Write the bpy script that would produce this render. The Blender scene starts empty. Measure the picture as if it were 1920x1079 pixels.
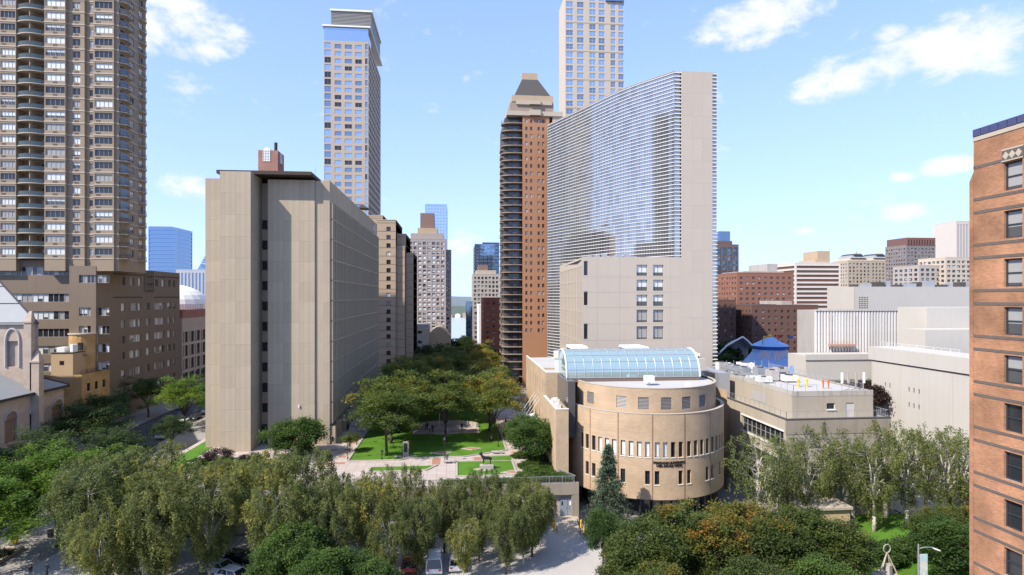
import bpy, bmesh, math, random
import numpy as np
from mathutils import Vector, Matrix
random.seed(11)
scene = bpy.context.scene
col = scene.collection
PI = math.pi
R_ = math.radians

# ------------------------------------------------------------------ camera, sky, sun, exposure
CAMZ = 34.2
YAW = math.atan(106 / 1100)
cam_d = bpy.data.cameras.new('camera'); cam = bpy.data.objects.new('camera', cam_d); col.objects.link(cam)
cam.location = (0, 0, CAMZ); cam.rotation_euler = (PI / 2, 0, -YAW)
cam_d.sensor_width = 36; cam_d.lens = 1100 / 1920 * 36
cam_d.shift_y = 17.5 / 1920
cam_d.clip_start = 0.5; cam_d.clip_end = 20000
scene.camera = cam
scene.view_settings.view_transform = 'Standard'; scene.view_settings.look = 'None'
scene.view_settings.exposure = 1.95; scene.view_settings.gamma = 1
scene.cycles.use_denoising = True
scene.cycles.max_bounces = 6; scene.cycles.diffuse_bounces = 3; scene.cycles.glossy_bounces = 3
scene.cycles.transmission_bounces = 3; scene.cycles.transparent_max_bounces = 6
scene.cycles.caustics_reflective = False; scene.cycles.caustics_refractive = False

SUN_TRAVEL = Vector((0.82, 0.53, 0)).normalized()      # light goes to the right and away from the camera
SUN_EL = R_(45)
sd = bpy.data.lights.new('sun', 'SUN'); sun = bpy.data.objects.new('sun', sd); col.objects.link(sun)
sd.energy = 2.0; sd.angle = R_(0.6); sd.color = (1, .92, .80)
dirv = Vector((SUN_TRAVEL.x * math.cos(SUN_EL), SUN_TRAVEL.y * math.cos(SUN_EL), -math.sin(SUN_EL)))
sun.rotation_euler = dirv.to_track_quat('-Z', 'Y').to_euler()
sun.location = (-100, -60, 200)

world = bpy.data.worlds.new('World'); scene.world = world; world.use_nodes = True
wn = world.node_tree.nodes; wl = world.node_tree.links; wn.clear()
def wnode(t, **k):
    n = wn.new(t)
    for a, b in k.items(): setattr(n, a, b)
    return n
def wmath(op, a, b=None, clamp=False):
    n = wn.new('ShaderNodeMath'); n.operation = op; n.use_clamp = clamp
    for i, q in enumerate((a, b)):
        if q is None: continue
        if isinstance(q, (int, float)): n.inputs[i].default_value = q
        else: wl.new(q, n.inputs[i])
    return n.outputs[0]
sky = wnode('ShaderNodeTexSky'); sky.sky_type = 'NISHITA'; sky.sun_disc = False
sky.sun_elevation = SUN_EL
sky.sun_rotation = math.atan2(-SUN_TRAVEL.x, -SUN_TRAVEL.y)
sky.air_density = 1.0; sky.dust_density = 0.35; sky.ozone_density = 2.2; sky.altitude = 50
bg_sky = wnode('ShaderNodeBackground'); bg_sky.inputs[1].default_value = 0.14
sk1 = wnode('ShaderNodeVectorMath', operation='MULTIPLY_ADD'); wl.new(sky.outputs[0], sk1.inputs[0]); sk1.inputs[1].default_value = (.48, .35, .17); sk1.inputs[2].default_value = (1, 1, 1)
sk2 = wnode('ShaderNodeVectorMath', operation='DIVIDE'); wl.new(sky.outputs[0], sk2.inputs[0]); wl.new(sk1.outputs[0], sk2.inputs[1])
wl.new(sk2.outputs[0], bg_sky.inputs[0])          # soft shoulder, as the photograph's sky keeps its pale blue near the horizon
tc = wnode('ShaderNodeTexCoord')
sep = wnode('ShaderNodeSeparateXYZ'); wl.new(tc.outputs['Generated'], sep.inputs[0])
az = wmath('ARCTAN2', sep.outputs[0], sep.outputs[1])
el = wmath('ARCSINE', sep.outputs[2])
def px_dir(px, py):
    r = (px - 960) / 1100; u = (557 - py) / 1100
    d = Vector((r * math.cos(YAW) + math.sin(YAW), math.cos(YAW) - r * math.sin(YAW), u)).normalized()
    return math.atan2(d.x, d.y), math.asin(d.z)
CLOUDS = [(325, 40, 150, 105, 1.1), (385, 95, 60, 40, .9), (350, 352, 75, 38, 1.0), (1420, 45, 190, 58, 1.05), (1330, 60, 80, 20, .6),
          (1620, 140, 190, 62, 1.1), (1800, 90, 230, 85, 1.15), (1670, 62, 50, 24, .8), (1775, 308, 85, 26, 1.0), (1692, 332, 34, 15, .95),
          (1700, 398, 75, 25, 1.0), (1598, 408, 35, 11, .8), (1518, 436, 28, 12, .7), (872, 456, 55, 34, .9), (335, 150, 80, 28, .55), (345, 490, 40, 30, .8)]
acc = None
for (cx, cy, w, h, s) in CLOUDS:
    a0, e0 = px_dir(cx, cy); a1, _ = px_dir(cx + w, cy); _, e1 = px_dir(cx, cy - h)
    du = wmath('DIVIDE', wmath('SUBTRACT', az, a0), abs(a1 - a0)); dv = wmath('DIVIDE', wmath('SUBTRACT', el, e0), abs(e1 - e0))
    d2 = wmath('ADD', wmath('MULTIPLY', du, du), wmath('MULTIPLY', dv, dv))
    g = wmath('MULTIPLY', wmath('SUBTRACT', 1.0, d2, clamp=True), s)
    acc = g if acc is None else wmath('MAXIMUM', acc, g)
cv = wnode('ShaderNodeCombineXYZ'); wl.new(az, cv.inputs[0]); wl.new(wmath('MULTIPLY', el, 1.7), cv.inputs[1])
nz = wnode('ShaderNodeTexNoise'); nz.inputs['Scale'].default_value = 13; nz.inputs['Detail'].default_value = 7; nz.inputs['Roughness'].default_value = .62
nz.inputs['Distortion'].default_value = .25
wl.new(cv.outputs[0], nz.inputs['Vector'])
mask = wmath('ADD', wmath('MULTIPLY', acc, .74), wmath('MULTIPLY', wmath('SUBTRACT', nz.outputs[0], .5), 2.3))
ramp = wnode('ShaderNodeMapRange'); ramp.interpolation_type = 'SMOOTHSTEP'
ramp.inputs[1].default_value = .20; ramp.inputs[2].default_value = .86
wl.new(mask, ramp.inputs[0])
bg_c = wnode('ShaderNodeBackground'); bg_c.inputs[0].default_value = (.97, .985, 1, 1); bg_c.inputs[1].default_value = .28
mixw = wnode('ShaderNodeMixShader'); wl.new(wmath('MULTIPLY', ramp.outputs[0], .93), mixw.inputs[0])
wl.new(bg_sky.outputs[0], mixw.inputs[1]); wl.new(bg_c.outputs[0], mixw.inputs[2])
wo = wnode('ShaderNodeOutputWorld'); wl.new(mixw.outputs[0], wo.inputs[0])

# ------------------------------------------------------------------ survey helpers (street grid: X right, Y along the streets)
def _r(px): return (px - 960) / 1100
CT, ST = math.cos(YAW), math.sin(YAW)
def sx(px, Y):
    r = _r(px); return Y * (r * CT + ST) / (CT - r * ST)
def sz(px, py, Y):
    r = _r(px); return CAMZ + Y / (CT - r * ST) * (557 - py) / 1100
def sy(px, X):
    r = _r(px); return X * (CT - r * ST) / (r * CT + ST)
def gp(px, py, z=0.0):
    r = _r(px); t = (CAMZ - z) * 1100 / (py - 557)
    return t * (r * CT + ST), t * (CT - r * ST)

# ------------------------------------------------------------------ materials
MATS = {}
def nodes_of(m):
    m.use_nodes = True; nt = m.node_tree; return nt, nt.nodes['Principled BSDF']
def mat(name, c, rough=.75, var=.12, scale=.6, fine=6.0, streak=0.0, bump=0.0, metallic=0.0, objvar=0.0, spec=.3, dirt=None):
    """matte surface: base colour with large blotches, fine grain, optional rain streaks and relief"""
    if name in MATS: return MATS[name]
    m = bpy.data.materials.new(name); nt, b = nodes_of(m); N, L = nt.nodes, nt.links
    b.inputs['Roughness'].default_value = rough; b.inputs['Metallic'].default_value = metallic
    b.inputs['Specular IOR Level'].default_value = spec
    tcn = N.new('ShaderNodeTexCoord'); src = tcn.outputs['Object']
    def noise(sc, det=4, stretch=None):
        n = N.new('ShaderNodeTexNoise'); n.inputs['Scale'].default_value = sc; n.inputs['Detail'].default_value = det
        if stretch:
            mp = N.new('ShaderNodeMapping'); mp.inputs['Scale'].default_value = stretch; L.new(src, mp.inputs[0]); L.new(mp.outputs[0], n.inputs['Vector'])
        else: L.new(src, n.inputs['Vector'])
        return n.outputs[0]
    def mth(op, a, b_, cl=False):
        n = N.new('ShaderNodeMath'); n.operation = op; n.use_clamp = cl
        for i, q in enumerate((a, b_)):
            if isinstance(q, (int, float)): n.inputs[i].default_value = q
            else: L.new(q, n.inputs[i])
        return n.outputs[0]
    big, fin = noise(scale * .35), noise(fine, 3)
    f = mth('ADD', 1 - var * .75, mth('MULTIPLY', mth('ADD', mth('MULTIPLY', big, 1.0), mth('MULTIPLY', fin, .5)), var))
    if streak:
        st = noise(1.0, 4, (1.6, 1.6, .06))
        f = mth('SUBTRACT', f, mth('MULTIPLY', mth('SUBTRACT', st, .5, True), streak * 3))
    if objvar:
        oi = N.new('ShaderNodeObjectInfo'); f = mth('ADD', f, mth('MULTIPLY', mth('SUBTRACT', oi.outputs['Random'], .5), objvar))
    mx = N.new('ShaderNodeVectorMath'); mx.operation = 'SCALE'; mx.inputs[0].default_value = c; L.new(f, mx.inputs['Scale'])
    L.new(mx.outputs[0], b.inputs['Base Color'])
    if bump:
        bp = N.new('ShaderNodeBump'); bp.inputs['Strength'].default_value = bump; bp.inputs['Distance'].default_value = .05
        L.new(fin, bp.inputs['Height']); L.new(bp.outputs[0], b.inputs['Normal'])
    MATS[name] = m; return m
def plain(name, c, rough=.5, metallic=0.0, spec=.5):
    if name in MATS: return MATS[name]
    m = bpy.data.materials.new(name); nt, b = nodes_of(m); N, L = nt.nodes, nt.links
    b.inputs['Roughness'].default_value = rough; b.inputs['Metallic'].default_value = metallic; b.inputs['Specular IOR Level'].default_value = spec
    n = N.new('ShaderNodeTexNoise'); n.inputs['Scale'].default_value = 3; tcn = N.new('ShaderNodeTexCoord'); L.new(tcn.outputs['Object'], n.inputs['Vector'])
    mr = N.new('ShaderNodeMapRange'); mr.inputs[3].default_value = .9; mr.inputs[4].default_value = 1.1; L.new(n.outputs[0], mr.inputs[0])
    mx = N.new('ShaderNodeVectorMath'); mx.operation = 'SCALE'; mx.inputs[0].default_value = c; L.new(mr.outputs[0], mx.inputs['Scale'])
    L.new(mx.outputs[0], b.inputs['Base Color'])
    MATS[name] = m; return m
def brick_mat(name, c1, c2, cm, bw=.22, bh=.075, rough=.85, bump=.35, axis='XZ', streak=.08, mortar=.012):
    """courses of brick; axis names the two object axes the wall spans"""
    if name in MATS: return MATS[name]
    m = bpy.data.materials.new(name); nt, b = nodes_of(m); N, L = nt.nodes, nt.links
    b.inputs['Roughness'].default_value = rough; b.inputs['Specular IOR Level'].default_value = .25
    tcn = N.new('ShaderNodeTexCoord'); s = N.new('ShaderNodeSeparateXYZ'); L.new(tcn.outputs['Object'], s.inputs[0])
    cb = N.new('ShaderNodeCombineXYZ')
    if axis == 'SUM':
        ad = N.new('ShaderNodeMath'); L.new(s.outputs[0], ad.inputs[0]); L.new(s.outputs[1], ad.inputs[1]); L.new(ad.outputs[0], cb.inputs[0])
    else: L.new(s.outputs['XYZ'.index(axis[0])], cb.inputs[0])
    L.new(s.outputs[2], cb.inputs[1])
    br = N.new('ShaderNodeTexBrick'); br.inputs['Scale'].default_value = 1; br.inputs['Brick Width'].default_value = bw; br.inputs['Row Height'].default_value = bh
    br.inputs['Mortar Size'].default_value = mortar; br.inputs['Color1'].default_value = (*c1, 1); br.inputs['Color2'].default_value = (*c2, 1); br.inputs['Mortar'].default_value = (*cm, 1)
    L.new(cb.outputs[0], br.inputs['Vector'])
    n = N.new('ShaderNodeTexNoise'); n.inputs['Scale'].default_value = .35; n.inputs['Detail'].default_value = 6; L.new(tcn.outputs['Object'], n.inputs['Vector'])
    mr = N.new('ShaderNodeMapRange'); mr.inputs[1].default_value = .3; mr.inputs[2].default_value = .7; mr.inputs[3].default_value = 1 - streak * 2; mr.inputs[4].default_value = 1 + streak; L.new(n.outputs[0], mr.inputs[0])
    mx = N.new('ShaderNodeVectorMath'); mx.operation = 'SCALE'; L.new(br.outputs[0], mx.inputs[0]); L.new(mr.outputs[0], mx.inputs['Scale'])
    L.new(mx.outputs[0], b.inputs['Base Color'])
    bp = N.new('ShaderNodeBump'); bp.invert = True; bp.inputs['Strength'].default_value = bump; bp.inputs['Distance'].default_value = .02
    L.new(br.outputs['Fac'], bp.inputs['Height']); L.new(bp.outputs[0], b.inputs['Normal'])
    MATS[name] = m; return m
def glass(name, c, rough=.05, metallic=0.0, spec=.7, cells=None, bright=None, p=.5):
    """window glass; cells=(w,h) snaps a per-pane variation (blinds drawn or not) to the pane grid"""
    if name in MATS: return MATS[name]
    m = bpy.data.materials.new(name); nt, b = nodes_of(m); N, L = nt.nodes, nt.links
    b.inputs['Roughness'].default_value = rough; b.inputs['Metallic'].default_value = metallic; b.inputs['Specular IOR Level'].default_value = spec
    b.inputs['Base Color'].default_value = (*c, 1)
    if cells:
        tcn = N.new('ShaderNodeTexCoord'); sn = N.new('ShaderNodeVectorMath'); sn.operation = 'SNAP'
        sn.inputs[1].default_value = (cells[0], cells[0], cells[1]); L.new(tcn.outputs['Object'], sn.inputs[0])
        w = N.new('ShaderNodeTexWhiteNoise'); L.new(sn.outputs[0], w.inputs[0])
        mr = N.new('ShaderNodeMapRange'); mr.inputs[1].default_value = p; mr.inputs[2].default_value = p + .25; L.new(w.outputs[0], mr.inputs[0])
        mx = N.new('ShaderNodeMix'); mx.data_type = 'RGBA'; mx.inputs[6].default_value = (*c, 1); mx.inputs[7].default_value = (*bright, 1)
        L.new(mr.outputs[0], mx.inputs[0]); L.new(mx.outputs[2], b.inputs['Base Color'])
    MATS[name] = m; return m

M = {}
M['conc'] = mat('board_concrete', (0.390, 0.324, 0.238), .85, .24, .5, 5, streak=.16, bump=.15, objvar=.09)
M['conc_dark'] = mat('weathered_concrete', (0.288, 0.248, 0.198), .9, .3, .5, 5, streak=.22, bump=.2)
M['conc_light'] = mat('pale_concrete', (0.382, 0.332, 0.261), .85, .25, .5, 5, streak=.14, bump=.15)
M['roofdark'] = mat('dark_roof_edge', (.06, .045, .035), .8, .3)
M['redbrick'] = brick_mat('red_brick', (.34, .10, .06), (.28, .08, .05), (.35, .28, .24))
M['tanbrick'] = mat('tan_tower_brick', (0.396, 0.302, 0.211), .85, .12, .4, 7, streak=.06)
M['taupe'] = mat('taupe_brick', (0.284, 0.221, 0.158), .88, .12, .3, 8, streak=.08, bump=.1)
M['podium'] = mat('brown_podium_brick', (0.198, 0.153, 0.113), .9, .16, .3, 8, streak=.12, bump=.1)
M['cream'] = mat('cream_band', (0.406, 0.351, 0.281), .8, .12)
M['beige'] = mat('beige_precast', (0.406, 0.343, 0.281), .8, .08, .3)
M['orange_brick'] = mat('orange_tower_brick', (.36, .185, .105), .88, .14, .25, 6, streak=.08)
M['brownslab'] = mat('brown_balcony_concrete', (.28, .22, .175), .85, .2)
M['slate_brown'] = mat('brown_metal_roof', (.07, .064, .06), .6, .1)
M['lawstone'] = mat('law_limestone', (0.445, 0.386, 0.324), .8, .08, .3, 5, streak=.05, objvar=.05)
M['drum'] = brick_mat('blonde_brick', (0.468, 0.347, 0.230), (0.413, 0.296, 0.191), (0.437, 0.343, 0.242), bw=.4, bh=.2, axis='SUM', bump=.15, streak=.07)
M['white_roof'] = mat('white_roof_membrane', (0.421, 0.410, 0.390), .8, .25, .4)
M['travertine'] = mat('white_travertine', (0.460, 0.433, 0.390), .8, .14, .3, 4, streak=.07)
M['travgrey'] = mat('stained_travertine', (.37, .35, .33), .85, .3, .5, 4, streak=.3)
M['white'] = plain('white_paint', (.8, .8, .79), .5)
M['offwhite'] = plain('off_white', (.68, .67, .64), .6)
M['steel'] = plain('grey_steel', (.42, .43, .45), .4, .5)
M['dkmetal'] = plain('dark_metal', (.035, .035, .04), .5)
M['black'] = plain('black_paint', (.012, .012, .014), .5)
M['greydoor'] = plain('blue_grey_door', (.23, .26, .31), .5)
M['yellow'] = plain('safety_yellow', (.72, .45, .03), .5)
M['orange'] = plain('safety_orange', (.75, .16, .03), .6)
M['alu'] = plain('window_aluminium', (.40, .385, .36), .45, .3)
M['dkframe'] = plain('bronze_frame', (.045, .04, .036), .45)
M['bluegrey_frame'] = plain('blue_black_frame', (.03, .04, .05), .4)
M['gdark'] = glass('glass_dark', (.022, .025, .03), .06)
M['gmid'] = glass('glass_mid', (.07, .075, .08), .08)
M['blind'] = plain('window_blind', (.60, .62, .60), .35)
M['curtain'] = plain('grey_curtain', (.30, .30, .29), .35)
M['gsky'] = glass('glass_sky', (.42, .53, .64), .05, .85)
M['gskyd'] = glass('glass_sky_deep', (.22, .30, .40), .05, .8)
M['gblue'] = glass('glass_blue', (.20, .34, .52), .06, .8)
M['gcurt'] = glass('curtain_wall_glass', (.52, .505, .48), .07, .88, cells=(1.5, 3.15), bright=(.38, .375, .36), p=.55)
M['gcore'] = glass('far_window_glass', (.035, .04, .05), .1, 0, .7, cells=(1.6, 1.45), bright=(.34, .36, .38), p=.62)
M['gcore_blue'] = glass('far_blue_glass', (.25, .36, .50), .06, .7, cells=(2.0, 1.5), bright=(.14, .22, .34), p=.55)
M['vault'] = glass('vault_glass', (.40, .53, .53), .08, .5, .8)
M['asphalt'] = mat('asphalt', (.085, .085, .09), .9, .25, .4, 9)
M['lot'] = mat('worn_pale_lot', (0.390, 0.370, 0.347), .9, .28, .5, 3)
M['sidewalk'] = mat('sidewalk_concrete', (0.270, 0.257, 0.243), .9, .2, .4)
M['earth'] = mat('city_ground', (.20, .19, .18), .95, .3, .05, 1)
M['soil'] = mat('soil_mulch', (.06, .045, .035), .95, .4, 1, 9)
M['paint'] = plain('road_paint', (.75, .75, .72), .7)
M['granite'] = mat('rubble_granite', (0.387, 0.310, 0.248), .9, .5, 2.2, 3, bump=.5)
M['slate'] = mat('grey_slate_roof', (.27, .28, .285), .7, .16, .6, 5, streak=.1)
M['yellowbrick'] = brick_mat('yellow_brick', (0.450, 0.270, 0.104), (0.504, 0.324, 0.135), (0.504, 0.378, 0.234), bw=.5, bh=.25, axis='SUM', bump=.1, streak=.12)
M['tanstucco'] = mat('tan_stucco', (0.450, 0.333, 0.207), .85, .2, .4)
M['bark'] = mat('grey_bark', (.075, .06, .048), .95, .4, 3, 12)
M['bark_pale'] = mat('pale_birch_bark', (.40, .37, .32), .9, .6, 4, 9)
M['stone'] = mat('pale_paving_stone', (0.367, 0.328, 0.289), .85, .15, .6)
M['bronze'] = plain('dark_bronze', (.035, .03, .025), .45, .6)

def grass_mat(name, c):
    m = mat(name, c, .95, .75, 1.1, 5, bump=.5, spec=.1); return m
M['lawn'] = grass_mat('lawn_grass', (.075, .165, .02))
def paver_mat():
    m = bpy.data.materials.new('plaza_pavers'); nt, b = nodes_of(m); N, L = nt.nodes, nt.links
    b.inputs['Roughness'].default_value = .85
    tcn = N.new('ShaderNodeTexCoord')
    br = N.new('ShaderNodeTexBrick'); br.offset = 0; br.inputs['Scale'].default_value = 1; br.inputs['Brick Width'].default_value = 1.5; br.inputs['Row Height'].default_value = 1.5
    br.inputs['Mortar Size'].default_value = .03; br.inputs['Color1'].default_value = (.44, .375, .335, 1); br.inputs['Color2'].default_value = (.39, .33, .29, 1); br.inputs['Mortar'].default_value = (.25, .19, .16, 1)
    L.new(tcn.outputs['Object'], br.inputs['Vector'])
    n = N.new('ShaderNodeTexNoise'); n.inputs['Scale'].default_value = .5; n.inputs['Detail'].default_value = 5; L.new(tcn.outputs['Object'], n.inputs['Vector'])
    mr = N.new('ShaderNodeMapRange'); mr.inputs[3].default_value = .82; mr.inputs[4].default_value = 1.14; L.new(n.outputs[0], mr.inputs[0])
    mx = N.new('ShaderNodeVectorMath'); mx.operation = 'SCALE'; L.new(br.outputs[0], mx.inputs[0]); L.new(mr.outputs[0], mx.inputs['Scale'])
    L.new(mx.outputs[0], b.inputs['Base Color']); return m
M['paver'] = paver_mat()
M['redpaver'] = mat('red_brick_paving', (.34, .16, .11), .9, .2, 1)

def leaf_mat(name, stops, trans=.48):
    """leaf colour by clump (attribute tint), jittered leaf by leaf and tree by tree"""
    m = bpy.data.materials.new(name); nt, b = nodes_of(m); N, L = nt.nodes, nt.links
    at = N.new('ShaderNodeAttribute'); at.attribute_name = 'tint'
    ge = N.new('ShaderNodeNewGeometry'); oi = N.new('ShaderNodeObjectInfo')
    a1 = N.new('ShaderNodeMath'); a1.operation = 'MULTIPLY_ADD'; L.new(ge.outputs['Random Per Island'], a1.inputs[0]); a1.inputs[1].default_value = .3; L.new(at.outputs['Fac'], a1.inputs[2])
    a2 = N.new('ShaderNodeMath'); a2.operation = 'MULTIPLY_ADD'; L.new(oi.outputs['Random'], a2.inputs[0]); a2.inputs[1].default_value = .40; L.new(a1.outputs[0], a2.inputs[2])
    a3 = N.new('ShaderNodeMath'); a3.operation = 'SUBTRACT'; a3.inputs[1].default_value = .33; L.new(a2.outputs[0], a3.inputs[0])
    rp = N.new('ShaderNodeValToRGB'); L.new(a3.outputs[0], rp.inputs[0])
    while len(rp.color_ramp.elements) > 1: rp.color_ramp.elements.remove(rp.color_ramp.elements[0])
    rp.color_ramp.elements[0].position = stops[0][0]; rp.color_ramp.elements[0].color = (*stops[0][1], 1)
    for p, c in stops[1:]:
        e = rp.color_ramp.elements.new(p); e.color = (*c, 1)
    b.inputs['Roughness'].default_value = .55; b.inputs['Specular IOR Level'].default_value = .25
    L.new(rp.outputs[0], b.inputs['Base Color'])
    tr = N.new('ShaderNodeBsdfTranslucent'); L.new(rp.outputs[0], tr.inputs[0])
    mx = N.new('ShaderNodeMixShader'); mx.inputs[0].default_value = trans
    L.new(b.outputs[0], mx.inputs[1]); L.new(tr.outputs[0], mx.inputs[2]); L.new(mx.outputs[0], nt.nodes['Material Output'].inputs[0])
    return m
M['leaf_locust'] = leaf_mat('locust_leaves', [(0, (0.065, 0.105, 0.027)), (.36, (0.110, 0.154, 0.033)), (.56, (0.188, 0.204, 0.040)), (.74, (0.312, 0.253, 0.037)), (.95, (0.377, 0.218, 0.033))])
M['leaf_street'] = leaf_mat('street_locust_leaves', [(0, (0.047, 0.082, 0.031)), (.5, (0.076, 0.125, 0.036)), (.8, (0.130, 0.180, 0.041)), (1, (0.202, 0.234, 0.045))])
M['leaf_bright'] = leaf_mat('bright_locust_leaves', [(0, (0.078, 0.144, 0.024)), (.5, (0.133, 0.229, 0.029)), (1, (0.250, 0.322, 0.040))])
M['leaf_birch'] = leaf_mat('birch_leaves', [(0, (0.087, 0.113, 0.037)), (.4, (0.144, 0.176, 0.056)), (.7, (0.231, 0.246, 0.071)), (.92, (0.339, 0.312, 0.060)), (1, (0.397, 0.312, 0.045))])
M['leaf_maple'] = leaf_mat('maple_leaves', [(0, (0.046, 0.068, 0.022)), (.5, (0.084, 0.118, 0.029)), (.74, (0.130, 0.155, 0.031)), (.9, (0.260, 0.174, 0.031)), (1, (0.341, 0.130, 0.031))])
M['leaf_green'] = leaf_mat('green_shrub_leaves', [(0, (0.037, 0.076, 0.019)), (.5, (0.066, 0.122, 0.027)), (1, (0.122, 0.192, 0.038))])
M['leaf_airy'] = leaf_mat('airy_birch_leaves', [(0, (0.101, 0.131, 0.042)), (.5, (0.169, 0.200, 0.059)), (.85, (0.242, 0.255, 0.063)), (1, (0.337, 0.306, 0.056))])
M['leaf_dark'] = leaf_mat('far_tree_leaves', [(0, (0.020, 0.045, 0.014)), (.6, (0.040, 0.076, 0.020)), (1, (0.101, 0.121, 0.030))])
M['leaf_needle'] = leaf_mat('spruce_needles', [(0, (0.035, 0.064, 0.041)), (.6, (0.070, 0.111, 0.064)), (1, (0.139, 0.186, 0.104))], .1)
M['leaf_purple'] = leaf_mat('purple_leaves', [(0, (0.029, 0.016, 0.016)), (.6, (0.053, 0.030, 0.029)), (1, (0.097, 0.064, 0.040))])

# ------------------------------------------------------------------ mesh builders
def tag(o, label=None, cat=None, group=None, kind=None):
    if label: o['label'] = label
    if cat: o['category'] = cat
    if group: o['group'] = group
    if kind: o['kind'] = kind
    return o
def wm(o):
    return (wm(o.parent) @ o.matrix_parent_inverse if o.parent else Matrix()) @ o.matrix_basis
def link(o, parent=None):
    """link into the scene; a child is given in world coordinates"""
    col.objects.link(o)
    if parent is not None: o.parent = parent; o.matrix_parent_inverse = wm(parent).inverted()
    return o
def empty(name, loc, label, cat, group=None, rz=0):
    o = bpy.data.objects.new(name, None); col.objects.link(o); o.location = loc; o.rotation_euler = (0, 0, rz)
    o.empty_display_size = .5
    return tag(o, label, cat, group)
def put(name, me, parent, loc=(0, 0, 0), rz=0, scale=None):
    """a part that shares mesh data, placed in world coordinates"""
    o = bpy.data.objects.new(name, me); link(o, parent); o.location = loc; o.rotation_euler = (0, 0, rz)
    if scale: o.scale = scale
    return o
class Fr:
    """wall frame: origin, direction angle of u; outward normal is to the right-hand side of u seen from above"""
    def __init__(s, x, y, a=0):
        s.x, s.y, s.a = x, y, a; s.u = (math.cos(a), math.sin(a)); s.n = (math.sin(a), -math.cos(a))
    def p(s, u, z, out=0):
        return (s.x + s.u[0] * u + s.n[0] * out, s.y + s.u[1] * u + s.n[1] * out, z)
class MB:
    def __init__(s): s.v = []; s.f = []; s.m = []
    def add(s, vs, fs, mi=0):
        b = len(s.v); s.v += [tuple(q) for q in vs]
        for f in fs: s.f.append([b + i for i in f]); s.m.append(mi)
        return s
    def quad(s, a, b, c, d, mi=0): return s.add([a, b, c, d], [(0, 1, 2, 3)], mi)
    def box(s, x0, x1, y0, y1, z0, z1, mi=0, rz=0, c=None):
        vs = [(x, y, z) for z in (z0, z1) for x, y in ((x0, y0), (x1, y0), (x1, y1), (x0, y1))]
        if rz:
            cx, cy = c if c else ((x0 + x1) / 2, (y0 + y1) / 2); ca, sa = math.cos(rz), math.sin(rz)
            vs = [(cx + (x - cx) * ca - (y - cy) * sa, cy + (x - cx) * sa + (y - cy) * ca, z) for x, y, z in vs]
        return s.add(vs, [(3, 2, 1, 0), (4, 5, 6, 7), (0, 1, 5, 4), (1, 2, 6, 5), (2, 3, 7, 6), (3, 0, 4, 7)], mi)
    def fbox(s, fr, u0, u1, z0, z1, o0, o1, mi=0):
        vs = [fr.p(u, z, o) for z in (z0, z1) for u, o in ((u0, o1), (u1, o1), (u1, o0), (u0, o0))]
        return s.add(vs, [(3, 2, 1, 0), (4, 5, 6, 7), (0, 1, 5, 4), (1, 2, 6, 5), (2, 3, 7, 6), (3, 0, 4, 7)], mi)
    def prism(s, poly, z0, z1, mi=0, top=None):
        n = len(poly); vs = [(x, y, z0) for x, y in poly] + [(x, y, z1) for x, y in poly]
        s.add(vs, [tuple(range(n - 1, -1, -1))] + [(i, (i + 1) % n, n + (i + 1) % n, n + i) for i in range(n)], mi)
        return s.add([(x, y, z1) for x, y in poly], [tuple(range(n))], mi if top is None else top)
    def frustum(s, p0, z0, p1, z1, mi=0):
        n = len(p0); vs = [(x, y, z0) for x, y in p0] + [(x, y, z1) for x, y in p1]
        return s.add(vs, [tuple(range(n - 1, -1, -1)), tuple(range(n, 2 * n))] + [(i, (i + 1) % n, n + (i + 1) % n, n + i) for i in range(n)], mi)
    def cyl(s, cx, cy, z0, z1, r0, r1=None, n=10, mi=0):
        r1 = r0 if r1 is None else r1
        c = [(math.cos(2 * PI * i / n), math.sin(2 * PI * i / n)) for i in range(n)]
        return s.frustum([(cx + a * r0, cy + b * r0) for a, b in c], z0, [(cx + a * r1, cy + b * r1) for a, b in c], z1, mi)
    def bar(s, a, b, r, mi=0, n=5, r1=None):
        a, b = Vector(a), Vector(b); d = (b - a)
        if d.length < 1e-6: return s
        d.normalize(); q = d.orthogonal().normalized(); w = d.cross(q); r1 = r if r1 is None else r1
        vs = [a + (q * math.cos(2 * PI * i / n) + w * math.sin(2 * PI * i / n)) * r for i in range(n)] + \
             [b + (q * math.cos(2 * PI * i / n) + w * math.sin(2 * PI * i / n)) * r1 for i in range(n)]
        return s.add(vs, [tuple(range(n - 1, -1, -1)), tuple(range(n, 2 * n))] + [(i, (i + 1) % n, n + (i + 1) % n, n + i) for i in range(n)], mi)
    def wall(s, P, us, u0, u1, z0, z1, holes, depth, mi=0, rmi=None):
        """wall face over [u0,u1]x[z0,z1] with real rectangular openings and reveals. P(u,z,out)->xyz; us: extra u cuts for curves"""
        rmi = mi if rmi is None else rmi
        U = sorted({round(q, 4) for q in [u0, u1] + [min(max(h[i], u0), u1) for h in holes for i in (0, 1)] + [q for q in us if u0 < q < u1]})
        Z = sorted({round(q, 4) for q in [z0, z1] + [min(max(h[i], z0), z1) for h in holes for i in (2, 3)]})
        hs = [(round(a, 4), round(b, 4), round(c, 4), round(d, 4)) for a, b, c, d in holes]
        import bisect
        inside = set()
        for a, b, c, d in hs:
            for i in range(bisect.bisect_left(U, a), bisect.bisect_left(U, b)):
                for j in range(bisect.bisect_left(Z, c), bisect.bisect_left(Z, d)): inside.add((i, j))
        idx = {}
        def vi(i, j):
            if (i, j) not in idx: idx[(i, j)] = len(s.v); s.v.append(P(U[i], Z[j], 0))
            return idx[(i, j)]
        for i in range(len(U) - 1):
            for j in range(len(Z) - 1):
                if (i, j) not in inside:
                    s.f.append([vi(i, j), vi(i + 1, j), vi(i + 1, j + 1), vi(i, j + 1)]); s.m.append(mi)
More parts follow.
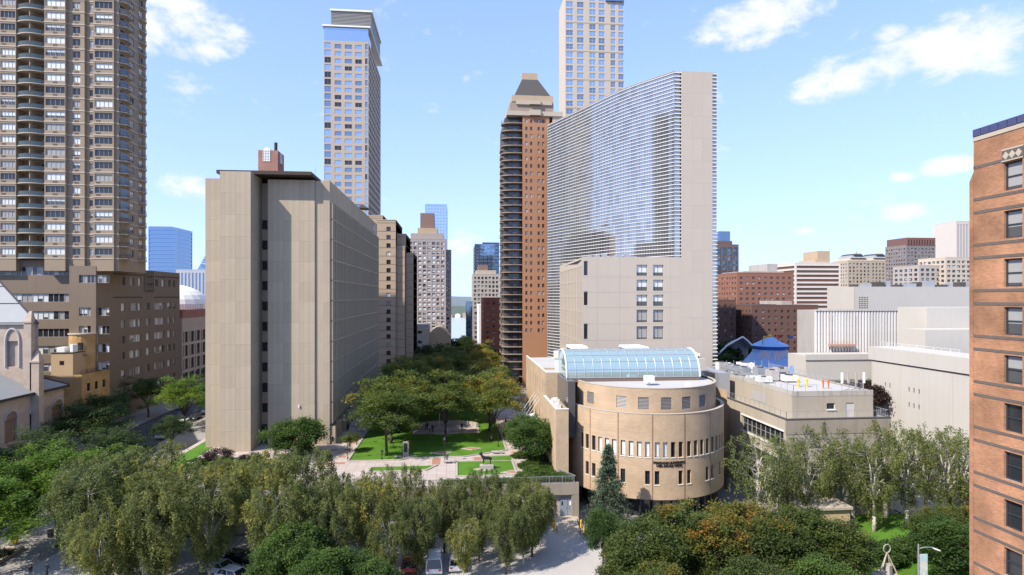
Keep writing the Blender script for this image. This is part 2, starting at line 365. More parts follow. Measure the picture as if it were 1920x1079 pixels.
        for a, b, c, d in hs:
            A, B, C_, D = (P(a, c, 0), P(b, c, 0), P(b, d, 0), P(a, d, 0)); a2, b2, c2, d2 = (P(a, c, -depth), P(b, c, -depth), P(b, d, -depth), P(a, d, -depth))
            s.add([A, B, C_, D, a2, b2, c2, d2], [(0, 4, 5, 1), (1, 5, 6, 2), (2, 6, 7, 3), (3, 7, 4, 0)], rmi)
        return s
    def fwall(s, fr, u0, u1, z0, z1, holes=(), depth=.25, mi=0, rmi=None): return s.wall(fr.p, [], u0, u1, z0, z1, list(holes), depth, mi, rmi)
    def mesh(s, name, mats, smooth=False):
        me = bpy.data.meshes.new(name); me.from_pydata(s.v, [], s.f)
        for m in (mats if isinstance(mats, (list, tuple)) else [mats]): me.materials.append(M[m] if isinstance(m, str) else m)
        if any(s.m): me.polygons.foreach_set('material_index', s.m)
        if smooth: me.polygons.foreach_set('use_smooth', [True] * len(s.f))
        me.update(); return me
    def build(s, name, mats, parent=None, smooth=False, kind=None):
        o = bpy.data.objects.new(name, s.mesh(name, mats, smooth)); link(o, parent)
        if kind: o['kind'] = kind
        return o
def struct(name, mb, mats, **k):
    o = mb.build(name, mats, **k); o['kind'] = 'structure'; return o

WCACHE = {}
def win_mesh(w, h, frame='alu', pane='gdark', nv=1, nh=0, ft=.06, blind=0.0, bm='blind', sill=False):
    """a window unit: frame bars, mullions, pane, optional drawn blind and sill; faces -Y, origin at its lower middle"""
    key = (round(w, 2), round(h, 2), frame, pane, nv, nh, ft, blind, bm, sill)
    if key in WCACHE: return WCACHE[key]
    m = MB(); x0, x1 = -w / 2, w / 2
    for a, b in ((x0, x0 + ft), (x1 - ft, x1)): m.box(a, b, -.05, .05, 0, h, 0)
    for c, d in ((0, ft), (h - ft, h)): m.box(x0 + ft, x1 - ft, -.05, .05, c, d, 0)
    for i in range(1, nv + 1):
        if nv >= 1 and w > .8: x = x0 + w * i / (nv + 1); m.box(x - ft * .4, x + ft * .4, -.04, .04, ft, h - ft, 0)
    for j in range(1, nh + 1):
        z = h * j / (nh + 1); m.box(x0 + ft, x1 - ft, -.035, .035, z - ft * .4, z + ft * .4, 0)
    zb = h - ft - (h - 2 * ft) * blind
    if blind < 1: m.quad((x0 + ft, .03, ft), (x1 - ft, .03, ft), (x1 - ft, .03, zb), (x0 + ft, .03, zb), 1)
    if blind > 0: m.quad((x0 + ft, .031, zb), (x1 - ft, .031, zb), (x1 - ft, .031, h - ft), (x0 + ft, .031, h - ft), 2)
    if sill: m.box(x0 - .08, x1 + .08, -.36, .05, -.1, -.005, 3)
    WCACHE[key] = m.mesh('window', [frame, pane, bm, 'offwhite']); return WCACHE[key]
def window(parent, fr, u, z, w, h, depth=.2, name='window', **k):
    x, y, _ = fr.p(u, z, -depth); return put(name, win_mesh(w, h, **k), parent, (x, y, z), fr.a)
def rnd_win(rng, light=.45):
    r = rng.random()
    if r < light * .55: return dict(pane='gmid', blind=1.0)
    if r < light: return dict(pane='gmid', blind=rng.choice([.4, .6, .75]))
    if r < light + .2: return dict(pane='gmid', blind=1.0, bm='curtain')
    return dict(pane='gdark')
def railing(m, pts, h=1.1, step=.14, mi=0, post=1.8, r=.022):
    for a, b in zip(pts[:-1], pts[1:]):
        a, b = Vector(a), Vector(b); L = (b - a).length; n = max(1, int(L / step)); np_ = max(1, int(L / post))
        m.bar(a + Vector((0, 0, h)), b + Vector((0, 0, h)), r * 1.4, mi, 4); m.bar(a + Vector((0, 0, .12)), b + Vector((0, 0, .12)), r, mi, 4)
        for i in range(n + 1):
            p = a.lerp(b, i / n); m.bar(p + Vector((0, 0, .12)), p + Vector((0, 0, h)), r * .5, mi, 3)
        for i in range(np_ + 1):
            p = a.lerp(b, i / np_); m.bar(p, p + Vector((0, 0, h)), r * 1.5, mi, 4)
    return m
def sheet(name, poly, z, m, kind='structure', parent=None):
    mb = MB(); mb.add([(x, y, z) for x, y in poly], [tuple(range(len(poly)))]); o = mb.build(name, m, parent)
    if kind: o['kind'] = kind
    return o
# ================================================================== the setting
PZ = 5.8          # plaza deck level
def gh(x, y):
    """ground level: flat round the camera, the side street climbing gently, then down to the river"""
    def ss(a, b, t): t = min(max((t - a) / (b - a), 0), 1); return t * t * (3 - 2 * t)
    h = 3.0 * ss(100, 165, y) * ss(-46, -56, x) if x < -46 else 0
    return h * (1 - ss(300, 420, y)) - 27 * ss(330, 700, y)
m = MB()
xs = [-3500, -1500, -700, -400, -250, -160, -120] + list(range(-110, -40, 6)) + [-40, -20, 0, 20, 40, 60, 80, 100, 140, 200, 300, 500, 900, 1800, 3500]
ys = [-300, -100, 0, 40, 70, 85, 95] + list(range(100, 176, 5)) + [190, 210, 240, 270, 300, 330, 360, 400, 450, 500, 560, 620, 680, 720, 745]
vid = {}
for i, x in enumerate(xs):
    for j, y in enumerate(ys): vid[i, j] = len(m.v); m.v.append((x, y, gh(x, y) - .02))
for i in range(len(xs) - 1):
    for j in range(len(ys) - 1): m.f.append([vid[i, j], vid[i + 1, j], vid[i + 1, j + 1], vid[i, j + 1]]); m.m.append(0)
struct('ground', m, 'earth')
sheet('river_water', [(-9000, 700), (9000, 700), (9000, 9000), (-9000, 9000)], -26, plain('river_water', (.36, .39, .42), .25))
# far shore: low town strip and wooded ridge
rng = random.Random(5)
def ridge(name, Y, z0, hts, m_, dx=90, depth=500):
    mb = MB(); n = len(hts)
    for i, h in enumerate(hts):
        x = (i - n / 2) * dx
        mb.v += [(x, Y, z0), (x, Y + depth * .25, z0 + h * .75), (x, Y + depth * .6, z0 + h), (x, Y + depth * 1.4, z0 + h * .9)]
    for i in range(n - 1):
        for k in range(3): mb.f.append([4 * i + k, 4 * i + 4 + k, 4 * i + 5 + k, 4 * i + 1 + k]); mb.m.append(0)
    return struct(name, mb, m_, smooth=True)
hill = mat('wooded_far_shore', (.085, .11, .085), .95, .5, .02, .05)
ridge('far_shore', 1720, -26, [26 + 5 * math.sin(i * .9) + rng.random() * 5 for i in range(80)], hill)
ridge('far_hills', 2300, -20, [54 + 10 * math.sin(i * .5) + rng.random() * 8 for i in range(90)], mat('far_hills', (.14, .17, .18), .95, .4, .01, .03), 110, 900)
for i in range(16):
    x = 20 + (i - 5) * 21 + rng.random() * 8; h = 5 + rng.random() * 9; w = 8 + rng.random() * 10
    b = MB(); b.box(x - w / 2, x + w / 2, 1712, 1730, -26, -26 + h); b.box(x - w / 5, x + w / 6, 1716, 1724, -26 + h, -26 + h + 2)
    o = b.build('shore_house', [M['beige'], M['offwhite'], M['tanbrick']][i % 3]); tag(o, 'tiny low pale house on the far river bank', 'house', 'houses on the far river bank')

# side street on the left (60th street), avenue and forecourt
def strip(name, x0, x1, ys_, dz, m_, kind='structure'):
    mb = MB(); n = len(ys_)
    for y in ys_: mb.v += [(x0, y, gh(x0 if x0 < -56 else -57, y) + dz), (x1, y, gh(x1 if x1 < -56 else -57, y) + dz)]
    for i in range(n - 1): mb.f.append([2 * i, 2 * i + 1, 2 * i + 3, 2 * i + 2]); mb.m.append(0)
    o = mb.build(name, m_); o['kind'] = kind; return o
ysr = [96] + list(range(100, 200, 5)) + [230, 300]
strip('street', -77, -65, ysr, .02, 'asphalt')
strip('pavement', -86, -77, ysr, .15, 'sidewalk'); strip('pavement', -65, -52, ysr, .15, 'sidewalk')
for k in range(14):
    y = 104 + k * 7
    mb = MB(); z = gh(-71, y) + .03; z2 = gh(-71, y + 3) + .03
    mb.quad((-71.1, y, z), (-70.9, y, z), (-70.9, y + 3, z2), (-71.1, y + 3, z2)); struct('lane_marking', mb, 'paint')
sheet('avenue', [(-140, 20), (120, 20), (120, 58), (-140, 58)], .004, 'asphalt')
sheet('avenue', [(-140, 58), (-62, 58), (-62, 96), (-140, 96)], .006, 'asphalt')
for k in range(9):
    sheet('crosswalk_stripe', [(-77 + k * 1.35, 91), (-76.3 + k * 1.35, 91), (-76.3 + k * 1.35, 95), (-77 + k * 1.35, 95)], .012, 'paint')
for k in range(6):
    sheet('lane_marking', [(-66.5, 60 + k * 5.5), (-66.3, 60 + k * 5.5), (-66.3, 63 + k * 5.5), (-66.5, 63 + k * 5.5)], .012, 'paint')
mb = MB(); mb.prism([(-62, 58), (-38, 58), (-38, 87), (-47, 96), (-62, 96)], 0, .14); struct('forecourt_pavement', mb, 'sidewalk')
mb = MB(); mb.prism([(-57, 64), (-38.5, 64), (-38.5, 86), (-52, 86)], .144, .16); struct('pale_paved_forecourt', mb, mat('pale_forecourt_stone', (.48, .455, .43), .8, .25, .7))
# parking lot and grass banks in front of the plaza wall
sheet('parking_lot', [(-38, 60), (40, 60), (40, 87.3), (-38, 87.3)], .01, 'lot')
for k in range(12):
    x = -36 + k * 2.8
    sheet('parking_line', [(x, 82.4), (x + .12, 82.4), (x + .12, 87), (x, 87)], .016, 'paint')
sheet('garden_lawn', [(40, 60), (76, 60), (76, 86.5), (40, 86.5)], .012, 'lawn')
sheet('garden_bed', [(14.6, 60), (36, 60), (36, 76), (24, 80), (14.6, 66)], .02, 'soil')
sheet('pavement', [(70, 86.6), (79, 50), (79, 400), (70, 400)], .14, 'sidewalk')
sheet('street', [(79, 30), (91, 30), (91, 400), (79, 400)], .03, 'asphalt')
for k in range(20): sheet('lane_marking', [(84.9, 60 + 7 * k), (85.1, 60 + 7 * k), (85.1, 63 + 7 * k), (84.9, 63 + 7 * k)], .036, 'paint')
sheet('pavement', [(91, 30), (96, 30), (96, 400), (91, 400)], .14, 'sidewalk')
sheet('park_ground', [(40, 118), (78, 118), (120, 170), (120, 300), (40, 300)], .02, 'sidewalk')

# ------------------------------------------------------------------ raised plaza
mb = MB(); mb.box(-50, 18.2, 88.0, 215, 0, PZ - .004); pl = struct('plaza', mb, ['paver'])
wall = MB()
fr = Fr(-50, 87.4, 0)
wall.fbox(fr, 0, 68.6, 4.3, PZ + .25, -.6, 0)                      # parapet beam
wall.fbox(fr, 0, 68.6, 0, 4.3, -.9, -.62)
for k in range(15): wall.fbox(fr, 1 + k * 4.75, 1.55 + k * 4.75, 0, 4.3, -.6, -.05)
wall.fbox(fr, 68.0, 68.6, 0, 4.3, -.6, -.02)
mb = wall; o = mb.build('plaza_wall', 'conc_dark'); tag(o, 'stained concrete retaining wall under the plaza railing', 'wall')
pwall = o
def door(parent, x, y, w, h, leafs, z=.0, m_='greydoor'):
    for i in range(leafs):
        lw = w / leafs; b = MB(); b.box(x + i * lw + .03, x + (i + 1) * lw - .03, y - .07, y, z + .05, z + h); d = b.build('door', m_, parent)
        b = MB(); hx = x + (i + 1) * lw - .25 if i == 0 else x + i * lw + .15; b.box(hx, hx + .08, y - .12, y - .07, z + 1.0, z + 1.25); b.build('door_handle', 'steel', d)
        b = MB(); b.box(x + i * lw + .3, x + i * lw + .55, y - .08, y - .071, z + 1.5, z + 2.1); b.build('notice', 'white' if i else 'gdark', d)
door(pwall, sx(1049, 87.9), 87.98, 2.45, 2.6, 2, 1.05); door(pwall, sx(1021, 87.9), 87.98, 1.1, 2.9, 1, .9)
b = MB(); b.box(15.0, 15.3, 87.5, 87.98, 4.0, 4.25); b.build('wall_lamp', 'dkmetal', pwall)
mb = MB(); mb.box(11.7, 18.4, 86.4, 88.0, 0, 1.0); mb.frustum([(14.7, 83.0), (18.0, 83.0), (18.0, 86.4), (14.7, 86.4)], 0, [(14.7, 86.3), (18.0, 86.3), (18.0, 86.4), (14.7, 86.4)], 1.0)
o = mb.build('concrete_ramp', 'conc_light'); tag(o, 'pale concrete loading ramp leading up to grey double doors', 'ramp')
for i, (x, y) in enumerate(((14.3, 84.6), (18.4, 82.9), (14.3, 86.2), (18.45, 85.2))):
    b = MB(); b.cyl(x, y, 0, 1.25, .13, n=10); b.cyl(x, y, 1.25, 1.33, .13, .05, n=10); o = b.build('bollard', 'yellow'); tag(o, 'short yellow steel bollard guarding the loading ramp', 'bollard', 'yellow bollards at the ramp')
o = railing(MB(), [(18.6, 82.6, 0), (18.6, 86.2, .9)]).build('ramp_railing', 'dkmetal'); tag(o, 'thin dark handrail along the loading ramp', 'railing')
o = railing(MB(), [(-34, 87.5, PZ + .25), (18.1, 87.5, PZ + .25), (16.2, 91.8, PZ + .25)], 1.05, .22, 0, 2.0, .03).build('plaza_railing', 'steel'); tag(o, 'light metal picket railing along the plaza edge', 'railing')
# steps with railings from the forecourt up to the plaza
mb = MB()
for k in range(18): mb.box(-48 + k * .0, -41, 80.4 + k * .39, 87.4, k * .31, k * .31 + .31)
o = mb.build('plaza_steps', 'conc_light'); tag(o, 'long flight of steps up to the plaza behind the weeping trees', 'steps')
for x in (-47.9, -44.5, -41.1):
    b = MB(); b.bar((x, 80.4, 1.0), (x, 87.3, 6.6), .05); b.bar((x, 80.4, 0), (x, 80.4, 1.0), .05); b.bar((x, 84, 2.9), (x, 84, 3.9), .05); o = b.build('step_handrail', 'steel'); tag(o, 'sloping steel handrail on the plaza steps', 'handrail', 'handrails on the plaza steps')

# lawns, paths and stone edging on the deck
def lawn(name, poly, z=PZ + .02): return sheet(name, poly, z, 'lawn')
lawn('lawn', [(-18.3, 103.6), (-9.5, 103.6), (-8, 104.6), (1.5, 104.6), (9.2, 108), (9.2, 122.5), (-18.3, 122.5)])
lawn('lawn', [(-18.3, 131), (9.2, 131), (9.2, 205), (-18.3, 205)]); lawn('lawn', [(-18.3, 122.5), (-9, 122.5), (-9, 131), (-18.3, 131)]); lawn('lawn', [(5, 122.5), (9.2, 122.5), (9.2, 131), (5, 131)])
lawn('lawn', [(.4, 93.2), (9.6, 93.2), (9.6, 101.3), (.4, 101.3)]); lawn('lawn', [(5.2, 101.6), (9.8, 101.6), (9.8, 104.2), (5.2, 104.2)])
lawn('lawn', [(-14, 97.0), (-5, 97.0), (-3.2, 99.6), (-14, 99.6)]); lawn('lawn', [(-49, 100), (-45.6, 100), (-45.6, 190), (-49, 190)])
def kerb(pts, w=.32, h=.16, name='stone_edging', m_='stone'):
    mb = MB()
    for a, b in zip(pts[:-1], pts[1:]):
        d = (Vector(b) - Vector(a)).normalized(); n = Vector((-d.y, d.x)) * w / 2; a_, b_ = Vector(a), Vector(b)
        mb.prism([tuple(a_ - n), tuple(b_ - n), tuple(b_ + n), tuple(a_ + n)], PZ, PZ + h)
    o = mb.build(name, m_); o['kind'] = 'structure'; return o
kerb([(-18.5, 103.4), (-18.5, 205)]); kerb([(9.4, 108), (9.4, 205)]); kerb([(-18.5, 103.4), (-9.5, 103.4), (-8, 104.4), (1.5, 104.4), (9.4, 108)])
kerb([(.2, 93), (9.8, 93), (9.8, 101.4)]); kerb([(.2, 93), (.2, 101.4), (4.9, 101.4), (4.9, 104.4), (10, 104.4)]); kerb([(-14, 96.8), (-4.8, 96.8), (-3, 99.8)])
for (cx, cy) in ((-8.8, 105.8), (-2.6, 107.4), (3.0, 109.8), (4.9, 96.6), (9.2, 94.4)):
    mb = MB(); mb.prism([(cx - 2.0, cy), (cx, cy - 1.1), (cx + 2.0, cy), (cx, cy + 1.1)], PZ, PZ + .1); mb.prism([(cx - 1.3, cy), (cx, cy - .7), (cx + 1.3, cy), (cx, cy + .7)], PZ + .1, PZ + .13, 1)
    struct('diamond_paving', mb, ['stone', 'redpaver'])
for (x0, y0, x1, y1) in ((-4, 100.2, -2.6, 104), (3.2, 101.8, 4.6, 104.2), (-23.6, 102, -18.8, 103), (10.2, 106, 15, 107)):
    sheet('brick_paving_band', [(x0, y0), (x1, y0), (x1, y1), (x0, y1)], PZ + .006, 'redpaver')
for k in range(16):
    for q in range(2): sheet('brick_paving_band', [(-23 + q * 2.4, 106 + k * 5), (-21.8 + q * 2.4, 106 + k * 5), (-21.8 + q * 2.4, 107.1 + k * 5), (-23 + q * 2.4, 107.1 + k * 5)], PZ + .006, 'redpaver')
# round seating court
mb = MB(); mb.prism([(-2 + 6.6 * math.cos(2 * PI * i / 24), 126.5 + 4.6 * math.sin(2 * PI * i / 24)) for i in range(24)], PZ, PZ + .05); struct('seating_court', mb, 'paver')
def arc_wall(cx, cy, rx, ry, a0, a1, h, w, name, label, m_='stone', z=PZ):
    mb = MB(); n = 14
    for i in range(n):
        A, B = (R_(a0 + (a1 - a0) * q / n) for q in (i, i + 1)); po = lambda a, k: (cx + (rx + k) * math.cos(a), cy + (ry + k) * math.sin(a))
        mb.prism([po(A, 0), po(B, 0), po(B, w), po(A, w)], z, z + h)
    o = mb.build(name, m_); return tag(o, label, 'wall')
arc_wall(-2, 126.5, 6.7, 4.7, 15, 165, .9, .5, 'curved_seat_wall', 'low curved stone seat wall round the lawn court')
for x in (-3.6, .4):
    b = MB(); b.box(x - 1.7, x + 1.7, 124.0, 124.5, PZ + .4, PZ + .5, rz=.18 * (1 if x > -1 else -1)); s_ = b.build('stone_bench', 'conc_dark'); tag(s_, 'low backless stone bench set in the seating court', 'bench', 'benches in the seating court')
    for dx in (-1.2, 1.2):
        b = MB(); b.box(x + dx - .15, x + dx + .15, 124.05, 124.45, PZ + .05, PZ + .4); b.build('leg', 'conc_dark', s_)
for x, y in ((-1, 100.7), (7.5, 106.0)):
    b = MB(); b.box(x - 1, x + 1, y - .35, y + .35, PZ + .32, PZ + .48); o = b.build('granite_bench', 'travgrey'); tag(o, 'grey granite slab bench on the paved path', 'bench', 'granite benches on the path')
    for dx in (-.7, .7):
        b = MB(); b.box(x + dx - .15, x + dx + .15, y - .3, y + .3, PZ, PZ + .32); b.build('leg', 'travgrey', o)
b = MB(); b.box(-9.3, -8.3, 105.5, 105.75, PZ + .1, PZ + 2.7); o = b.build('stone_stele', 'stone'); tag(o, 'upright pale stone slab with a dark plaque on the lawn', 'monument')
b = MB(); b.box(-9.1, -8.5, 105.46, 105.49, PZ + .8, PZ + 2.4); b.build('plaque', 'black', o)

# ================================================================== near buildings
def bld(name, x, y, label, cat='building', group=None, z=0): return empty(name, (x, y, z), label, cat, group)

# ---- concrete slab building (left of the plaza)
B = bld('concrete_office_block', -34, 140, 'big windowless beige concrete block with a single slot of dark windows')
FY, TOP = 115.8, 56.6
XL, XA, XB, XC, XR = sx(385, FY), sx(412, 111.8), sx(470, 111.8), sx(502, FY), -24.1
YE = 184
core = MB(); core.box(XL + .3, XR - 1.0, FY + 2.6, YE, PZ - 4, TOP - .3); core.box(XL + .3, XA + .4, FY + .3, FY + 2.6, PZ - 4, TOP - .3); core.box(XA + .3, XB - .3, 112.1, FY + 2.6, PZ - 4, TOP - .3)
core.box(XC + .3, XR - 1.0, FY + .3, FY + 2.6, PZ - 4, TOP - .3)
core.build('wall', 'conc', B)
FH = 3.92
def panels(fr, u0, u1, z0, z1, cols, th=.3):
    nrow = int(round((z1 - z0) / FH)); hh = (z1 - z0) / nrow; w = (u1 - u0) / cols
    key = ('pan', round(w, 3), round(hh, 3))
    if key not in WCACHE: mb = MB(); mb.box(.008, w - .008, -th, 0, .008, hh - .008); WCACHE[key] = mb.mesh('panel', 'conc')
    for i in range(nrow):
        for j in range(cols): x, y, _ = fr.p(u0 + j * w, 0, -th); put('panel', WCACHE[key], B, (x, y, z0 + i * hh), fr.a)
f0 = Fr(XL, FY); panels(f0, 0, XA - XL, PZ, TOP, 1)
f1 = Fr(XA, 111.8); panels(f1, 0, XB - XA, PZ - .2, TOP + .6, 2)
f1s = Fr(XB, 111.8, PI / 2); panels(f1s, .3, 6.2, PZ - .2, TOP + .6, 1)
xr0 = sx(590, FY); f2 = Fr(XC, FY); panels(f2, 0, xr0 - XC, PZ, TOP, 3)
f3 = Fr(xr0, FY + .5); panels(f3, 0, XR - 1.2 - xr0, PZ, TOP, 1)
f4 = Fr(XR - 1.2, FY - .05); panels(f4, 0, 1.2, PZ, TOP, 1)
f5 = Fr(XR, FY + .25, PI / 2); L5 = YE - FY
panels(f5, 0, L5, TOP - 4.1, TOP, 12)
pier = MB(); pier.box(.012, 1.2, -.3, 0, .012, FH)
side = MB(); side.fbox(f5, .0, L5, 9.9, TOP - 4.1, -1.0, -.55); side.build('glazing_wall', 'gmid', B)
fin = MB(); fin.box(0, .42, -.55, 0, 9.8, TOP - 4.12); fm = fin.mesh('fin', 'conc')
nf = 44
for i in range(nf + 1):
    x, y, _ = f5.p(i * (L5 - .5) / nf, 0, 0); put('fin', fm, B, (x, y, 0), PI / 2)
bandm = MB(); bandm.box(0, L5, -.55, -.09, 0, .3); bme = bandm.mesh('floor_band', 'conc')
for i in range(1, 11): x, y, _ = f5.p(0, 0, 0); put('floor_band', bme, B, (x, y, 9.8 + i * FH), PI / 2)
lint = MB(); lint.fbox(f5, 0, L5, 9.2, 9.88, -2.5, 0); lint.build('arcade_lintel', 'conc', B)
cm = MB(); cm.box(0, 1.4, -1.0, 0, PZ, 9.2); cme = cm.mesh('column', 'conc')
for i in range(13): x, y, _ = f5.p(.0 + i * 5.3, 0, 0); put('column', cme, B, (x, y, 0), PI / 2)
mb = MB(); mb.fbox(f5, 0, L5, PZ, 9.2, -2.9, -2.5); mb.build('arcade_wall', 'gdark', B)
# window slot
for k in range(10):
    z = sz(493, 430 + k * 38.15, FY + 2.4)
    put('window', win_mesh(XC - XB - .1, 1.75, frame='dkframe', pane='gdark', nv=1), B, ((XB + XC) / 2, FY + 2.45, z), 0)
mb = MB(); mb.box(XB, XC, FY + 2.3, FY + 2.7, PZ, PZ + 3.6); mb.build('slot_entrance', 'gdark', B)
# roof
mb = MB(); mb.box(sx(408, 114), -27.0, 113.4, YE - 3, TOP + .5, TOP + 1.15); mb.build('roof', 'roofdark', B)
mb = MB(); x0, x1 = sx(484, 128), sx(521, 128); mb.box(x0, x1, 128, 128 + (x1 - x0) * 1.1, TOP + 1, sz(500, 282, 128)); ph = mb.build('brick_penthouse', 'redbrick', B)
put('window', win_mesh(1.5, 2.3, 'offwhite', 'blind', 2, 3), ph, ((x0 + x1) / 2 - .3, 127.95, sz(500, 303, 128)), 0)
put('window', win_mesh(1.5, 2.3, 'offwhite', 'blind', 2, 3), ph, (x1 + .05, 130.2, sz(500, 303, 128)), PI / 2)
mb = MB(); mb.box(x0 - 3, x1 + 2.6, 126.5, 134, TOP + 1.15, TOP + 1.7); mb.build('roof_plinth', 'slate_brown', B)
mb = MB(); mb.cyl(x1 - 1.0, 130, 60, sz(510, 268, 130), .35, n=8); mb.build('flue', 'black', B)
mb = MB(); mb.cyl(x0 + 1.6, 129.2, sz(500, 282, 128), sz(500, 276, 128), 1.0, .5, n=10); mb.build('roof_cap', 'white', B)
mb = MB(); mb.cyl(sx(591, 120), 120, TOP + 1, TOP + 3.4, .06, n=5); mb.build('aerial', 'steel', B)
mb = MB(); 
for a, b_, c, d in ((.0, 6, 0, .12), (0, 6, 3.0, 3.12), (0, .12, .12, 3.0), (5.88, 6, .12, 3.0)): mb.fbox(Fr(XR, 173, PI / 2), a, b_, TOP - 3.9 + c, TOP - 3.9 + d, .25, .33)
for q in range(3): mb.fbox(Fr(XR, 173, PI / 2), .9, 5.1 - q * .5, TOP - 2.9 + q * .55, TOP - 2.65 + q * .55, .25, .3)
mb.build('wall_sign_frame', 'offwhite', B)
mb = MB(); mb.cyl(sx(561, FY - .1), FY - .15, 13.0, 13.5, .12, n=6); mb.build('wall_lamp', 'white', B)

# ---- round blonde brick building with glass vault
DCX, DCY, DR = 32.6, 99.8, 13.3
B = bld('round_brick_building', DCX, DCY, 'round blonde brick building topped by a glass barrel vault')
def drum_ang(px, R):
    """angle on the drum seen along column px"""
    r = _r(px); d = Vector((r * CT + ST, CT - r * ST)).normalized(); c = Vector((DCX, DCY)); t = c.dot(d); h2 = c.length_squared - t * t
    if h2 > R * R: return None
    p = d * (t - math.sqrt(R * R - h2)) - c; return math.atan2(p.y, p.x)
def DP(R): return lambda a, z, o: (DCX + (R + o) * math.cos(a), DCY + (R + o) * math.sin(a), z)
cuts = [-PI + i * 2 * PI / 96 for i in range(97)]
row1 = [475, 509, 553, 596, 642, 691, 751, 806, 861, 917, 983, 1038, 1091, 1143, 1199, 1244, 1285, 1323, 1358, 1385, 1406, 1421]
row2 = [509, 553, 690, 750, 917, 982, 1142, 1199, 1322, 1357, 1406]
A0, A1 = R_(-205), R_(30)
nA = lambda a: a if a < R_(100) else a - 2 * PI
def angs(lst, R): return [nA(q) for q in (drum_ang(960 + v / 3.609, R) for v in lst) if q is not None]
a1 = angs(row1, DR); a2 = angs(row2, DR)
w1, w2 = .72, .72
holes = [(a - w1 / 2 / DR, a + w1 / 2 / DR, 9.75, 12.1) for a in a1] + [(a - w2 / 2 / DR, a + w2 / 2 / DR, 5.6, 7.7) for a in a2]
dw = MB(); dw.wall(DP(DR), [A0 + (A1 - A0) * i / 80 for i in range(81)], A0, A1, 3.3, 16.3, holes, .3)
dw.wall(lambda a, z, o: DP(DR)(a, z, o - .45), [A0 + (A1 - A0) * i / 80 for i in range(81)], A0, A1, 15.2, 16.3, [], .1)   # inner side of the parapet
wall_o = dw.build('wall', 'drum', B)
def ring(mb, R0, R1, z0, z1, a0=A0, a1=A1, n=80, mi=0):
    for i in range(n):
        p, q = a0 + (a1 - a0) * i / n, a0 + (a1 - a0) * (i + 1) / n
        f = lambda a, R, z: (DCX + R * math.cos(a), DCY + R * math.sin(a), z)
        mb.quad(f(p, R1, z0), f(q, R1, z0), f(q, R1, z1), f(p, R1, z1), mi); mb.quad(f(p, R0, z1), f(p, R1, z1), f(q, R1, z1), f(q, R0, z1), mi)
        mb.quad(f(p, R0, z0), f(q, R0, z0), f(q, R1, z0), f(p, R1, z0), mi); mb.quad(f(q, R0, z0), f(p, R0, z0), f(p, R0, z1), f(q, R0, z1), mi)
    return mb
ring(MB(), DR - .5, DR + .05, 16.3, 16.4).build('parapet_coping', 'cream', B)
ring(MB(), DR - 1.6, DR - .45, 15.1, 15.3).build('terrace_floor', 'white_roof', B)
def drum_win(a, z, R, w, h, **k):
    x, y, _ = DP(R)(a, z, -.28); put('window', win_mesh(w, h, **k), B, (x, y, z), a + PI / 2)
for i, a in enumerate(a1): drum_win(a, 9.75, DR, w1, 2.35, frame='dkframe', nv=0, ft=.05, sill=True, **(dict(pane='gmid', blind=1.0) if 3 <= i <= 11 else dict(pane='gdark', nh=(1 if i == 12 else 0))))
for a in a2: drum_win(a, 5.6, DR, w2, 2.1, frame='dkframe', nv=0, ft=.05, pane='gdark', sill=True)
for px in (1073, 1106.7, 1159, 1223.5, 1284, 1331):
    a = drum_ang(px, DR); x, y, _ = DP(DR)(a, 0, 0); b = MB(); b.box(-.07, .07, -.03, .02, 3.3, 16.28); put('expansion_joint', b.mesh('expansion_joint', plain('joint_sealant', (.20, .12, .07), .8)), B, (x, y, 0), a + PI / 2)
# glazed base with columns
gb = MB(); gb.wall(DP(DR - 2.2), [A0 + (A1 - A0) * i / 60 for i in range(61)], A0, A1, 0, 3.3, [], .1); gb.build('base_glazing', 'gdark', B)
sb = MB(); ring(sb, DR - 2.3, DR - .02, 3.2, 3.32); sb.build('soffit', 'dkframe', B)
colm = MB().cyl(0, 0, 0, 3.2, .16, n=8).mesh('column', 'dkframe')
for i in range(26):
    x, y, _ = DP(DR - 1.2)(A0 + (A1 - A0) * (i + .5) / 26, 0, 0); put('column', colm, B, (x, y, 0), 0)
# upper tier
R2 = 12.0
ups = [1107, 1165, 1206.5, 1249.5, 1287.5, 1317]
ua = [nA(drum_ang(p, R2)) for p in ups]; uw = 1.65
uh = [(a - uw / 2 / R2, a + uw / 2 / R2, sz(1206, 768, 88.5) , sz(1206, 745, 88.5)) for a in ua]
dw = MB(); dw.wall(DP(R2), [A0 + (A1 - A0) * i / 80 for i in range(81)], R_(-200), R_(22), 15.2, 20.0, uh, .3); dw.build('upper_wall', 'drum', B)
lv = MB(); hh = uh[0][3] - uh[0][2]
lv.box(-uw / 2, uw / 2, .05, .1, 0, hh, 0)
for k in range(9): lv.add([(-uw / 2, -.08, hh * k / 9 + .02), (uw / 2, -.08, hh * k / 9 + .02), (uw / 2, .05, hh * (k + .9) / 9), (-uw / 2, .05, hh * (k + .9) / 9)], [(0, 1, 2, 3)], 0)
lvm = lv.mesh('louvre', plain('grey_louvre', (.20, .19, .18), .5, .3))
for a, h in zip(ua, uh): x, y, _ = DP(R2)(a, 0, -.15); put('louvre', lvm, B, (x, y, h[2]), a + PI / 2)
ring(MB(), R2 - .35, R2 + .05, 20.0, 20.1, R_(-200), R_(22)).build('upper_coping', 'cream', B)
mb = MB(); mb.add([(DCX + (R2 - .3) * math.cos(R_(-200 + i * 222 / 60)), DCY + (R2 - .3) * math.sin(R_(-200 + i * 222 / 60)), 19.75) for i in range(61)], [tuple(range(61))]); mb.build('roof', 'white_roof', B)
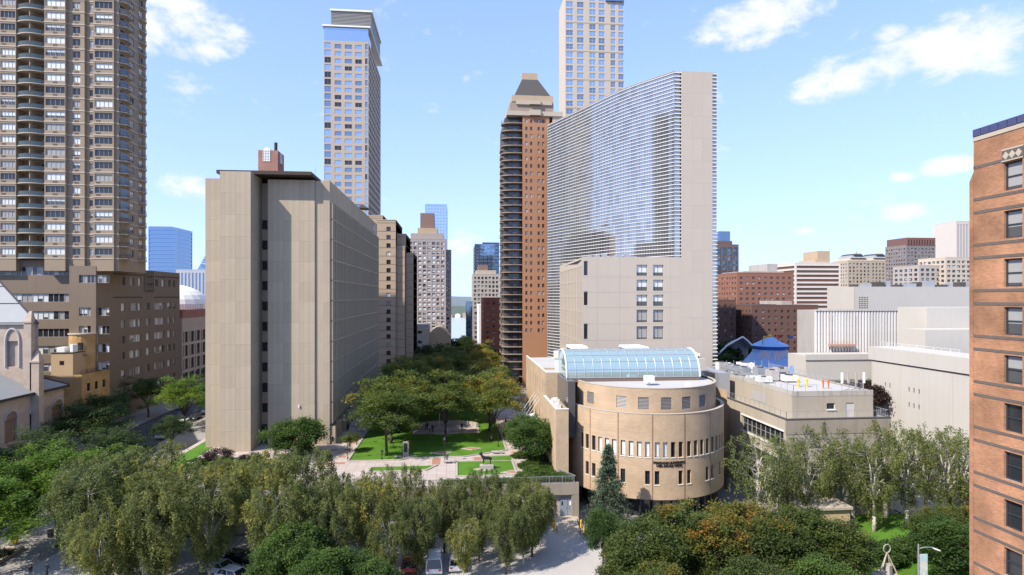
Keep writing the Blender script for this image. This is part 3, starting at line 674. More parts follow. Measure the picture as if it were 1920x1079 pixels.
for (px, py, w, d, h) in ((1217, 722, 1.4, 1.4, 1.1), (1120, 712, .5, .5, .4), (1290, 726, .8, .5, .25)):
    x, y = gp(px, py, 19.8); b = MB(); b.box(x - w / 2, x + w / 2, y - d / 2, y + d / 2, 19.8 + (.5 if h > 1 else 0), 19.8 + h + .4); 
    if h > 1: b.box(x - .12, x + .12, y - .12, y + .12, 19.76, 20.3)
    b.build('roof_vent', 'offwhite', B)
# glass barrel vault along X
VX0, VX1, VY, VR, VZ = 18.8, 42.2, 102.6, 4.5, 20.4
nv_, na_ = 15, 10
pw = (VX1 - VX0) / nv_; da = PI / na_
pm = MB(); 
for q in range(3):
    a_, b_ = -da / 2 + da * q / 3, -da / 2 + da * (q + 1) / 3
    pm.quad((.05, VR * -math.cos(PI / 2 - a_) , VR * math.sin(PI / 2 - a_)), (pw - .05, VR * -math.cos(PI / 2 - a_), VR * math.sin(PI / 2 - a_)), (pw - .05, VR * -math.cos(PI / 2 - b_), VR * math.sin(PI / 2 - b_)), (.05, VR * -math.cos(PI / 2 - b_), VR * math.sin(PI / 2 - b_)))
pme = pm.mesh('pane', 'vault', True)
for j in range(na_):
    ang = (j + .5) * da
    for i in range(nv_):
        o = put('pane', pme, B, (VX0 + i * pw, VY, VZ)); o.rotation_euler = (PI / 2 - ang, 0, 0)
for i in range(nv_ + 1):
    b = MB(); x = VX0 + i * pw
    pts = [(x, VY - (VR + .02) * math.cos(k * PI / 24), VZ + (VR + .02) * math.sin(k * PI / 24)) for k in range(25)]
    for p, q in zip(pts[:-1], pts[1:]): b.bar(p, q, .065 if 0 < i < nv_ else .16, 0, 5)
    b.build('vault_rib', 'steel' if 0 < i < nv_ else 'offwhite', B)
for j in range(na_ + 1):
    a = j * da; b = MB(); y, z = VY - (VR + .02) * math.cos(a), VZ + (VR + .02) * math.sin(a); b.bar((VX0, y, z), (VX1, y, z), .06, 0, 5); b.build('vault_purlin', 'steel', B)
mb = MB(); mb.box(VX0, VX1, VY - VR, VY - VR + .3, 19.7, VZ); mb.box(VX0, VX1, VY - VR + .3, VY + VR, 19.7, 19.9); mb.build('vault_base', plain('brown_vault_base', (.16, .11, .09), .7), B)
for x in (VX0, VX1):
    b = MB(); n = 20; b.add([(x, VY - VR * math.cos(k * PI / n), VZ + VR * math.sin(k * PI / n)) for k in range(n + 1)], [tuple(range(n + 1))]); b.build('vault_end_glass', 'vault', B)
mb = MB(); mb.box(18.4, 19.6, 95, 107, 11, 20.3); mb.build('glass_stair_bay', 'gmid', B)
# left wing with two rows of windows, low annex
WX, WZ = 16.3, 20.5
fw = Fr(WX, 135, -PI / 2)
wu = [(135 - sy(p, WX)) for p in (995.5, 999.7, 1003.5, 1007.5, 1012, 1016.8, 1021.8)]
holes = [(u - .35, u + .35, 16.0, 18.4) for u in wu] + [(u - .35, u + .35, 10.0, 12.4) for u in wu]
mb = MB(); mb.fwall(fw, 0, 30, PZ - 1, WZ, holes, .3); mb.fwall(Fr(WX, 105), 0, 4.2, PZ - 6, WZ); mb.fwall(Fr(48, 112, PI), 0, 31.7, 0, WZ); mb.fwall(Fr(48, 100, PI / 2), 0, 36, 0, 17.6)
mb.build('wing_wall', 'drum', B)
for u in wu:
    for z in (16.0, 10.0): window(B, fw, u, z, .7, 2.4, .28, frame='dkframe', nv=0, pane='gdark')
mb = MB(); mb.box(WX + .3, 45.5, 107, 134.8, 19, WZ - .35, 0); mb.box(20, 46, 105.2, 107, 12, WZ - .4, 0); mb.build('wing_roof', 'white_roof', B)
mb = MB(); mb.box(WX, WX + .3, 105, 135, WZ, WZ + .12); mb.box(WX + .3, 20.5, 105, 105.3, WZ, WZ + .12); mb.build('wing_coping', 'offwhite', B)
mb = MB(); mb.fwall(Fr(15.9, 105, -PI / 2), 0, 13, 0, 16.3); mb.fwall(Fr(15.9, 92), 0, 2.0, 0, 16.3); mb.fwall(Fr(17.9, 92, PI / 2), 0, 8, 0, 16.3); mb.fwall(Fr(16.25, 105, -PI / 2), .35, 12.7, 14.9, 16.3); mb.build('annex_wall', 'drum', B)
mb = MB(); mb.box(16.2, 17.7, 92.3, 105, 14.6, 15.0); mb.box(17.7, 20.2, 98.5, 105, 14.6, 15.0); mb.build('annex_roof', 'white_roof', B)
mb = MB(); mb.box(15.85, 16.25, 91.95, 105, 16.3, 16.45); mb.box(16.25, 17.95, 91.95, 92.3, 16.3, 16.45); mb.build('annex_coping', 'offwhite', B)
for (x, y, w, h) in ((17.2, 100.4, 1.3, 1.5), (17.1, 97.6, 1.0, 1.1)):
    b = MB(); b.box(x - w / 2, x + w / 2, y - w / 2, y + w / 2, 15, 15 + h); b.cyl(x, y, 15 + h, 15.2 + h, w * .38, n=12); b.build('air_conditioner', 'offwhite', B)
# entrance canopy hung on rods
mb = MB(); mb.add([(WX, 112, 9.6), (12.2, 112, 9.0), (12.2, 122, 9.0), (WX, 122, 9.6), (WX, 112, 9.85), (12.2, 112, 9.2), (12.2, 122, 9.2), (WX, 122, 9.85)], [(0, 1, 2, 3), (7, 6, 5, 4), (0, 4, 5, 1), (1, 5, 6, 2), (2, 6, 7, 3), (3, 7, 4, 0)]); cano = mb.build('canopy', 'white', B)
for y in (113, 115.5, 118, 120.5):
    b = MB(); b.bar((12.8, y, 9.3), (WX, y, 14.4), .05, 0, 4); b.build('canopy_rod', 'offwhite', cano)
# roof plant behind the vault
for (x0, x1, y0, y1, z1) in ((22, 27, 114, 121, 23.4), (33.5, 39.5, 114, 122, 23.2), (44.5, 47.6, 108, 114, 22.4)):
    b = MB(); b.box(x0, x1, y0, y1, WZ - .4, z1); b.box(x0 + .8, x1 - .8, y0 + .8, y1 - 1, z1 + .5, z1 + .9, 1); b.box(x0 + 1, x1 - 1, y0 + 1, y1 - 1.2, z1, z1 + .5, 2); b.build('roof_plant', ['travertine', 'white', 'dkmetal'], B)
b = MB(); b.box(18.2, 19.0, 106.2, 106.7, WZ, WZ + 3.4); b.box(18.0, 19.6, 106.1, 106.8, WZ + 2.4, WZ + 3.8); b.build('roof_cabinet', 'offwhite', B)
# lettering
def letters(txt, size, name, parent, m_, place, extr=.06):
    cu = bpy.data.curves.new(name, 'FONT'); cu.body = txt; cu.size = size; cu.align_x = 'CENTER'; cu.extrude = extr; cu.space_line = 1.0; cu.offset = .006
    t = bpy.data.objects.new('tmp', cu); col.objects.link(t); me = bpy.data.meshes.new_from_object(t.evaluated_get(bpy.context.evaluated_depsgraph_get())); bpy.data.objects.remove(t)
    for v in me.vertices: v.co = place(v.co.x, v.co.y, v.co.z)
    me.materials.clear(); me.materials.append(M[m_]); me.name = name; o = bpy.data.objects.new(name, me); link(o, parent); return o
ta = drum_ang(1255, DR)
o = letters('FORDHAM UNIVERSITY\nNED DOYLE WING', .47, 'lettering', B, 'bronze', lambda x, y, z: DP(DR)(ta + x / DR, 8.85 + y, .08 + z)); tag(o, 'dark raised letters reading FORDHAM UNIVERSITY NED DOYLE WING')

# ---- stained concrete block right of the round building
B = bld('concrete_theatre_block', 60, 100, 'stepped stained concrete block with a cluttered flat roof and railings')
BX, BY, BZ = 51.6, 87.4, 14.9; BX1 = sx(1670, BY)
fl = Fr(BX, 118, -PI / 2)
def yu(px): return 118 - sy(px, BX)
strips = [(yu(1391), yu(1469), 10.2, 12.9), (yu(1391), yu(1469), 5.9, 8.3), (yu(1391), yu(1469), 1.6, 4.0)]
mb = MB(); mb.fwall(fl, 0, 118 - BY, 0, BZ, strips, .4); mb.build('side_wall', 'conc_light', B)
mb = MB(); mb.fwall(Fr(BX, BY), 0, BX1 - BX, 0, 12.6); mb.fwall(Fr(BX1, BY, PI / 2), 0, 30, 0, BZ); mb.build('front_wall', mat('grey_concrete', (.33, .30, .26), .9, .2, .6, 5, streak=.1, bump=.15), B)
mb = MB(); mb.fbox(Fr(BX, BY), -.03, BX1 - BX + .03, 12.6, BZ, -.3, .06); mb.build('parapet', 'conc_dark', B)
mb = MB(); mb.fbox(Fr(BX, BY), -.08, BX1 - BX + .08, BZ, BZ + .12, -.45, .12); mb.fbox(fl, 0, 118 - BY - .45, BZ, BZ + .12, -.4, .08); mb.build('coping', 'slate_brown', B)
mb = MB(); mb.box(BX + .3, BX1 - .3, BY + .5, 118, BZ - .6, BZ - .5); mb.build('terrace_roof', 'white_roof', B)
for (u0, u1, z0, z1) in strips:
    n = 9; w = (u1 - u0) / n
    for i in range(n): window(B, fl, u0 + (i + .5) * w, z0, w, z1 - z0, .36, frame='alu', nv=0, nh=1, pane='gdark', ft=.07)
    mb = MB(); mb.fbox(fl, u0 - .2, u1 + .2, z1, z1 + .22, 0, .12); mb.fbox(fl, u0 - .2, u1 + .2, z0 - .2, z0, 0, .12); mb.build('window_surround', 'offwhite', B)
UX, UY, UZ = 53.9, 89.6, 18.9; UX1 = sx(1637, UY)
f = Fr(UX, UY)
wx0, wx1 = sx(1550, UY) - UX, sx(1566, UY) - UX; dx0, dx1 = sx(1586, UY) - UX, sx(1601, UY) - UX
mb = MB(); mb.fwall(f, 0, UX1 - UX, BZ - .5, UZ, [(wx0, wx1, 15.95, 17.0), (dx0, dx1, BZ - .5, 17.0)], .2); mb.fwall(Fr(UX, 122, -PI / 2), 0, 122 - UY, BZ - .5, UZ); mb.fwall(Fr(UX1, UY, PI / 2), 0, 32, BZ - .5, UZ); mb.build('upper_wall', 'conc_light', B)
stm = mat('rain_stained_concrete', (.40, .37, .32), .9, .3, .7, 5, streak=.5)
mb = MB(); mb.fbox(f, 0, UX1 - UX, UZ - .75, UZ + .1, -.2, .03); mb.fbox(Fr(UX, 122, -PI / 2), 0, 122 - UY, UZ - .6, UZ + .1, -.2, .03); mb.build('stained_parapet', stm, B)
window(B, f, (wx0 + wx1) / 2, 15.95, wx1 - wx0, 1.05, .18, frame='offwhite', pane='gdark', nv=0, sill=True)
mb = MB(); mb.fbox(f, dx0, dx1, BZ - .5, 16.95, -.2, -.12); mb.build('door', mat('pale_door', (.5, .48, .45), .6, .1), B)
mb = MB(); mb.fbox(Fr(UX, 122, -PI / 2), 19.5, 24.5, 15.6, 17.2, .0, .05); mb.build('wall_grille', 'travgrey', B)
mb = MB(); mb.box(UX + .2, UX1 - .2, UY + .2, 122, UZ - .5, UZ - .3); mb.build('roof', 'white_roof', B)
mb = MB(); mb.box(50.2, 52.4, 108, 121, BZ - 3, 19.6); mb.build('metal_stair_panel', 'steel', B)
railing(MB(), [(BX + .2, 117.5, BZ + .1), (BX + .2, BY + .3, BZ + .1), (BX1 - .2, BY + .3, BZ + .1), (BX1 - .2, 98, BZ + .1)], 1.1, .5, 0, 1.6, .025).build('terrace_railing', 'steel', B)
railing(MB(), [(UX + .6, 121, UZ - .3), (UX + .6, UY + .6, UZ - .3), (UX + 4.6, UY + .6, UZ - .3)], 1.3, .6, 0, 1.8, .025).build('roof_railing', 'steel', B)
railing(MB(), [(UX1 - .3, 121, UZ - .3), (UX1 - .3, UY + 2, UZ - .3)], 1.2, .25, 0, 1.8, .03).build('roof_railing', 'steel', B)
rr = random.Random(3)
for k in range(16):
    x = UX + 1 + rr.random() * (UX1 - UX - 5); y = 101 + rr.random() * 19; w, d, h = .8 + rr.random() * 2.2, .8 + rr.random() * 2, .6 + rr.random() * 1.3
    b = MB(); b.box(x - w / 2, x + w / 2, y - d / 2, y + d / 2, UZ - .3 + .25, UZ - .3 + .25 + h); b.cyl(x, y, UZ - .05 + h, UZ + .12 + h, min(w, d) * .35, n=10, mi=1)
    for sx_, sy_ in ((-.4, -.4), (.4, .4), (-.4, .4), (.4, -.4)): b.box(x + sx_ * w - .05, x + sx_ * w + .05, y + sy_ * d - .05, y + sy_ * d + .05, UZ - .35, UZ)
    b.build('air_conditioner', [['steel', 'offwhite', 'travgrey'][k % 3], 'dkmetal'], B)
for k in range(6):
    b = MB(); y = 103 + k * 3; b.box(UX + .8, UX1 - 5, y, y + .35, UZ + .1, UZ + .45); 
    for q in range(5): b.box(UX + 1 + q * 1.9, UX + 1.1 + q * 1.9, y, y + .35, UZ - .3, UZ + .1)
    b.build('roof_duct', ['steel', 'offwhite'][k % 2], B)
for k in range(14):
    x = UX + 1.2 + (k % 7) * 1.5; y = 106 + (k // 7) * 9; b = MB(); b.bar((x, y, UZ - .3), (x, y, UZ + 2.3), .04, 0, 4); b.build('roof_post', 'steel', B)
for px in (1578, 1590, 1605, 1619):
    x = sx(px, 92); b = MB(); b.bar((x, 92, UZ - .3), (x, 92, UZ + 2.4), .05); b.box(x - .17, x + .17, 91.8, 91.95, UZ + .9, UZ + 2.7, 1); o = b.build('antenna_panel', ['steel', 'white' if px in (1578, 1619) else 'cream'], B)
for px, py in ((1497, 716), (1513, 719)):
    x = sx(px, 96); b = MB(); b.cyl(x, 96, UZ - .3, UZ + 1.0, .16, n=8); b.cyl(x, 96, UZ + 1.0, UZ + 1.3, .3, .1, n=8); b.build('standpipe', 'yellow', B)
# ---- apartment tower with balconies and its brown podium (left)
B = bld('apartment_tower', -96, 158, 'taupe brick apartment tower with curved balconies on a brown podium')
TY = 150.0
rng = random.Random(21)
segs = [(-70, 30, 0), (30, 86, 2.6), (86, 125, -.5), (125, 157, .3), (157, 178, .9), (178, 215.5, -.5), (215.5, 222, 0)]      # px from, px to, set back
def TX(px): return sx(px, TY)
TZ0, NF, FHt = 43.4, 29, 2.96
TZ1 = TZ0 + NF * FHt
tw = MB(); outline = []
WIN = [(1, 28.5, 1.55, 3), (-35, -6, 1.55, 3), (88, 124, 1.6, 3), (135, 149, 1.6, 1), (163.5, 170, 1.5, 0), (180, 213, 1.6, 3)]
def seg_of(px):
    for a, b, d in segs:
        if a <= px < b: return d
frs = Fr(TX(222), TY, PI / 2)
SW = [(5.0, 6.9), (9.2, 11.2)]; SD = 12.6
holes_s = [(a, b, TZ0 + k * FHt + .85, TZ0 + k * FHt + 2.4) for k in range(NF) for a, b in SW]
prev = None
for a, b, d in segs:
    fr = Fr(TX(a), TY + d); w = TX(b) - TX(a)
    holes = []
    for (p0, p1, h, nv) in WIN:
        if a <= p0 < b: holes += [(TX(p0) - TX(a), TX(p1) - TX(a), TZ0 + k * FHt + .85, TZ0 + k * FHt + .85 + h) for k in range(NF)]
    if a == 30: holes = [(w * .12, w * .42, TZ0 + k * FHt + .15, TZ0 + k * FHt + 2.35) for k in range(NF)] + [(w * .6, w * .92, TZ0 + k * FHt + .15, TZ0 + k * FHt + 2.35) for k in range(NF)]
    tw.fwall(fr, 0, w, TZ0 - 3, TZ1, holes, .22)
    for h in holes:
        k = dict(frame='alu', nv=(1 if a == 30 else 3 if h[1] - h[0] > 3 else 1 if h[1] - h[0] > 1.3 else 0), **(rnd_win(rng, .45)))
        window(B, fr, (h[0] + h[1]) / 2, h[2], h[1] - h[0], h[3] - h[2], .2, **k)
    if prev is not None:
        y0, y1 = sorted((TY + prev, TY + d)); x = TX(a)
        tw.fwall(Fr(x, y0, PI / 2) if d > prev else Fr(x, y1, -PI / 2), 0, y1 - y0, TZ0 - 3, TZ1)
    outline += [(TX(a), TY + d), (TX(b), TY + d)]; prev = d
tw.fwall(frs, 0, SD, TZ0 - 3, TZ1, holes_s, .22)
for k in range(NF):
    for a, b in SW: window(B, frs, (a + b) / 2, TZ0 + k * FHt + .85, b - a, 1.55, .2, frame='alu', nv=1, **rnd_win(rng, .6))
tw.build('wall', 'taupe', B)
mb = MB(); mb.prism([(TX(-70), TY + 3), (TX(222) - .3, TY + 3), (TX(222) - .3, TY + SD), (TX(-70), TY + SD)], TZ0 - 3, TZ1 + .5); mb.build('roof', 'taupe', B)
# cream floor bands following the bays, curved balconies, vents
outline += [(TX(222), TY + SD)]
bm = MB()
for (x0, y0), (x1, y1) in zip(outline[:-1], outline[1:]):
    if abs(x1 - x0) + abs(y1 - y0) < .01: continue
    a = math.atan2(y1 - y0, x1 - x0); f = Fr(x0, y0, a); L = math.hypot(x1 - x0, y1 - y0); bm.fbox(f, -.06, L + .06, 0, .3, -.05, .09)
bme = bm.mesh('floor_band', 'cream')
bal = MB(); xa, xb = TX(30), TX(86); n = 14
cur = [(xa + (xb - xa) * i / n, TY + .3 - 1.25 * math.sin(PI * i / n) ** .8) for i in range(n + 1)]
bal.prism(cur + [(xb, TY + 2.55), (xa, TY + 2.55)], 0, .2)
balm = bal.mesh('balcony_slab', 'cream')
rl = MB()
for p, q in zip(cur[:-1], cur[1:]):
    rl.quad((p[0], p[1] + .05, .25), (q[0], q[1] + .05, .25), (q[0], q[1] + .05, 1.15), (p[0], p[1] + .05, 1.15), 1); rl.bar((p[0], p[1] + .05, 1.18), (q[0], q[1] + .05, 1.18), .03, 0, 4)
    rl.bar((p[0], p[1] + .05, .2), (p[0], p[1] + .05, 1.18), .025, 0, 4)
rlm = rl.mesh('balcony_railing', ['dkmetal', glass('green_balcony_glass', (.05, .075, .07), .1)])
div = MB(); xm = (xa + xb) / 2; div.box(xm - .08, xm + .08, TY - .5, TY + 2.55, .2, 2.6); divm = div.mesh('balcony_divider', 'tanbrick')
sb_ = MB(); sb_.prism([(TX(222) + .02, TY + .2), (TX(222) + 1.5, TY + .9), (TX(222) + 1.5, TY + 3.4), (TX(222) + .02, TY + 4.6)], 0, .18); sbm = sb_.mesh('balcony_slab', 'cream')
srl = MB(); railing(srl, [(TX(222) + .1, TY + .3, .18), (TX(222) + 1.42, TY + .95, .18), (TX(222) + 1.42, TY + 3.35, .18), (TX(222) + .1, TY + 4.5, .18)], 1.0, .22); srm = srl.mesh('balcony_railing', 'dkmetal')
vm = MB().box(-.5, .5, -.03, .02, 0, .38).mesh('air_vent', plain('brown_vent', (.07, .05, .04), .7))
gd = MB(); gd.box(0, .03, .8, 4.2, .1, 2.45); gdm = gd.mesh('balcony_door', 'gdark')
for k in range(NF + 1):
    z = TZ0 + k * FHt
    put('floor_band', bme, B, (0, 0, z - .15))
    if k == NF: break
    s1 = put('balcony_slab', balm, B, (0, 0, z - .06)); put('balcony_railing', rlm, s1, (0, 0, z - .06)); put('balcony_divider', divm, s1, (0, 0, z - .06))
    s2 = put('balcony_slab', sbm, B, (0, 0, z - .05)); put('balcony_railing', srm, s2, (0, 0, z - .05)); put('balcony_door', gdm, B, (TX(222), TY, z))
    s3 = put('balcony_slab', sbm, B, (-.7, 8.2, z - .05)); put('balcony_railing', srm, s3, (-.7, 8.2, z - .05))
    for px, d in ((106, -.5), (142, .3), (186.5, -.5), (7, 0)): put('air_vent', vm, B, (TX(px), TY + d, z + .25))
# podium
PX, PT = -85.7, 41.6
f0 = Fr(TX(-70), TY + 1.2); wL = TX(131) - TX(-70)
def rows(fr, u0, u1, zs, h): return [(u0, u1, z, z + h) for z in zs]
zl = [sz(60, y, TY) for y in (500, 551, 584, 617.5, 650, 683)]
hl = [(TX(-60) - TX(-70), TX(123) - TX(-70), z - 2.0, z) for z in zl]
pod = MB(); pod.fwall(f0, 0, wL, 0, PT + 1.4, hl, .35)
for h in hl:
    n = 18; w = (h[1] - h[0]) / n
    for i in range(n): window(B, f0, h[0] + (i + .5) * w, h[2], w, h[3] - h[2], .3, frame='alu', nv=0, **rnd_win(rng, .5 if h[2] < 33 else .1))
xA, xB = TX(133), PX
f1 = Fr(xA, TY - .6); zr = [sz(180, y, TY) for y in (577, 611, 645, 678)]
h1 = [(sx(a, TY) - xA, sx(b, TY) - xA, z - 2.0, z) for z in zr for a, b in ((151, 173), (186, 207.5))] + [(sx(151, TY) - xA, sx(207.5, TY) - xA, sz(180, 531, TY), sz(180, 516, TY))]
pod.fwall(f1, 0, xB - xA, 0, PT, h1, .35); pod.fwall(Fr(xA, TY + 1.2, -PI / 2), 0, 1.8, 0, PT)
for h in h1:
    n = 8 if h[1] - h[0] > 5 else 3; w = (h[1] - h[0]) / n
    for i in range(n): window(B, f1, h[0] + (i + .5) * w, h[2], w, h[3] - h[2], .3, frame='alu', nv=0, nh=0, **rnd_win(rng, .6 if n == 3 else .15))
PL = sy(337, PX) - (TY - .6); f2 = Fr(PX, TY - .6, PI / 2)
def pu(px): return sy(px, PX) - (TY - .6)
zc = [34.2 - (y - 557) / 1100 * (TY / (CT - _r(230) * ST)) for y in (570, 604, 636, 668, 704, 738)]
h2 = []
for z in zc:
    for a, b in ((227, 235), (243, 264.5), (274, 281), (289.5, 308), (314, 320), (325, 328.5)): h2.append((pu(a), pu(b), z - 2.0, z))
for a, b in ((228, 235), (244, 251), (259, 265), (291, 296), (303, 308.5), (315, 320), (325, 328.5)): h2.append((pu(a), pu(b), 37.2, 39.3))
h2.append((pu(270), pu(287), 35.6, PT - .2))
pod.fwall(f2, 0, PL, 0, PT, h2, .35); pod.fwall(Fr(PX, TY - .6 + PL, PI), 0, 20, 0, PT)
for h in h2[:-1]:
    w_ = h[1] - h[0]; n = 5 if w_ > 4 else 1; w = w_ / n
    for i in range(n): window(B, f2, h[0] + (i + .5) * w, h[2], w, h[3] - h[2], .3, frame='alu', nv=0, nh=0, **rnd_win(rng, .45))
h = h2[-1]; put('glass_bay', win_mesh(h[1] - h[0], h[3] - h[2], 'dkframe', 'gdark', 4, 6), B, f2.p((h[0] + h[1]) / 2, h[2], .1), PI / 2)
pod.build('podium_wall', 'podium', B)
mb = MB(); mb.prism([(TX(-70), TY + 1.6), (xA + .2, TY + 1.6), (xA + .2, TY - .4), (PX - .2, TY - .4), (PX - .2, TY - .8 + PL), (TX(-70), TY - .8 + PL)], PT - 1, PT - .4); mb.build('podium_roof', 'slate_brown', B)
for z0 in (PT - 1.7, 33.9):
    for a, b in ((212, 268), (289, 337)):
        mb = MB(); mb.fbox(f2, max(.1, pu(a)), pu(b) - .1, z0, z0 + .35, 0, .05); mb.build('dark_band', plain('dark_brick_band', (.06, .047, .04), .85), B)
for z in zr + zl[2:]:
    pass

# ---- yellow brick house with roof garden
B = bld('yellow_brick_house', -88, 148, 'small yellow brick house with a stair tower and roof garden')
YX, YY = PX + .6, 143.0
f = Fr(YX, YY, PI / 2); wz = (9.9, 14.0)
hw = [(u - .62, u + .62, z, z + 1.9) for z in (4.2, 8.2, 12.2) for u in (2.6, 5.6, 8.6)]
mb = MB(); mb.fwall(f, 0, 10.9, 0, 16.4, hw, .25); mb.fwall(Fr(sx(65, YY), YY), 0, YX - sx(65, YY), 0, 16.4); mb.build('wall', 'yellowbrick', B)
for h in hw: window(B, f, (h[0] + h[1]) / 2, h[2], 1.24, 1.9, .22, frame='dkframe', nv=0, nh=1, pane='gdark', sill=True)
for z in (6.6, 10.6, 14.6):
    mb = MB(); mb.fbox(f, 0, 10.9, z, z + .18, 0, .05); mb.fbox(Fr(sx(65, YY), YY), 0, YX - sx(65, YY) + .05, z, z + .18, 0, .05); mb.build('stone_band', 'tanstucco', B)
mb = MB(); mb.box(sx(65, YY), YX - .3, YY + .3, 153.8, 15.6, 16.0); mb.build('roof', 'slate_brown', B)
x0, x1 = sx(96, YY), sx(137, YY); mb = MB(); mb.box(x0, x1, YY - .05, YY + 5, 15, 21.3); mb.build('stair_block', 'tanstucco', B); mb = MB(); mb.box(x0 - .1, x1 + .1, YY - .15, YY + 5.1, 21.3, 21.5); mb.build('stair_block_coping', 'slate_brown', B)
mb = MB(); mb.box((x0 + x1) / 2 - .5, (x0 + x1) / 2 + .4, YY - .1, YY, 18.7, 19.6); mb.build('window', 'gdark', B)
cx, cy = sx(158, 150), 150; mb = MB(); mb.cyl(cx, cy, 15.5, sz(158, 627, 150), 3.0, n=20); tower = mb.build('stair_tower', 'yellowbrick', B)
mb = MB(); mb.cyl(cx, cy, sz(158, 627, 150), sz(158, 624.5, 150), 3.2, n=20); mb.build('tower_coping', 'cream', tower)
for z in (17, 21.2): mb = MB(); mb.box(cx + .4, cx + 1.3, cy - 3.05, cy - 2.6, z, z + 2.2); mb.build('window', 'gdark', tower)
mb = MB(); mb.prism([(cx - 1.6, cy - 3.9), (cx + 2.4, cy - 3.4), (cx + 2.4, cy - 2.4), (cx - 1.6, cy - 2.4)], 20.5, 20.75); railing(mb, [(cx - 1.5, cy - 3.8, 20.75), (cx + 2.3, cy - 3.35, 20.75)], .9, .3); mb.build('balcony', 'brownslab', tower)
mb = MB(); mb.box(x0 + .5, x0 + 2.2, YY + 1, YY + 3, 21.5, 22.6); mb.cyl(x0 + 3.6, YY + 2, 21.5, 23.2, .7, n=10); mb.build('roof_plant', 'white', B)
mb = MB(); railing(mb, [(YX - .2, YY + .2, 16.4), (YX - .2, 153.4, 16.4)], .9, .3); mb.build('roof_railing', 'dkmetal', B)

# ---- granite church
B = bld('granite_church', -95, 122, 'grey granite church with slate roofs and a blind pointed arch')
CYn = 120.0; ez = 29.2; X0 = -150; X1c = sx(72, CYn)
mb = MB(); 
ax0, ax1, az0, az1 = sx(11, CYn), sx(37, CYn), sz(24, 688, CYn), sz(24, 640, CYn)
mb.fwall(Fr(X0, CYn), 0, X1c - X0, 0, ez, [(ax0 - X0, ax1 - X0, az0, az1)], .5); mb.box(ax0, ax1, CYn + .5, CYn + .7, az0 - .5, az1 + 3)
mb.add([(X1c, CYn, 0), (X1c - 15, CYn + 15, 0), (X1c - 15, CYn + 15, ez), (X1c, CYn, ez)], [(0, 1, 2, 3)])
mb.build('wall', 'granite', B)
arc = MB(); w = ax1 - ax0; xm = (ax0 + ax1) / 2; pts = [(ax0, az0)] + [(ax0 + w * .5 * (1 - math.cos(q * PI / 12)) , az1 + w * .95 * math.sin(q * PI / 12)) for q in range(7)] + [(ax1 - w * .5 * (1 - math.cos(q * PI / 12)), az1 + w * .95 * math.sin(q * PI / 12)) for q in range(6, -1, -1)] + [(ax1, az0)]
for p, q in zip(pts[:-1], pts[1:]): arc.bar((p[0], CYn - .05, p[1]), (q[0], CYn - .05, q[1]), .25, 0, 6)
arc.build('arch_moulding', 'travgrey', B)
HX, HY, HZ = sx(-6, CYn + 11), CYn + 11, sz(-6, 522, CYn + 11)
mb = MB(); mb.add([(X0, CYn - .5, ez - .2), (X1c + .3, CYn - .5, ez - .2), (HX, HY, HZ), (X0, HY, HZ), (X1c - 15, CYn + 15, ez - .2), (X0, CYn + 22.5, ez - .2)], [(0, 1, 2, 3), (1, 4, 2), (3, 2, 4, 5)]); rf = mb.build('roof', 'slate', B)
for q in (.02, .42, .8):
    b = MB(); p_ = Vector((X1c, CYn - .5, ez - .1)).lerp(Vector((HX, HY, HZ + .1)), q); b.bar((X0, p_.y, p_.z), tuple(p_), .1, 0, 4); b.build('snow_rail', 'dkmetal', rf)
b = MB(); b.bar((X1c + .3, CYn - .5, ez), (HX, HY, HZ + .05), .2, 0, 5); b.build('hip_cap', 'dkmetal', rf)
for (px, zt, wd) in ((55, 31.5, 1.3), (68, 24, 1.6)):
    x = sx(px, CYn - .8); b = MB(); b.box(x - wd / 2, x + wd / 2, CYn - 1.3, CYn, 0, zt - 2.2); b.box(x - wd / 2 - .12, x + wd / 2 + .12, CYn - 1.45, CYn, zt - 2.2, zt - 1.9); b.frustum([(x - wd / 2, CYn - 1.3), (x + wd / 2, CYn - 1.3), (x + wd / 2, CYn), (x - wd / 2, CYn)], zt - 1.9, [(x - .2, CYn - .5), (x + .2, CYn - .5), (x + .2, CYn - .1), (x - .2, CYn - .1)], zt); b.build('buttress', 'granite', B)
AX, aZ = -79.6, 16.2
f = Fr(AX, 70, PI / 2); hs = [(5 + k * 6.2, 8 + k * 6.2, 8.0, 12.2) for k in range(9)]
mb = MB(); mb.fwall(f, 0, 58, 0, aZ, hs, .4); mb.fwall(Fr(AX, 128, PI), 0, 20, 0, aZ); mb.fwall(Fr(-110, 70), 0, 30.4, 0, aZ); mb.build('aisle_wall', 'granite', B)
for h in hs:
    b = MB(); b.fbox(f, h[0], h[1], h[2], h[3], -.45, -.35); b.build('window', plain('brown_leaded_glass', (.20, .13, .10), .4), B)
    c = (h[0] + h[1]) / 2; b = MB(); pts = [(c - 1.5 * math.cos(q * PI / 10), h[3] + 1.5 * math.sin(q * PI / 10)) for q in range(11)]
    b.add([f.p(u, z, .03) for u, z in pts], [tuple(range(11))], 1)
    for p, q in zip(pts[:-1], pts[1:]): b.bar(f.p(p[0], p[1], .05), f.p(q[0], q[1], .05), .2, 0, 5)
    b.build('round_arch', ['travgrey', plain('brown_leaded_glass', (.2, .13, .1))], B)
mb = MB(); mb.add([(AX + .6, 69.5, aZ), (AX + .6, 128.6, aZ), (AX - 12, 120, aZ + 6.2), (AX - 12, 69.5, aZ + 6.2), (-110, 128.6, aZ), (-110, 120, aZ + 6.2)], [(0, 1, 2, 3), (1, 4, 5, 2)]); rf = mb.build('aisle_roof', 'slate', B)
b = MB(); b.box(AX + .3, AX + .75, 69.5, 128.7, aZ - .45, aZ + .02); b.build('gutter', 'black', rf)
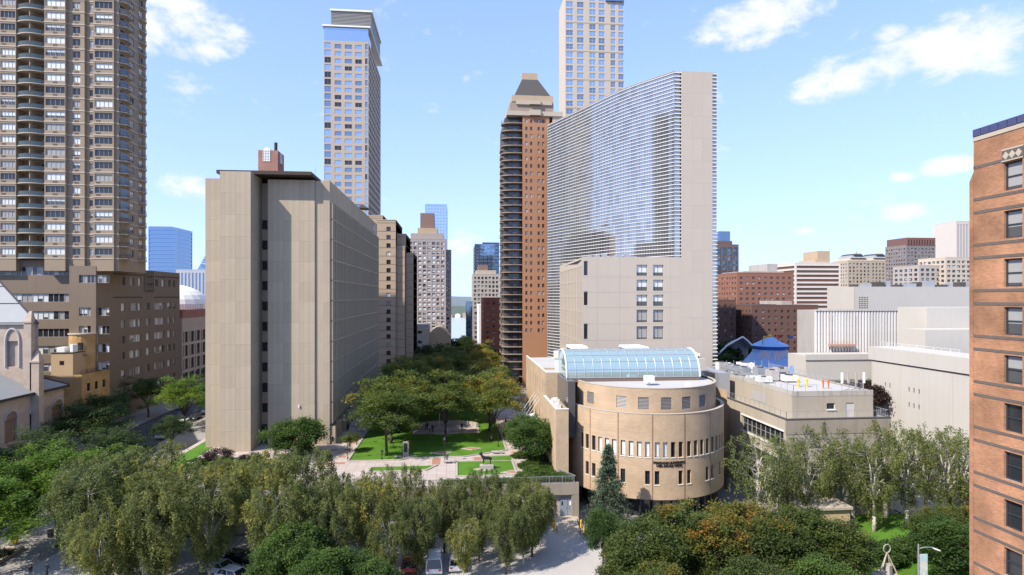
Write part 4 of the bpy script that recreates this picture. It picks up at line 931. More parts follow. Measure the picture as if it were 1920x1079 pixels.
b = MB(); b.bar((AX + .6, 128.6, aZ + .05), (AX - 12, 120, aZ + 6.3), .2, 0, 5); b.bar((AX - 3, 69.5, aZ + 1.6), (AX - 3, 125, aZ + 1.6), .12, 0, 4); b.build('ridge_cap', 'dkmetal', rf)
for y in (104, 109.5): b = MB(); b.add([(AX - 5, y, aZ + 3.0), (AX - 7.2, y, aZ + 4.1), (AX - 7.2, y + 2.4, aZ + 4.1), (AX - 5, y + 2.4, aZ + 3.0)], [(0, 1, 2, 3)]); b.build('skylight', 'gmid', rf)

# ---- white-gridded office with a dome roof seen in the gap
B = bld('gridded_office', -78, 232, 'low beige gridded office block with a brick top and white dome')
GX = PX + .4; gy0, gy1 = TY - .6 + PL + .8, 250
f = Fr(GX, gy0, PI / 2); zt = sz(350, 578, 225)
hg = [(k * 4.4 + .5, k * 4.4 + 4.1, 2.5 + j * 4.3, 5.9 + j * 4.3) for k in range(12) for j in range(7) if 5.9 + j * 4.3 < zt - 3]
mb = MB(); mb.fwall(f, 0, gy1 - gy0, 0, zt - 2.6, hg, .4); mb.fwall(Fr(GX - 24, gy0), 0, 24, 0, zt - 2.6); mb.build('wall', 'cream', B)
for h in hg: window(B, f, (h[0] + h[1]) / 2, h[2], h[1] - h[0], h[3] - h[2], .36, frame='dkframe', nv=2, nh=1, pane='gdark')
mb = MB(); mb.box(GX - 24, GX + .1, gy0, gy1, zt - 2.6, zt); mb.build('brick_attic', 'redbrick', B)
mb = MB(); railing(mb, [(GX - 1, gy0 + 1, zt), (GX - 1, gy1, zt)], 1.6, .8); mb.build('roof_railing', 'dkmetal', B)
mb = MB(); cx, cy, rr_ = GX - 13, 214, 12.5
for i in range(24):
    for j in range(8):
        P = lambda a, e: (cx + rr_ * math.cos(a) * math.cos(e), cy + rr_ * math.sin(a) * math.cos(e), zt + rr_ * .68 * math.sin(e))
        a0, a1_, e0, e1 = 2 * PI * i / 24, 2 * PI * (i + 1) / 24, PI / 2 * j / 8, PI / 2 * (j + 1) / 8
        mb.quad(P(a0, e0), P(a1_, e0), P(a1_, e1), P(a0, e1))
mb.build('dome', 'white', B, smooth=True)

# ---- generic far tower: wall shell with real openings over a glazed core
def far(name, label, px0, px1, Y, ytop, depth, wm_, fl=3.0, cw=3.0, ww=.6, wh=.55, z0=0.0, core='gcore', sides=True, steps=(), mid=None, group=None, margin=.6, u_cols=None):
    r = (px0 + px1) / 2; zt = sz(r, ytop, Y); x0, x1 = sx(px0, Y), sx(px1, Y)
    if fl > 100: fl = zt - z0 - 2
    B = bld(name, (x0 + x1) / 2, Y + depth / 2, label, 'building', group, z0)
    mb = MB()
    def face(fr, L):
        n = max(1, int((L - 2 * margin) / cw)); w = (L - 2 * margin) / n; nf = int((zt - z0 - 1.5) / fl); hs = []
        for k in range(nf):
            z = zt - 1.2 - (k + 1) * fl + fl * (1 - wh) * .6
            for i in range(n): hs.append((margin + (i + .5 - ww / 2) * w, margin + (i + .5 + ww / 2) * w, z, z + fl * wh))
        mb.fwall(fr, 0, L, z0 - 25, zt, hs, .3)
    face(Fr(x0, Y), x1 - x0)
    face(Fr(x1, Y, PI / 2), depth) if sides else mb.fwall(Fr(x1, Y, PI / 2), 0, depth, z0 - 25, zt)
    face(Fr(x0, Y + depth, -PI / 2), depth) if sides else mb.fwall(Fr(x0, Y + depth, -PI / 2), 0, depth, z0 - 25, zt)
    mb.fwall(Fr(x1, Y + depth, PI), 0, x1 - x0, z0 - 25, zt)
    mb.build('wall', wm_, B)
    mb = MB(); mb.box(x0 + .32, x1 - .32, Y + .32, Y + depth - .32, z0 - 25, zt - .25); mb.build('glazing', core, B)
    mb = MB(); mb.box(x0 - .05, x1 + .05, Y - .05, Y + depth + .05, zt, zt + .5); mb.build('roof_parapet', wm_, B)
    for (a, b, yt, sb, m_) in steps:
        q = MB(); q.box(sx(a, Y + sb), sx(b, Y + sb), Y + sb, Y + depth - sb * .5, zt, sz((a + b) / 2, yt, Y + sb)); q.build('penthouse', m_, B)
    return B, x0, x1, zt
# ---- slim beige and glass tower behind the concrete block
Y = 250; x0, x1 = sx(607.5, Y), sx(691, Y); B = bld('glass_corner_tower', (x0 + x1) / 2, Y + 18, 'slim beige tower with glass corners and a grey louvred top')
f = Fr(x0, Y); W = x1 - x0; D = 40; zt = sz(650, 80, Y); zr_ = sz(650, 50, Y); fs = Fr(x1, Y, PI / 2)
nfl, fh = 36, 3.02
def cpx(p): return sx(p, Y) - x0
cols_ = [(cpx(608.5), cpx(620.5), 'g'), (cpx(627.5), cpx(640), 'w'), (cpx(646.5), cpx(660), 'w'), (cpx(666), cpx(678.5), 'w'), (cpx(684.5), W - .2, 'g')]
hs = [(a, b, zt - (k + 1) * fh + .35, zt - (k + 1) * fh + (2.7 if t == 'g' else 2.15)) for k in range(nfl) for a, b, t in cols_]
scol = [(.3 + i * 4.4, 3.4 + i * 4.4) for i in range(9)]
hss = [(a, b, zt - (k + 1) * fh + .5, zt - (k + 1) * fh + 2.3) for k in range(nfl) for a, b in scol]
mb = MB(); mb.fwall(f, 0, W, 0, zt + .5, hs, .25); mb.fwall(fs, 0, D, 0, zt + .5, hss, .25); mb.fwall(Fr(x0, Y + D, -PI / 2), 0, D, 0, zt + .5); mb.build('wall', 'beige', B)
for h in hs:
    if h[2] < 50: continue
    t = h[1] - h[0] > 2.85 and (h[0] < 1 or h[1] > W - 1)
    r = rng.random(); window(B, f, (h[0] + h[1]) / 2, h[2], h[1] - h[0], h[3] - h[2], .2, frame='alu', nv=2 if t else 1, pane='gsky' if t or r < .55 else 'gskyd' if r < .8 else 'gdark')
mb = MB(); mb.fbox(fs, .05, D - .05, 40, zt, -.5, -.26); mb.build('side_glazing', 'gsky', B)
mb = MB(); mb.box(x0 + .3, x1 - .5, Y + .5, Y + D - .5, 30, zt - .5); mb.build('core', 'beige', B)
mb = MB(); mb.fbox(f, .1, W - .1, zt + .5, sz(650, 52, Y), -8, 0); mb.build('crown_glazing', 'gsky', B)
mb = MB(); mb.box(x0 - .6, x1 + .8, Y - .7, Y + D + .6, sz(650, 52, Y), sz(650, 49, Y)); mb.build('crown_cornice', 'offwhite', B)
lm = plain('tower_louvre', (.20, .195, .19), .6); q0, q1 = cpx(619) + x0, cpx(692) + x0; zl0, zl1 = sz(650, 49, Y), sz(650, 18, Y)
mb = MB(); mb.box(q0, q1 + .5, Y + 2, Y + D - 8, zl0, zl1); cr = mb.build('crown_plant_room', lm, B)
lvm_ = MB().box(q0 - .1, q1 + .6, Y + 1.8, Y + 2, 0, .22).mesh('louvre', plain('tower_louvre_blade', (.30, .29, .28), .6))
for k in range(11): put('louvre', lvm_, cr, (0, 0, zl0 + .3 + k * (zl1 - zl0 - .5) / 11))
mb = MB(); mb.box(q0 - .4, q1 + 1.1, Y + 1.4, Y + D - 7.5, zl1, zl1 + .7); mb.build('roof_slab', 'offwhite', B)

# ---- banded tan setback apartments
Y = 214
B = bld('tan_setback_apartments', -25, 235, 'tan brick setback apartment block with dark floor lines')
parts_ = [(672, 718, 405, 10), (706, 742, 413.5, 0), (735, 761, 440, 4), (738, 759, 463, 1.5), (752, 775, 476, 5)]
for i, (a, b, yt, sb) in enumerate(parts_):
    xa, xb = sx(a, Y + sb), sx(b, Y + sb); zt = sz((a + b) / 2, yt, Y + sb); f = Fr(xa, Y + sb); fs = Fr(xb, Y + sb, PI / 2)
    hs = []
    if i == 1: wu_ = sx(728.5, Y) - xa; hs = [(wu_ - .75, wu_ + .75, zt - 4.0 - k * 2.97, zt - 2.3 - k * 2.97) for k in range(23)]
    mb = MB(); mb.fwall(f, 0, xb - xa, -5, zt, hs, .25); mb.fwall(fs, 0, 26 - sb, -5, zt); mb.box(xa, xb, Y + sb + .4, Y + 26, -5, zt - .1); mb.build('wall', 'tanbrick', B)
    for h in hs: window(B, f, wu_, h[2], 1.5, 1.7, .2, frame='dkframe', nv=1, **rnd_win(rng, .25))
    bm_ = MB(); bm_.fbox(f, -.03, xb - xa + .04, 0, .16, 0, .04); bm_.fbox(fs, 0, 26 - sb, 0, .16, 0, .04); bmm = bm_.mesh('floor_line', plain('dark_tan_line', (.16, .12, .09), .8))
    for k in range(24):
        if zt - 2 - k * 2.97 > 0: put('floor_line', bmm, B, (0, 0, zt - 1.0 - k * 2.97))
    mb = MB(); mb.fbox(f, -.1, xb - xa + .1, zt, zt + .3, -.3, .1); mb.fbox(fs, .1, 26 - sb, zt, zt + .3, -.3, .1); mb.build('coping', 'cream', B)
mb = MB(); mb.frustum([(sx(672, 224), 224), (sx(690, 224), 224), (sx(690, 224), 230), (sx(672, 224), 230)], sz(680, 390, 224), [(sx(680, 227) - .2, 226), (sx(680, 227) + .2, 226), (sx(680, 227) + .2, 228), (sx(680, 227) - .2, 228)], sz(680, 382, 224)); mb.build('roof_peak', 'roofdark', B)

far('grey_brick_tower', 'grey brick tower with white window bands and a brown roof box', 763.5, 836, 372, 449, 22, mat('grey_brick', (.33, .285, .26), .9, .12), 2.93, 2.55, .66, .62, z0=-4,
    steps=((770, 831, 438, 2, mat('grey_brick', ())), (783, 820, 428, 4, M['tanbrick']), (788, 814, 400, 7, mat('brown_box', (.20, .13, .11), .8))), core=glass('white_band_glass', (.06, .07, .08), .1, 0, .6, cells=(2.55, 1.0), bright=(.62, .63, .64), p=.3))
far('grey_brick_annex', 'low glassy annex beside the grey brick tower', 834, 846, 378, 470, 10, mat('grey_brick', ()), 2.93, 2.2, .7, .6, z0=-4)
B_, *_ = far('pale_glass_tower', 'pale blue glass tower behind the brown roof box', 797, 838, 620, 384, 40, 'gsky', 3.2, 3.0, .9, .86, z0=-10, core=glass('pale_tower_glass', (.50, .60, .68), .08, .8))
far('blue_glass_tower', 'blue glass tower standing over the river street', 890, 936, 560, 459, 40, 'gskyd', 3.2, 3.4, .92, .88, z0=-15, core='gcore_blue', steps=((905, 936, 455, 3, M['slate_brown']),))
far('old_beige_tower', 'older beige stone tower with dark brick base and roof box', 886, 937, 430, 515, 25, mat('old_beige', (.40, .36, .31), .9, .15), 3.1, 2.6, .6, .6, z0=-8, steps=((893, 930, 507, 2, M['cream']), (897, 915, 497, 5, mat('brown_box', ()))))
far('dark_glass_slab', 'narrow dark blue glass slab by the river street', 874, 886, 400, 566, 14, 'gskyd', 3.1, 2.5, .9, .85, z0=-6, core='gcore_blue')
far('narrow_brick_shop', 'narrow dark brick building with a red banner', 886, 899, 380, 580, 14, mat('grey_brick', ()), 3.1, 2.6, .6, .6, z0=-5)
far('white_party_wall', 'blank white rendered wall beside red brick flats', 898, 908, 335, 573, 30, 'offwhite', 3, 50, .01, .01, z0=-1, sides=False)
far('red_brick_flats', 'red brick flats with small windows beside the balcony tower', 906.5, 945, 305, 560, 30, mat('red_flat_brick', (.25, .085, .055), .9, .15, .3, 5), 3.0, 3.0, .38, .42)
far('low_tan_hall', 'low tan hall half hidden behind the dark trees', 771, 803, 300, 611, 20, 'cream', 5, 5, .3, .3)
b = MB(); n = 14; xa, xb = sx(800, 310), sx(845, 310)
b.add([(xa + (xb - xa) * i / n, 310, sz(820, 632 - 18 * math.sin(PI * i / n), 310)) for i in range(n + 1)] + [(xa + (xb - xa) * i / n, 330, sz(820, 632 - 18 * math.sin(PI * i / n), 310)) for i in range(n + 1)], [(i, i + 1, n + 2 + i, n + 1 + i) for i in range(n)] + [tuple(range(n + 1))]); b.box(xa, xb, 310.2, 330, -2, sz(820, 632, 310)); o = b.build('arched_roof_hall', 'tanstucco'); tag(o, 'tan hall with a low arched roof behind the trees', 'building')

# ---- brown balcony tower with a pyramid roof
Y = 226
B = bld('pyramid_roof_tower', sx(985, Y), 240, 'orange brick tower with stacked balconies and a pyramid roof')
x0, x1, xL = sx(979.5, Y), sx(1030, Y), sx(946, Y + 3); zt = sz(1000, 218, Y); fl = 2.9
f = Fr(x0, Y); cu_ = [sx(p, Y) - x0 for p in (987, 996, 1010, 1018.5)]
hs = [(c - .42, c + .42, zt - 2.7 - k * fl, zt - 1.3 - k * fl) for k in range(29) for c in cu_]
mb = MB(); mb.fwall(f, 0, x1 - x0, 0, zt, hs, .2); mb.fwall(Fr(x1, Y, PI / 2), 0, 28, 0, zt); mb.box(x0 + .3, x1 - .3, Y + .6, Y + 28, 0, zt - .1); mb.build('wall', 'orange_brick', B)
mb = MB(); mb.fbox(f, .1, x1 - x0 - .1, 0, zt - .1, -.4, -.21); o = mb.build('window_glazing', 'gcore', B); o['kind'] = 'stuff'
# balcony stack: dark recess, slabs with stepped fronts, railings
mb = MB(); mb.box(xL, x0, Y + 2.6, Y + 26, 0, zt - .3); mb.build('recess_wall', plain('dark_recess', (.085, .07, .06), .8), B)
sl = MB(); sl.prism([(xL - 1.2, Y + 6), (xL - 1.2, Y + 2.2), (xL + .6, Y + 1.0), (xL + 2.4, Y + .4), (x0 - .02, Y + .4), (x0 - .02, Y + 2.6), (xL, Y + 2.6), (xL, Y + 6)], 0, .28); slm = sl.mesh('balcony_slab', 'brownslab')
rl = MB(); railing(rl, [(xL - 1.1, Y + 5.9, .28), (xL - 1.1, Y + 2.25, .28), (xL + .65, Y + 1.08, .28), (xL + 2.4, Y + .5, .28), (x0 - .1, Y + .5, .28)], 1.0, .3); rlm2 = rl.mesh('balcony_railing', 'dkmetal')
gl_ = MB(); gl_.box(xL + 1.4, x0 - 1.0, Y + 2.45, Y + 2.58, .3, 2.5); glm = gl_.mesh('balcony_glazing', 'gcore')
so = MB(); so.prism([(sx(938, Y + 9), Y + 9), (sx(947, Y + 9), Y + 9), (sx(947, Y + 9), Y + 14), (sx(938, Y + 9), Y + 14)], 0, .28); railing(so, [(sx(938, Y + 9) + .1, Y + 13.9, .28), (sx(938, Y + 9) + .1, Y + 9.1, .28), (sx(946.5, Y + 9), Y + 9.1, .28)], 1.0, .3); som = so.mesh('corner_balcony', ['brownslab'])
for k in range(40):
    z = zt - 1.2 - k * fl
    if z < 1: break
    s1 = put('balcony_slab', slm, B, (0, 0, z - 1.6)); put('balcony_railing', rlm2, s1, (0, 0, z - 1.6)); put('balcony_glazing', glm, s1, (0, 0, z - 1.6))
    if k > 2: put('corner_balcony', som, B, (0, 0, z - 1.6))
def zz(y): return sz(1000, y, Y)
def xx(p): return sx(p, Y)
for (a, b_, ya, yb, m_, o0) in ((950, 1055, 218, 210, 'cream', -.6), (957, 1038, 210, 193, 'brownslab', .3), (968, 1035, 197, 190, 'cream', -.3), (960, 1038, 190, 178, 'tanbrick', 1.0), (993, 1013, 218, 208, 'cream', -1.4), (993, 1013, 197, 190, 'cream', -1.0), (1036, 1055, 230, 208, 'cream', 0)):
    mb = MB(); mb.box(xx(a), xx(b_), Y + o0, Y + 26, zz(ya), zz(yb)); mb.build('crown_stage', m_, B)
mb = MB(); p0 = [(xx(965), Y + 1.5), (xx(1034), Y + 1.5), (xx(1034), Y + 15), (xx(965), Y + 15)]; p1 = [(xx(981.5), Y + 5), (xx(1012), Y + 5), (xx(1012), Y + 11), (xx(981.5), Y + 11)]; mb.frustum(p0, zz(178), p1, zz(141)); mb.build('roof', 'slate_brown', B)
mb = MB(); mb.box(xx(982), xx(1011.5), Y + 5.2, Y + 11, zz(141), zz(128)); mb.build('roof_lantern', 'tanbrick', B)

# ---- tall cream tower behind
Y = 290; x0, x1 = sx(1060, Y), sx(1170, Y); B = bld('cream_glass_tower', (x0 + x1) / 2, Y + 18, 'tall cream tower with paired blue windows, rising out of frame')
f = Fr(x0, Y); W = x1 - x0; zt = sz(1100, 5, Y) + 4; fh = 3.45
def c2(p): return sx(p, Y) - x0
cc = [(1061.5, 1074.5), (1082, 1094.5), (1105, 1117), (1122.5, 1134), (1145, 1154), (1159.5, 1169.5)]
hs = [(c2(a), c2(b), zt - (k + 1) * fh + .35 - (k // 4) * .5, zt - (k + 1) * fh + 2.95 - (k // 4) * .5) for k in range(34) for a, b in cc if zt - (k + 1) * fh - (k // 4) * .5 > 3]
mb = MB(); mb.fwall(f, 0, W, 0, zt, hs, .25); mb.fwall(Fr(x0, Y + 18, -PI / 2), 0, 18, 0, zt); mb.fwall(Fr(x1, Y, PI / 2), 0, 18, 0, zt); mb.build('wall', mat('cream_precast', (.47, .40, .315), .8, .06, .2), B)
for h in hs:
    if h[2] > 70: window(B, f, (h[0] + h[1]) / 2, h[2], h[1] - h[0], h[3] - h[2], .2, frame='offwhite', nv=1, nh=1, pane='gsky' if rng.random() < .75 else 'gskyd')
mb = MB(); mb.box(x0 + .3, x1 - .3, Y + .4, Y + 17.6, 0, zt - .1); mb.build('core', 'gskyd', B)
for k in range(9):
    z = zt - (k * 4) * fh - k * .5 + .15
    if z > 60: mb = MB(); mb.fbox(f, -.05, W + .05, z - .25, z + .12, 0, .1); mb.build('cornice_line', 'cream', B)
mb = MB(); mb.box(sx(1135, Y), sx(1168, Y), Y - .8, Y + 8, zt - 3, zt + 4); mb.box(sx(1062, Y), sx(1100, Y), Y + 1, Y + 10, zt, zt + 7); mb.build('crown_plant_room', 'gskyd', B)

# ---- law school: curved glass slab with white louvres, limestone end wall and low wing
B = bld('curved_glass_school', 60, 185, 'limestone school slab with a curved glass front striped by white louvres')
ctrl = [(61.4, 160), (51.3, 175.1), (41.4, 197.4), (34.0, 214.3)]
def bez(t):
    n = 3; i = min(int(t * n), n - 1); p = [Vector(q) for q in ctrl]; u = t * n - i
    a = p[i - 1] if i else p[0] * 2 - p[1]; b_, c = p[i], p[i + 1]; d = p[i + 2] if i + 2 < 4 else p[3] * 2 - p[2]
    return .5 * ((2 * b_) + (c - a) * u + (2 * a - 5 * b_ + 4 * c - d) * u * u + (3 * b_ - a - 3 * c + d) * u ** 3)
LS = [bez(i / 28) for i in range(29)]; LT = 97.8
def off(i, o):
    a, b_ = LS[max(i - 1, 0)], LS[min(i + 1, 28)]; t = (b_ - a).normalized(); return LS[i] + Vector((t.y, -t.x)) * -o     # outwards = towards -X
nrm = off(0, 1) - LS[0]
if nrm.x > 0: off_s = -1
else: off_s = 1
def O(i, o): return off(i, o * off_s)
mb = MB()
for i in range(28): a, b_ = LS[i], LS[i + 1]; mb.quad((b_.x, b_.y, 0), (a.x, a.y, 0), (a.x, a.y, LT), (b_.x, b_.y, LT))
mb.build('curved_glazing', 'gcurt', B, smooth=True)
lv = MB()
for i in range(28):
    q = [O(i, .02), O(i + 1, .02), O(i + 1, .24), O(i, .24)]; lv.prism([(p.x, p.y) for p in q], 0, .19)
lvm = lv.mesh('louvre', plain('pale_grey_louvre', (.55, .55, .54), .5))
for k in range(93): put('louvre', lvm, B, (0, 0, .6 + k * 1.05))
mu = MB()
for i in range(29):
    for j in range(2):
        if i + j * .5 > 28: continue
        p = LS[i] if j == 0 else (LS[i] + LS[min(i + 1, 28)]) / 2; q = O(i, .06) - LS[i]; mu.bar((p.x + q.x, p.y + q.y, 0), (p.x + q.x, p.y + q.y, LT), .05, 0, 4)
o = mu.build('mullion', 'steel', B); o['kind'] = 'stuff'
EX0, EX1, EXs, EXe = 61.4, sx(1345, 160), sx(1277, 160), sx(1335, 160)
f = Fr(EX0, 160)
mb = MB(); mb.fbox(f, .05, EX1 - EX0 - .05, 0, LT, -1.2, -.35); mb.fbox(f, .3, EX1 - EX0 - .3, 0, LT + .02, -50, -1.2); mb.build('end_core', 'gcurt', B)
pan_w = (EXe - EXs) / 3; ph_ = LT / 31
pm_ = MB().box(.008, pan_w - .008, -.3, 0, .008, ph_ * 2 - .008).mesh('panel', 'lawstone')
for i in range(3):
    for j in range(15): put('panel', pm_, B, (EXs + i * pan_w, 160, LT - (j + 1) * ph_ * 2 - .02))
for (a, b_) in ((EX0, EXs), (EXe, EX1)):
    lm_ = MB().box(a + .01, b_ - .01, 159.75, 160.3, 0, .24).mesh('louvre', 'offwhite')
    for k in range(93): put('louvre', lm_, B, (0, 0, .6 + k * 1.05))
mb = MB(); mb.prism([(p.x, p.y) for p in reversed(LS)] + [(EX1, 160.4), (EX1, 225), (36, 225)], LT - .3, LT + .1); mb.prism([(EX1 - .1, 160.5), (EX1 - .1, 224), (EX1 - 2, 224), (EX1 - 2, 160.5)], 0, LT - .3); mb.build('roof', 'travgrey', B)
# low wing in front: stone panels with openings, slotted curved flank
WX0, WT = sx(1092, 160), sz(1092, 482, 160); fw = Fr(WX0, 159.7)
wc = [(sx(a, 160) - WX0, sx(b_, 160) - WX0) for a, b_ in ((1193, 1213), (1224, 1243))]; wr = [(497, 517.5), (525, 545.5), (553, 574), (581, 604.5), (612, 636)]
holes = [(a, b_, sz(1210, yb, 160), sz(1210, ya, 160)) for a, b_ in wc for ya, yb in wr] + [(.35, 1.45, sz(1095, yb, 160), sz(1095, ya, 160)) for ya, yb in ((490, 516.5), (547, 572.5), (607, 636))]
mb = MB(); mb.fwall(fw, 0, EXs - WX0, 0, WT, holes, .45); mb.build('wing_wall', 'lawstone', B)
for i, h in enumerate(holes): window(B, fw, (h[0] + h[1]) / 2, h[2], h[1] - h[0], h[3] - h[2], .42, frame='dkframe', nv=1 if i < 10 else 0, nh=0 if i < 10 else 1, pane='gmid', blind=[.7, .65, .6, .85, .9][i % 5] if i < 10 else 0, bm='curtain' if i % 5 > 2 else 'blind', ft=.07)
jm = MB().box(0, EXs - WX0 - .01, -.02, 0, 0, .05).mesh('stone_joint', plain('shadow_joint', (.38, .33, .28), .9))
for y in (520, 548.5, 577, 607.5, 638): put('stone_joint', jm, B, (WX0, 159.695, sz(1200, y, 160)))
for p in (1120, 1161, 1256): x = sx(p, 160); b = MB(); b.box(x - .025, x + .025, 159.675, 159.7, 0, WT); b.build('stone_joint', MATS['shadow_joint'], B)
mb = MB(); mb.box(WX0, EXs, 159.7, 162, WT, WT + .06); mb.prism([(WX0, 162), (EXs, 162), (58, 165), (44, 195), (39, 222), (37.9, 222)], WT - .7, WT - .5); mb.build('wing_roof', 'travgrey', B)
fl_ = [Vector((WX0, 159.7)), Vector((36.1, 172)), Vector((36.3, 186)), Vector((36.9, 203)), Vector((37.9, 222))]
def fpt(t):
    i = min(int(t * 4), 3); return fl_[i].lerp(fl_[i + 1], t * 4 - i)
slot = []
L_ = 62.0
def FP(u, z, o): p = fpt(min(max(u / L_, 0), 1)); return (p.x - o, p.y, z)
sh = [(1.2 + k * 2.75, 2.5 + k * 2.75, WT - 6.6 - j * 4.35 , WT - 2.4 - j * 4.35) for k in range(22) for j in range(6)]
sh = [(a, b_, max(c, .2), d) for a, b_, c, d in sh if d > 2]
mb = MB(); mb.wall(lambda u, z, o: FP(L_ - u, z, o), [L_ * i / 16 for i in range(17)], 0, L_, 0, WT, [(L_ - b_, L_ - a, c, d) for a, b_, c, d in sh], .7); mb.build('slotted_wall', 'lawstone', B)
mb = MB()
for i in range(16): a, b_ = FP(L_ * i / 16, 0, -.75), FP(L_ * (i + 1) / 16, 0, -.75); mb.quad((b_[0], b_[1], 0), (a[0], a[1], 0), (a[0], a[1], WT - .5), (b_[0], b_[1], WT - .5))
mb.build('slot_glazing', 'gdark', B)
for k in range(7): b = MB(); x = WX0 + 3 + k * 2.2; b.box(x, x + 1.2, 166, 168, WT - .5, WT + .7 + (k % 3) * .3); b.build('roof_plant', 'steel', B)

# ---- brick apartment building on the right edge
B = bld('brick_apartment_house', 42, 30, 'orange brick apartment house with black brick bands and blue tile coping')
BX0, BYf, BT = 36.6, 38.3, 45.2
brk = brick_mat('orange_face_brick', (.44, .205, .10), (.31, .13, .06), (.34, .25, .18), bw=.22, bh=.072, axis='YZ', bump=.4, streak=.2, mortar=.009)
f = Fr(BX0, BYf, -PI / 2); fhh = 3.21
wz = [sz(1905, y, 35.4) for y in (334, 430, 521, 612, 703, 794, 885, 976, 1067)]
zb = [z - 2.0 for z in wz]
U0, U1 = BYf - sy(1891, BX0), BYf - sy(1918, BX0)
zs = [44.2 - .0]
wz = [41.3 - k * fhh for k in range(13)]       # sill levels
def wins(u): return [(u, u + 1.3, z, z + 1.85) for z in wz if z > -1]
hw = wins(2.3) + wins(6.3) + wins(10.3) + wins(14.5)
mb = MB(); mb.fwall(f, 0, 40, 0, BT, hw, .28); mb.fwall(Fr(80, BYf, PI), 0, 80 - BX0, 0, BT - 3.2); mb.build('wall', brk, B)
for h in hw: window(B, f, (h[0] + h[1]) / 2, h[2], 1.3, 1.85, .22, frame='bluegrey_frame', nv=0, nh=1, ft=.09, **(dict(pane='gmid', blind=rng.choice([.45, .9, 1.0, .6]), bm='curtain') if rng.random() < .75 else dict(pane='gdark')))
bb = brick_mat('black_band_brick', (.03, .028, .03), (.055, .045, .042), (.26, .20, .16), bw=.22, bh=.072, axis='YZ', bump=.5, mortar=.014)
bmesh_ = MB().fbox(Fr(0, 0, -PI / 2), 0, 40, 0, .22, 0, .02).mesh('brick_band', bb)
for z in wz:
    for dz in (-.34, 1.02 + 1.0):
        if z > -1: put('brick_band', bmesh_, B, (BX0, BYf, z + (dz if dz < 0 else 1.95)))
mb = MB(); mb.fbox(f, -.02, 40, BT, BT + .3, -.4, .05); mb.build('cream_coping', 'cream', B)
tile = MB().box(.02, .62, -.03, .02, 0, .5).mesh('tile', plain('blue_glazed_tile', (.055, .06, .13), .3))
for k in range(30): x, y, _ = f.p(k * .66, 0, .06); put('tile', tile, B, (x, y, BT + .32), -PI / 2)
mb = MB(); mb.fbox(f, 0, 40, BT + .3, BT + .8, -.4, .03); mb.build('tile_backing', 'slate_brown', B)
for u in (2.3, 6.3, 10.3):
    zt_ = wz[0] + 1.95; mb = MB(); mb.fbox(f, u - .1, u + 1.4, zt_, zt_ + .75, 0, .05, 0)
    for q in range(3):
        c = u + .2 + q * .45; P = lambda du, dz: f.p(c + du, zt_ + .37 + dz, .07); mb.add([P(-.24, 0), P(0, -.28), P(.24, 0), P(0, .28)], [(0, 1, 2, 3)], 1)
    mb.fbox(f, u - .1, u + 1.4, zt_ + .72, zt_ + .82, 0, .08, 1); mb.fbox(f, u - .1, u + 1.4, zt_ - .02, zt_ + .06, 0, .08, 1); mb.build('diamond_ornament', [bb, 'cream'], B)
mb = MB(); mb.box(BX0 + .4, 79, -10, BYf - .3, 0, BT - .5); mb.build('roof', 'slate_brown', B)
mb = MB(); mb.box(BX0 - .06, BX0 + .4, BYf - .02, BYf + .28, 0, BT - 2.8); mb.frustum([(BX0 - .06, BYf - .02), (BX0 + .4, BYf - .02), (BX0 + .4, BYf + .28), (BX0 - .06, BYf + .28)], BT - 2.8, [(BX0 - .03, BYf - .02), (BX0 + .4, BYf - .02), (BX0 + .4, BYf), (BX0 - .03, BYf)], BT - 2.2); mb.build('corner_pier', brk, B)

# ---- white travertine theatre on the right with stained fly tower behind
B = bld('travertine_theatre', 112, 112, 'white travertine theatre side wall with tiny paired windows', 'theatre')
TX0, TZ = 95.0, 19.6; fa = Fr(TX0, 126, -PI / 2)
tw_ = [(126 - sy(p, TX0)) for p in (1660, 1668.5, 1704.5, 1713.5, 1723)]
hs = [(u - .18, u + .18, z, z + 1.0) for u in tw_ for z in (14.2, 11.0)]
mb = MB(); mb.fwall(fa, 0, 66, 0, TZ, hs, .3); mb.fwall(Fr(TX0 + 60, 126, PI), 0, 60, 0, TZ); mb.box(TX0 + .35, TX0 + 60, 60, 125.7, 0, TZ - .1); mb.build('wall', 'travertine', B)
for h in hs: window(B, fa, (h[0] + h[1]) / 2, h[2], .36, 1.0, .25, frame='dkframe', nv=0, ft=.03, pane='gdark')
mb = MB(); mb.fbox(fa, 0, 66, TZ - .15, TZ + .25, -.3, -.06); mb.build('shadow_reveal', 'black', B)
mb = MB(); mb.fbox(fa, -.6, 66, TZ + .25, TZ + 3.2, -8, .35); mb.build('roof_fascia', 'travertine', B)
for u in (.2, 8.8, 22, 31): mb = MB(); mb.fbox(fa, u, u + .12, 0, TZ - .15, 0, .02); mb.build('wall_joint', plain('tan_joint', (.42, .36, .28), .8), B)
railing(MB(), [(TX0 + 1.5, 125, TZ + 3.2), (TX0 + 1.5, 104, TZ + 3.2)], 1.2, .6, 0, 2).build('roof_railing', 'offwhite', B)
xs0, xs1 = sx(1738, 140), sx(1835, 140)
mb = MB(); mb.box(xs0, xs1 + 20, 140, 150, 0, sz(1780, 577, 140)); mb.box(sx(1735, 132), xs1, 132, 139.9, 0, sz(1735, 619, 132)); mb.build('stage_block', 'travertine', B)
B = bld('fluted_opera_wall', sx(1640, 170), 180, 'long grey fluted travertine wall streaked with stains', 'theatre')
xa, xb, zt = sx(1527, 168), sx(1765, 168), sz(1640, 582, 168)
mb = MB(); mb.box(xa, xb + 8, 168, 177, 0, zt); mb.build('wall', 'travgrey', B)
flm = MB().box(0, .55, -.4, 0, 3, zt - .2).mesh('fin', mat('fluted_travertine', (.62, .60, .57), .85, .3, .4, 4, streak=.25, objvar=.2))
nfin = int((xb - xa) / .95)
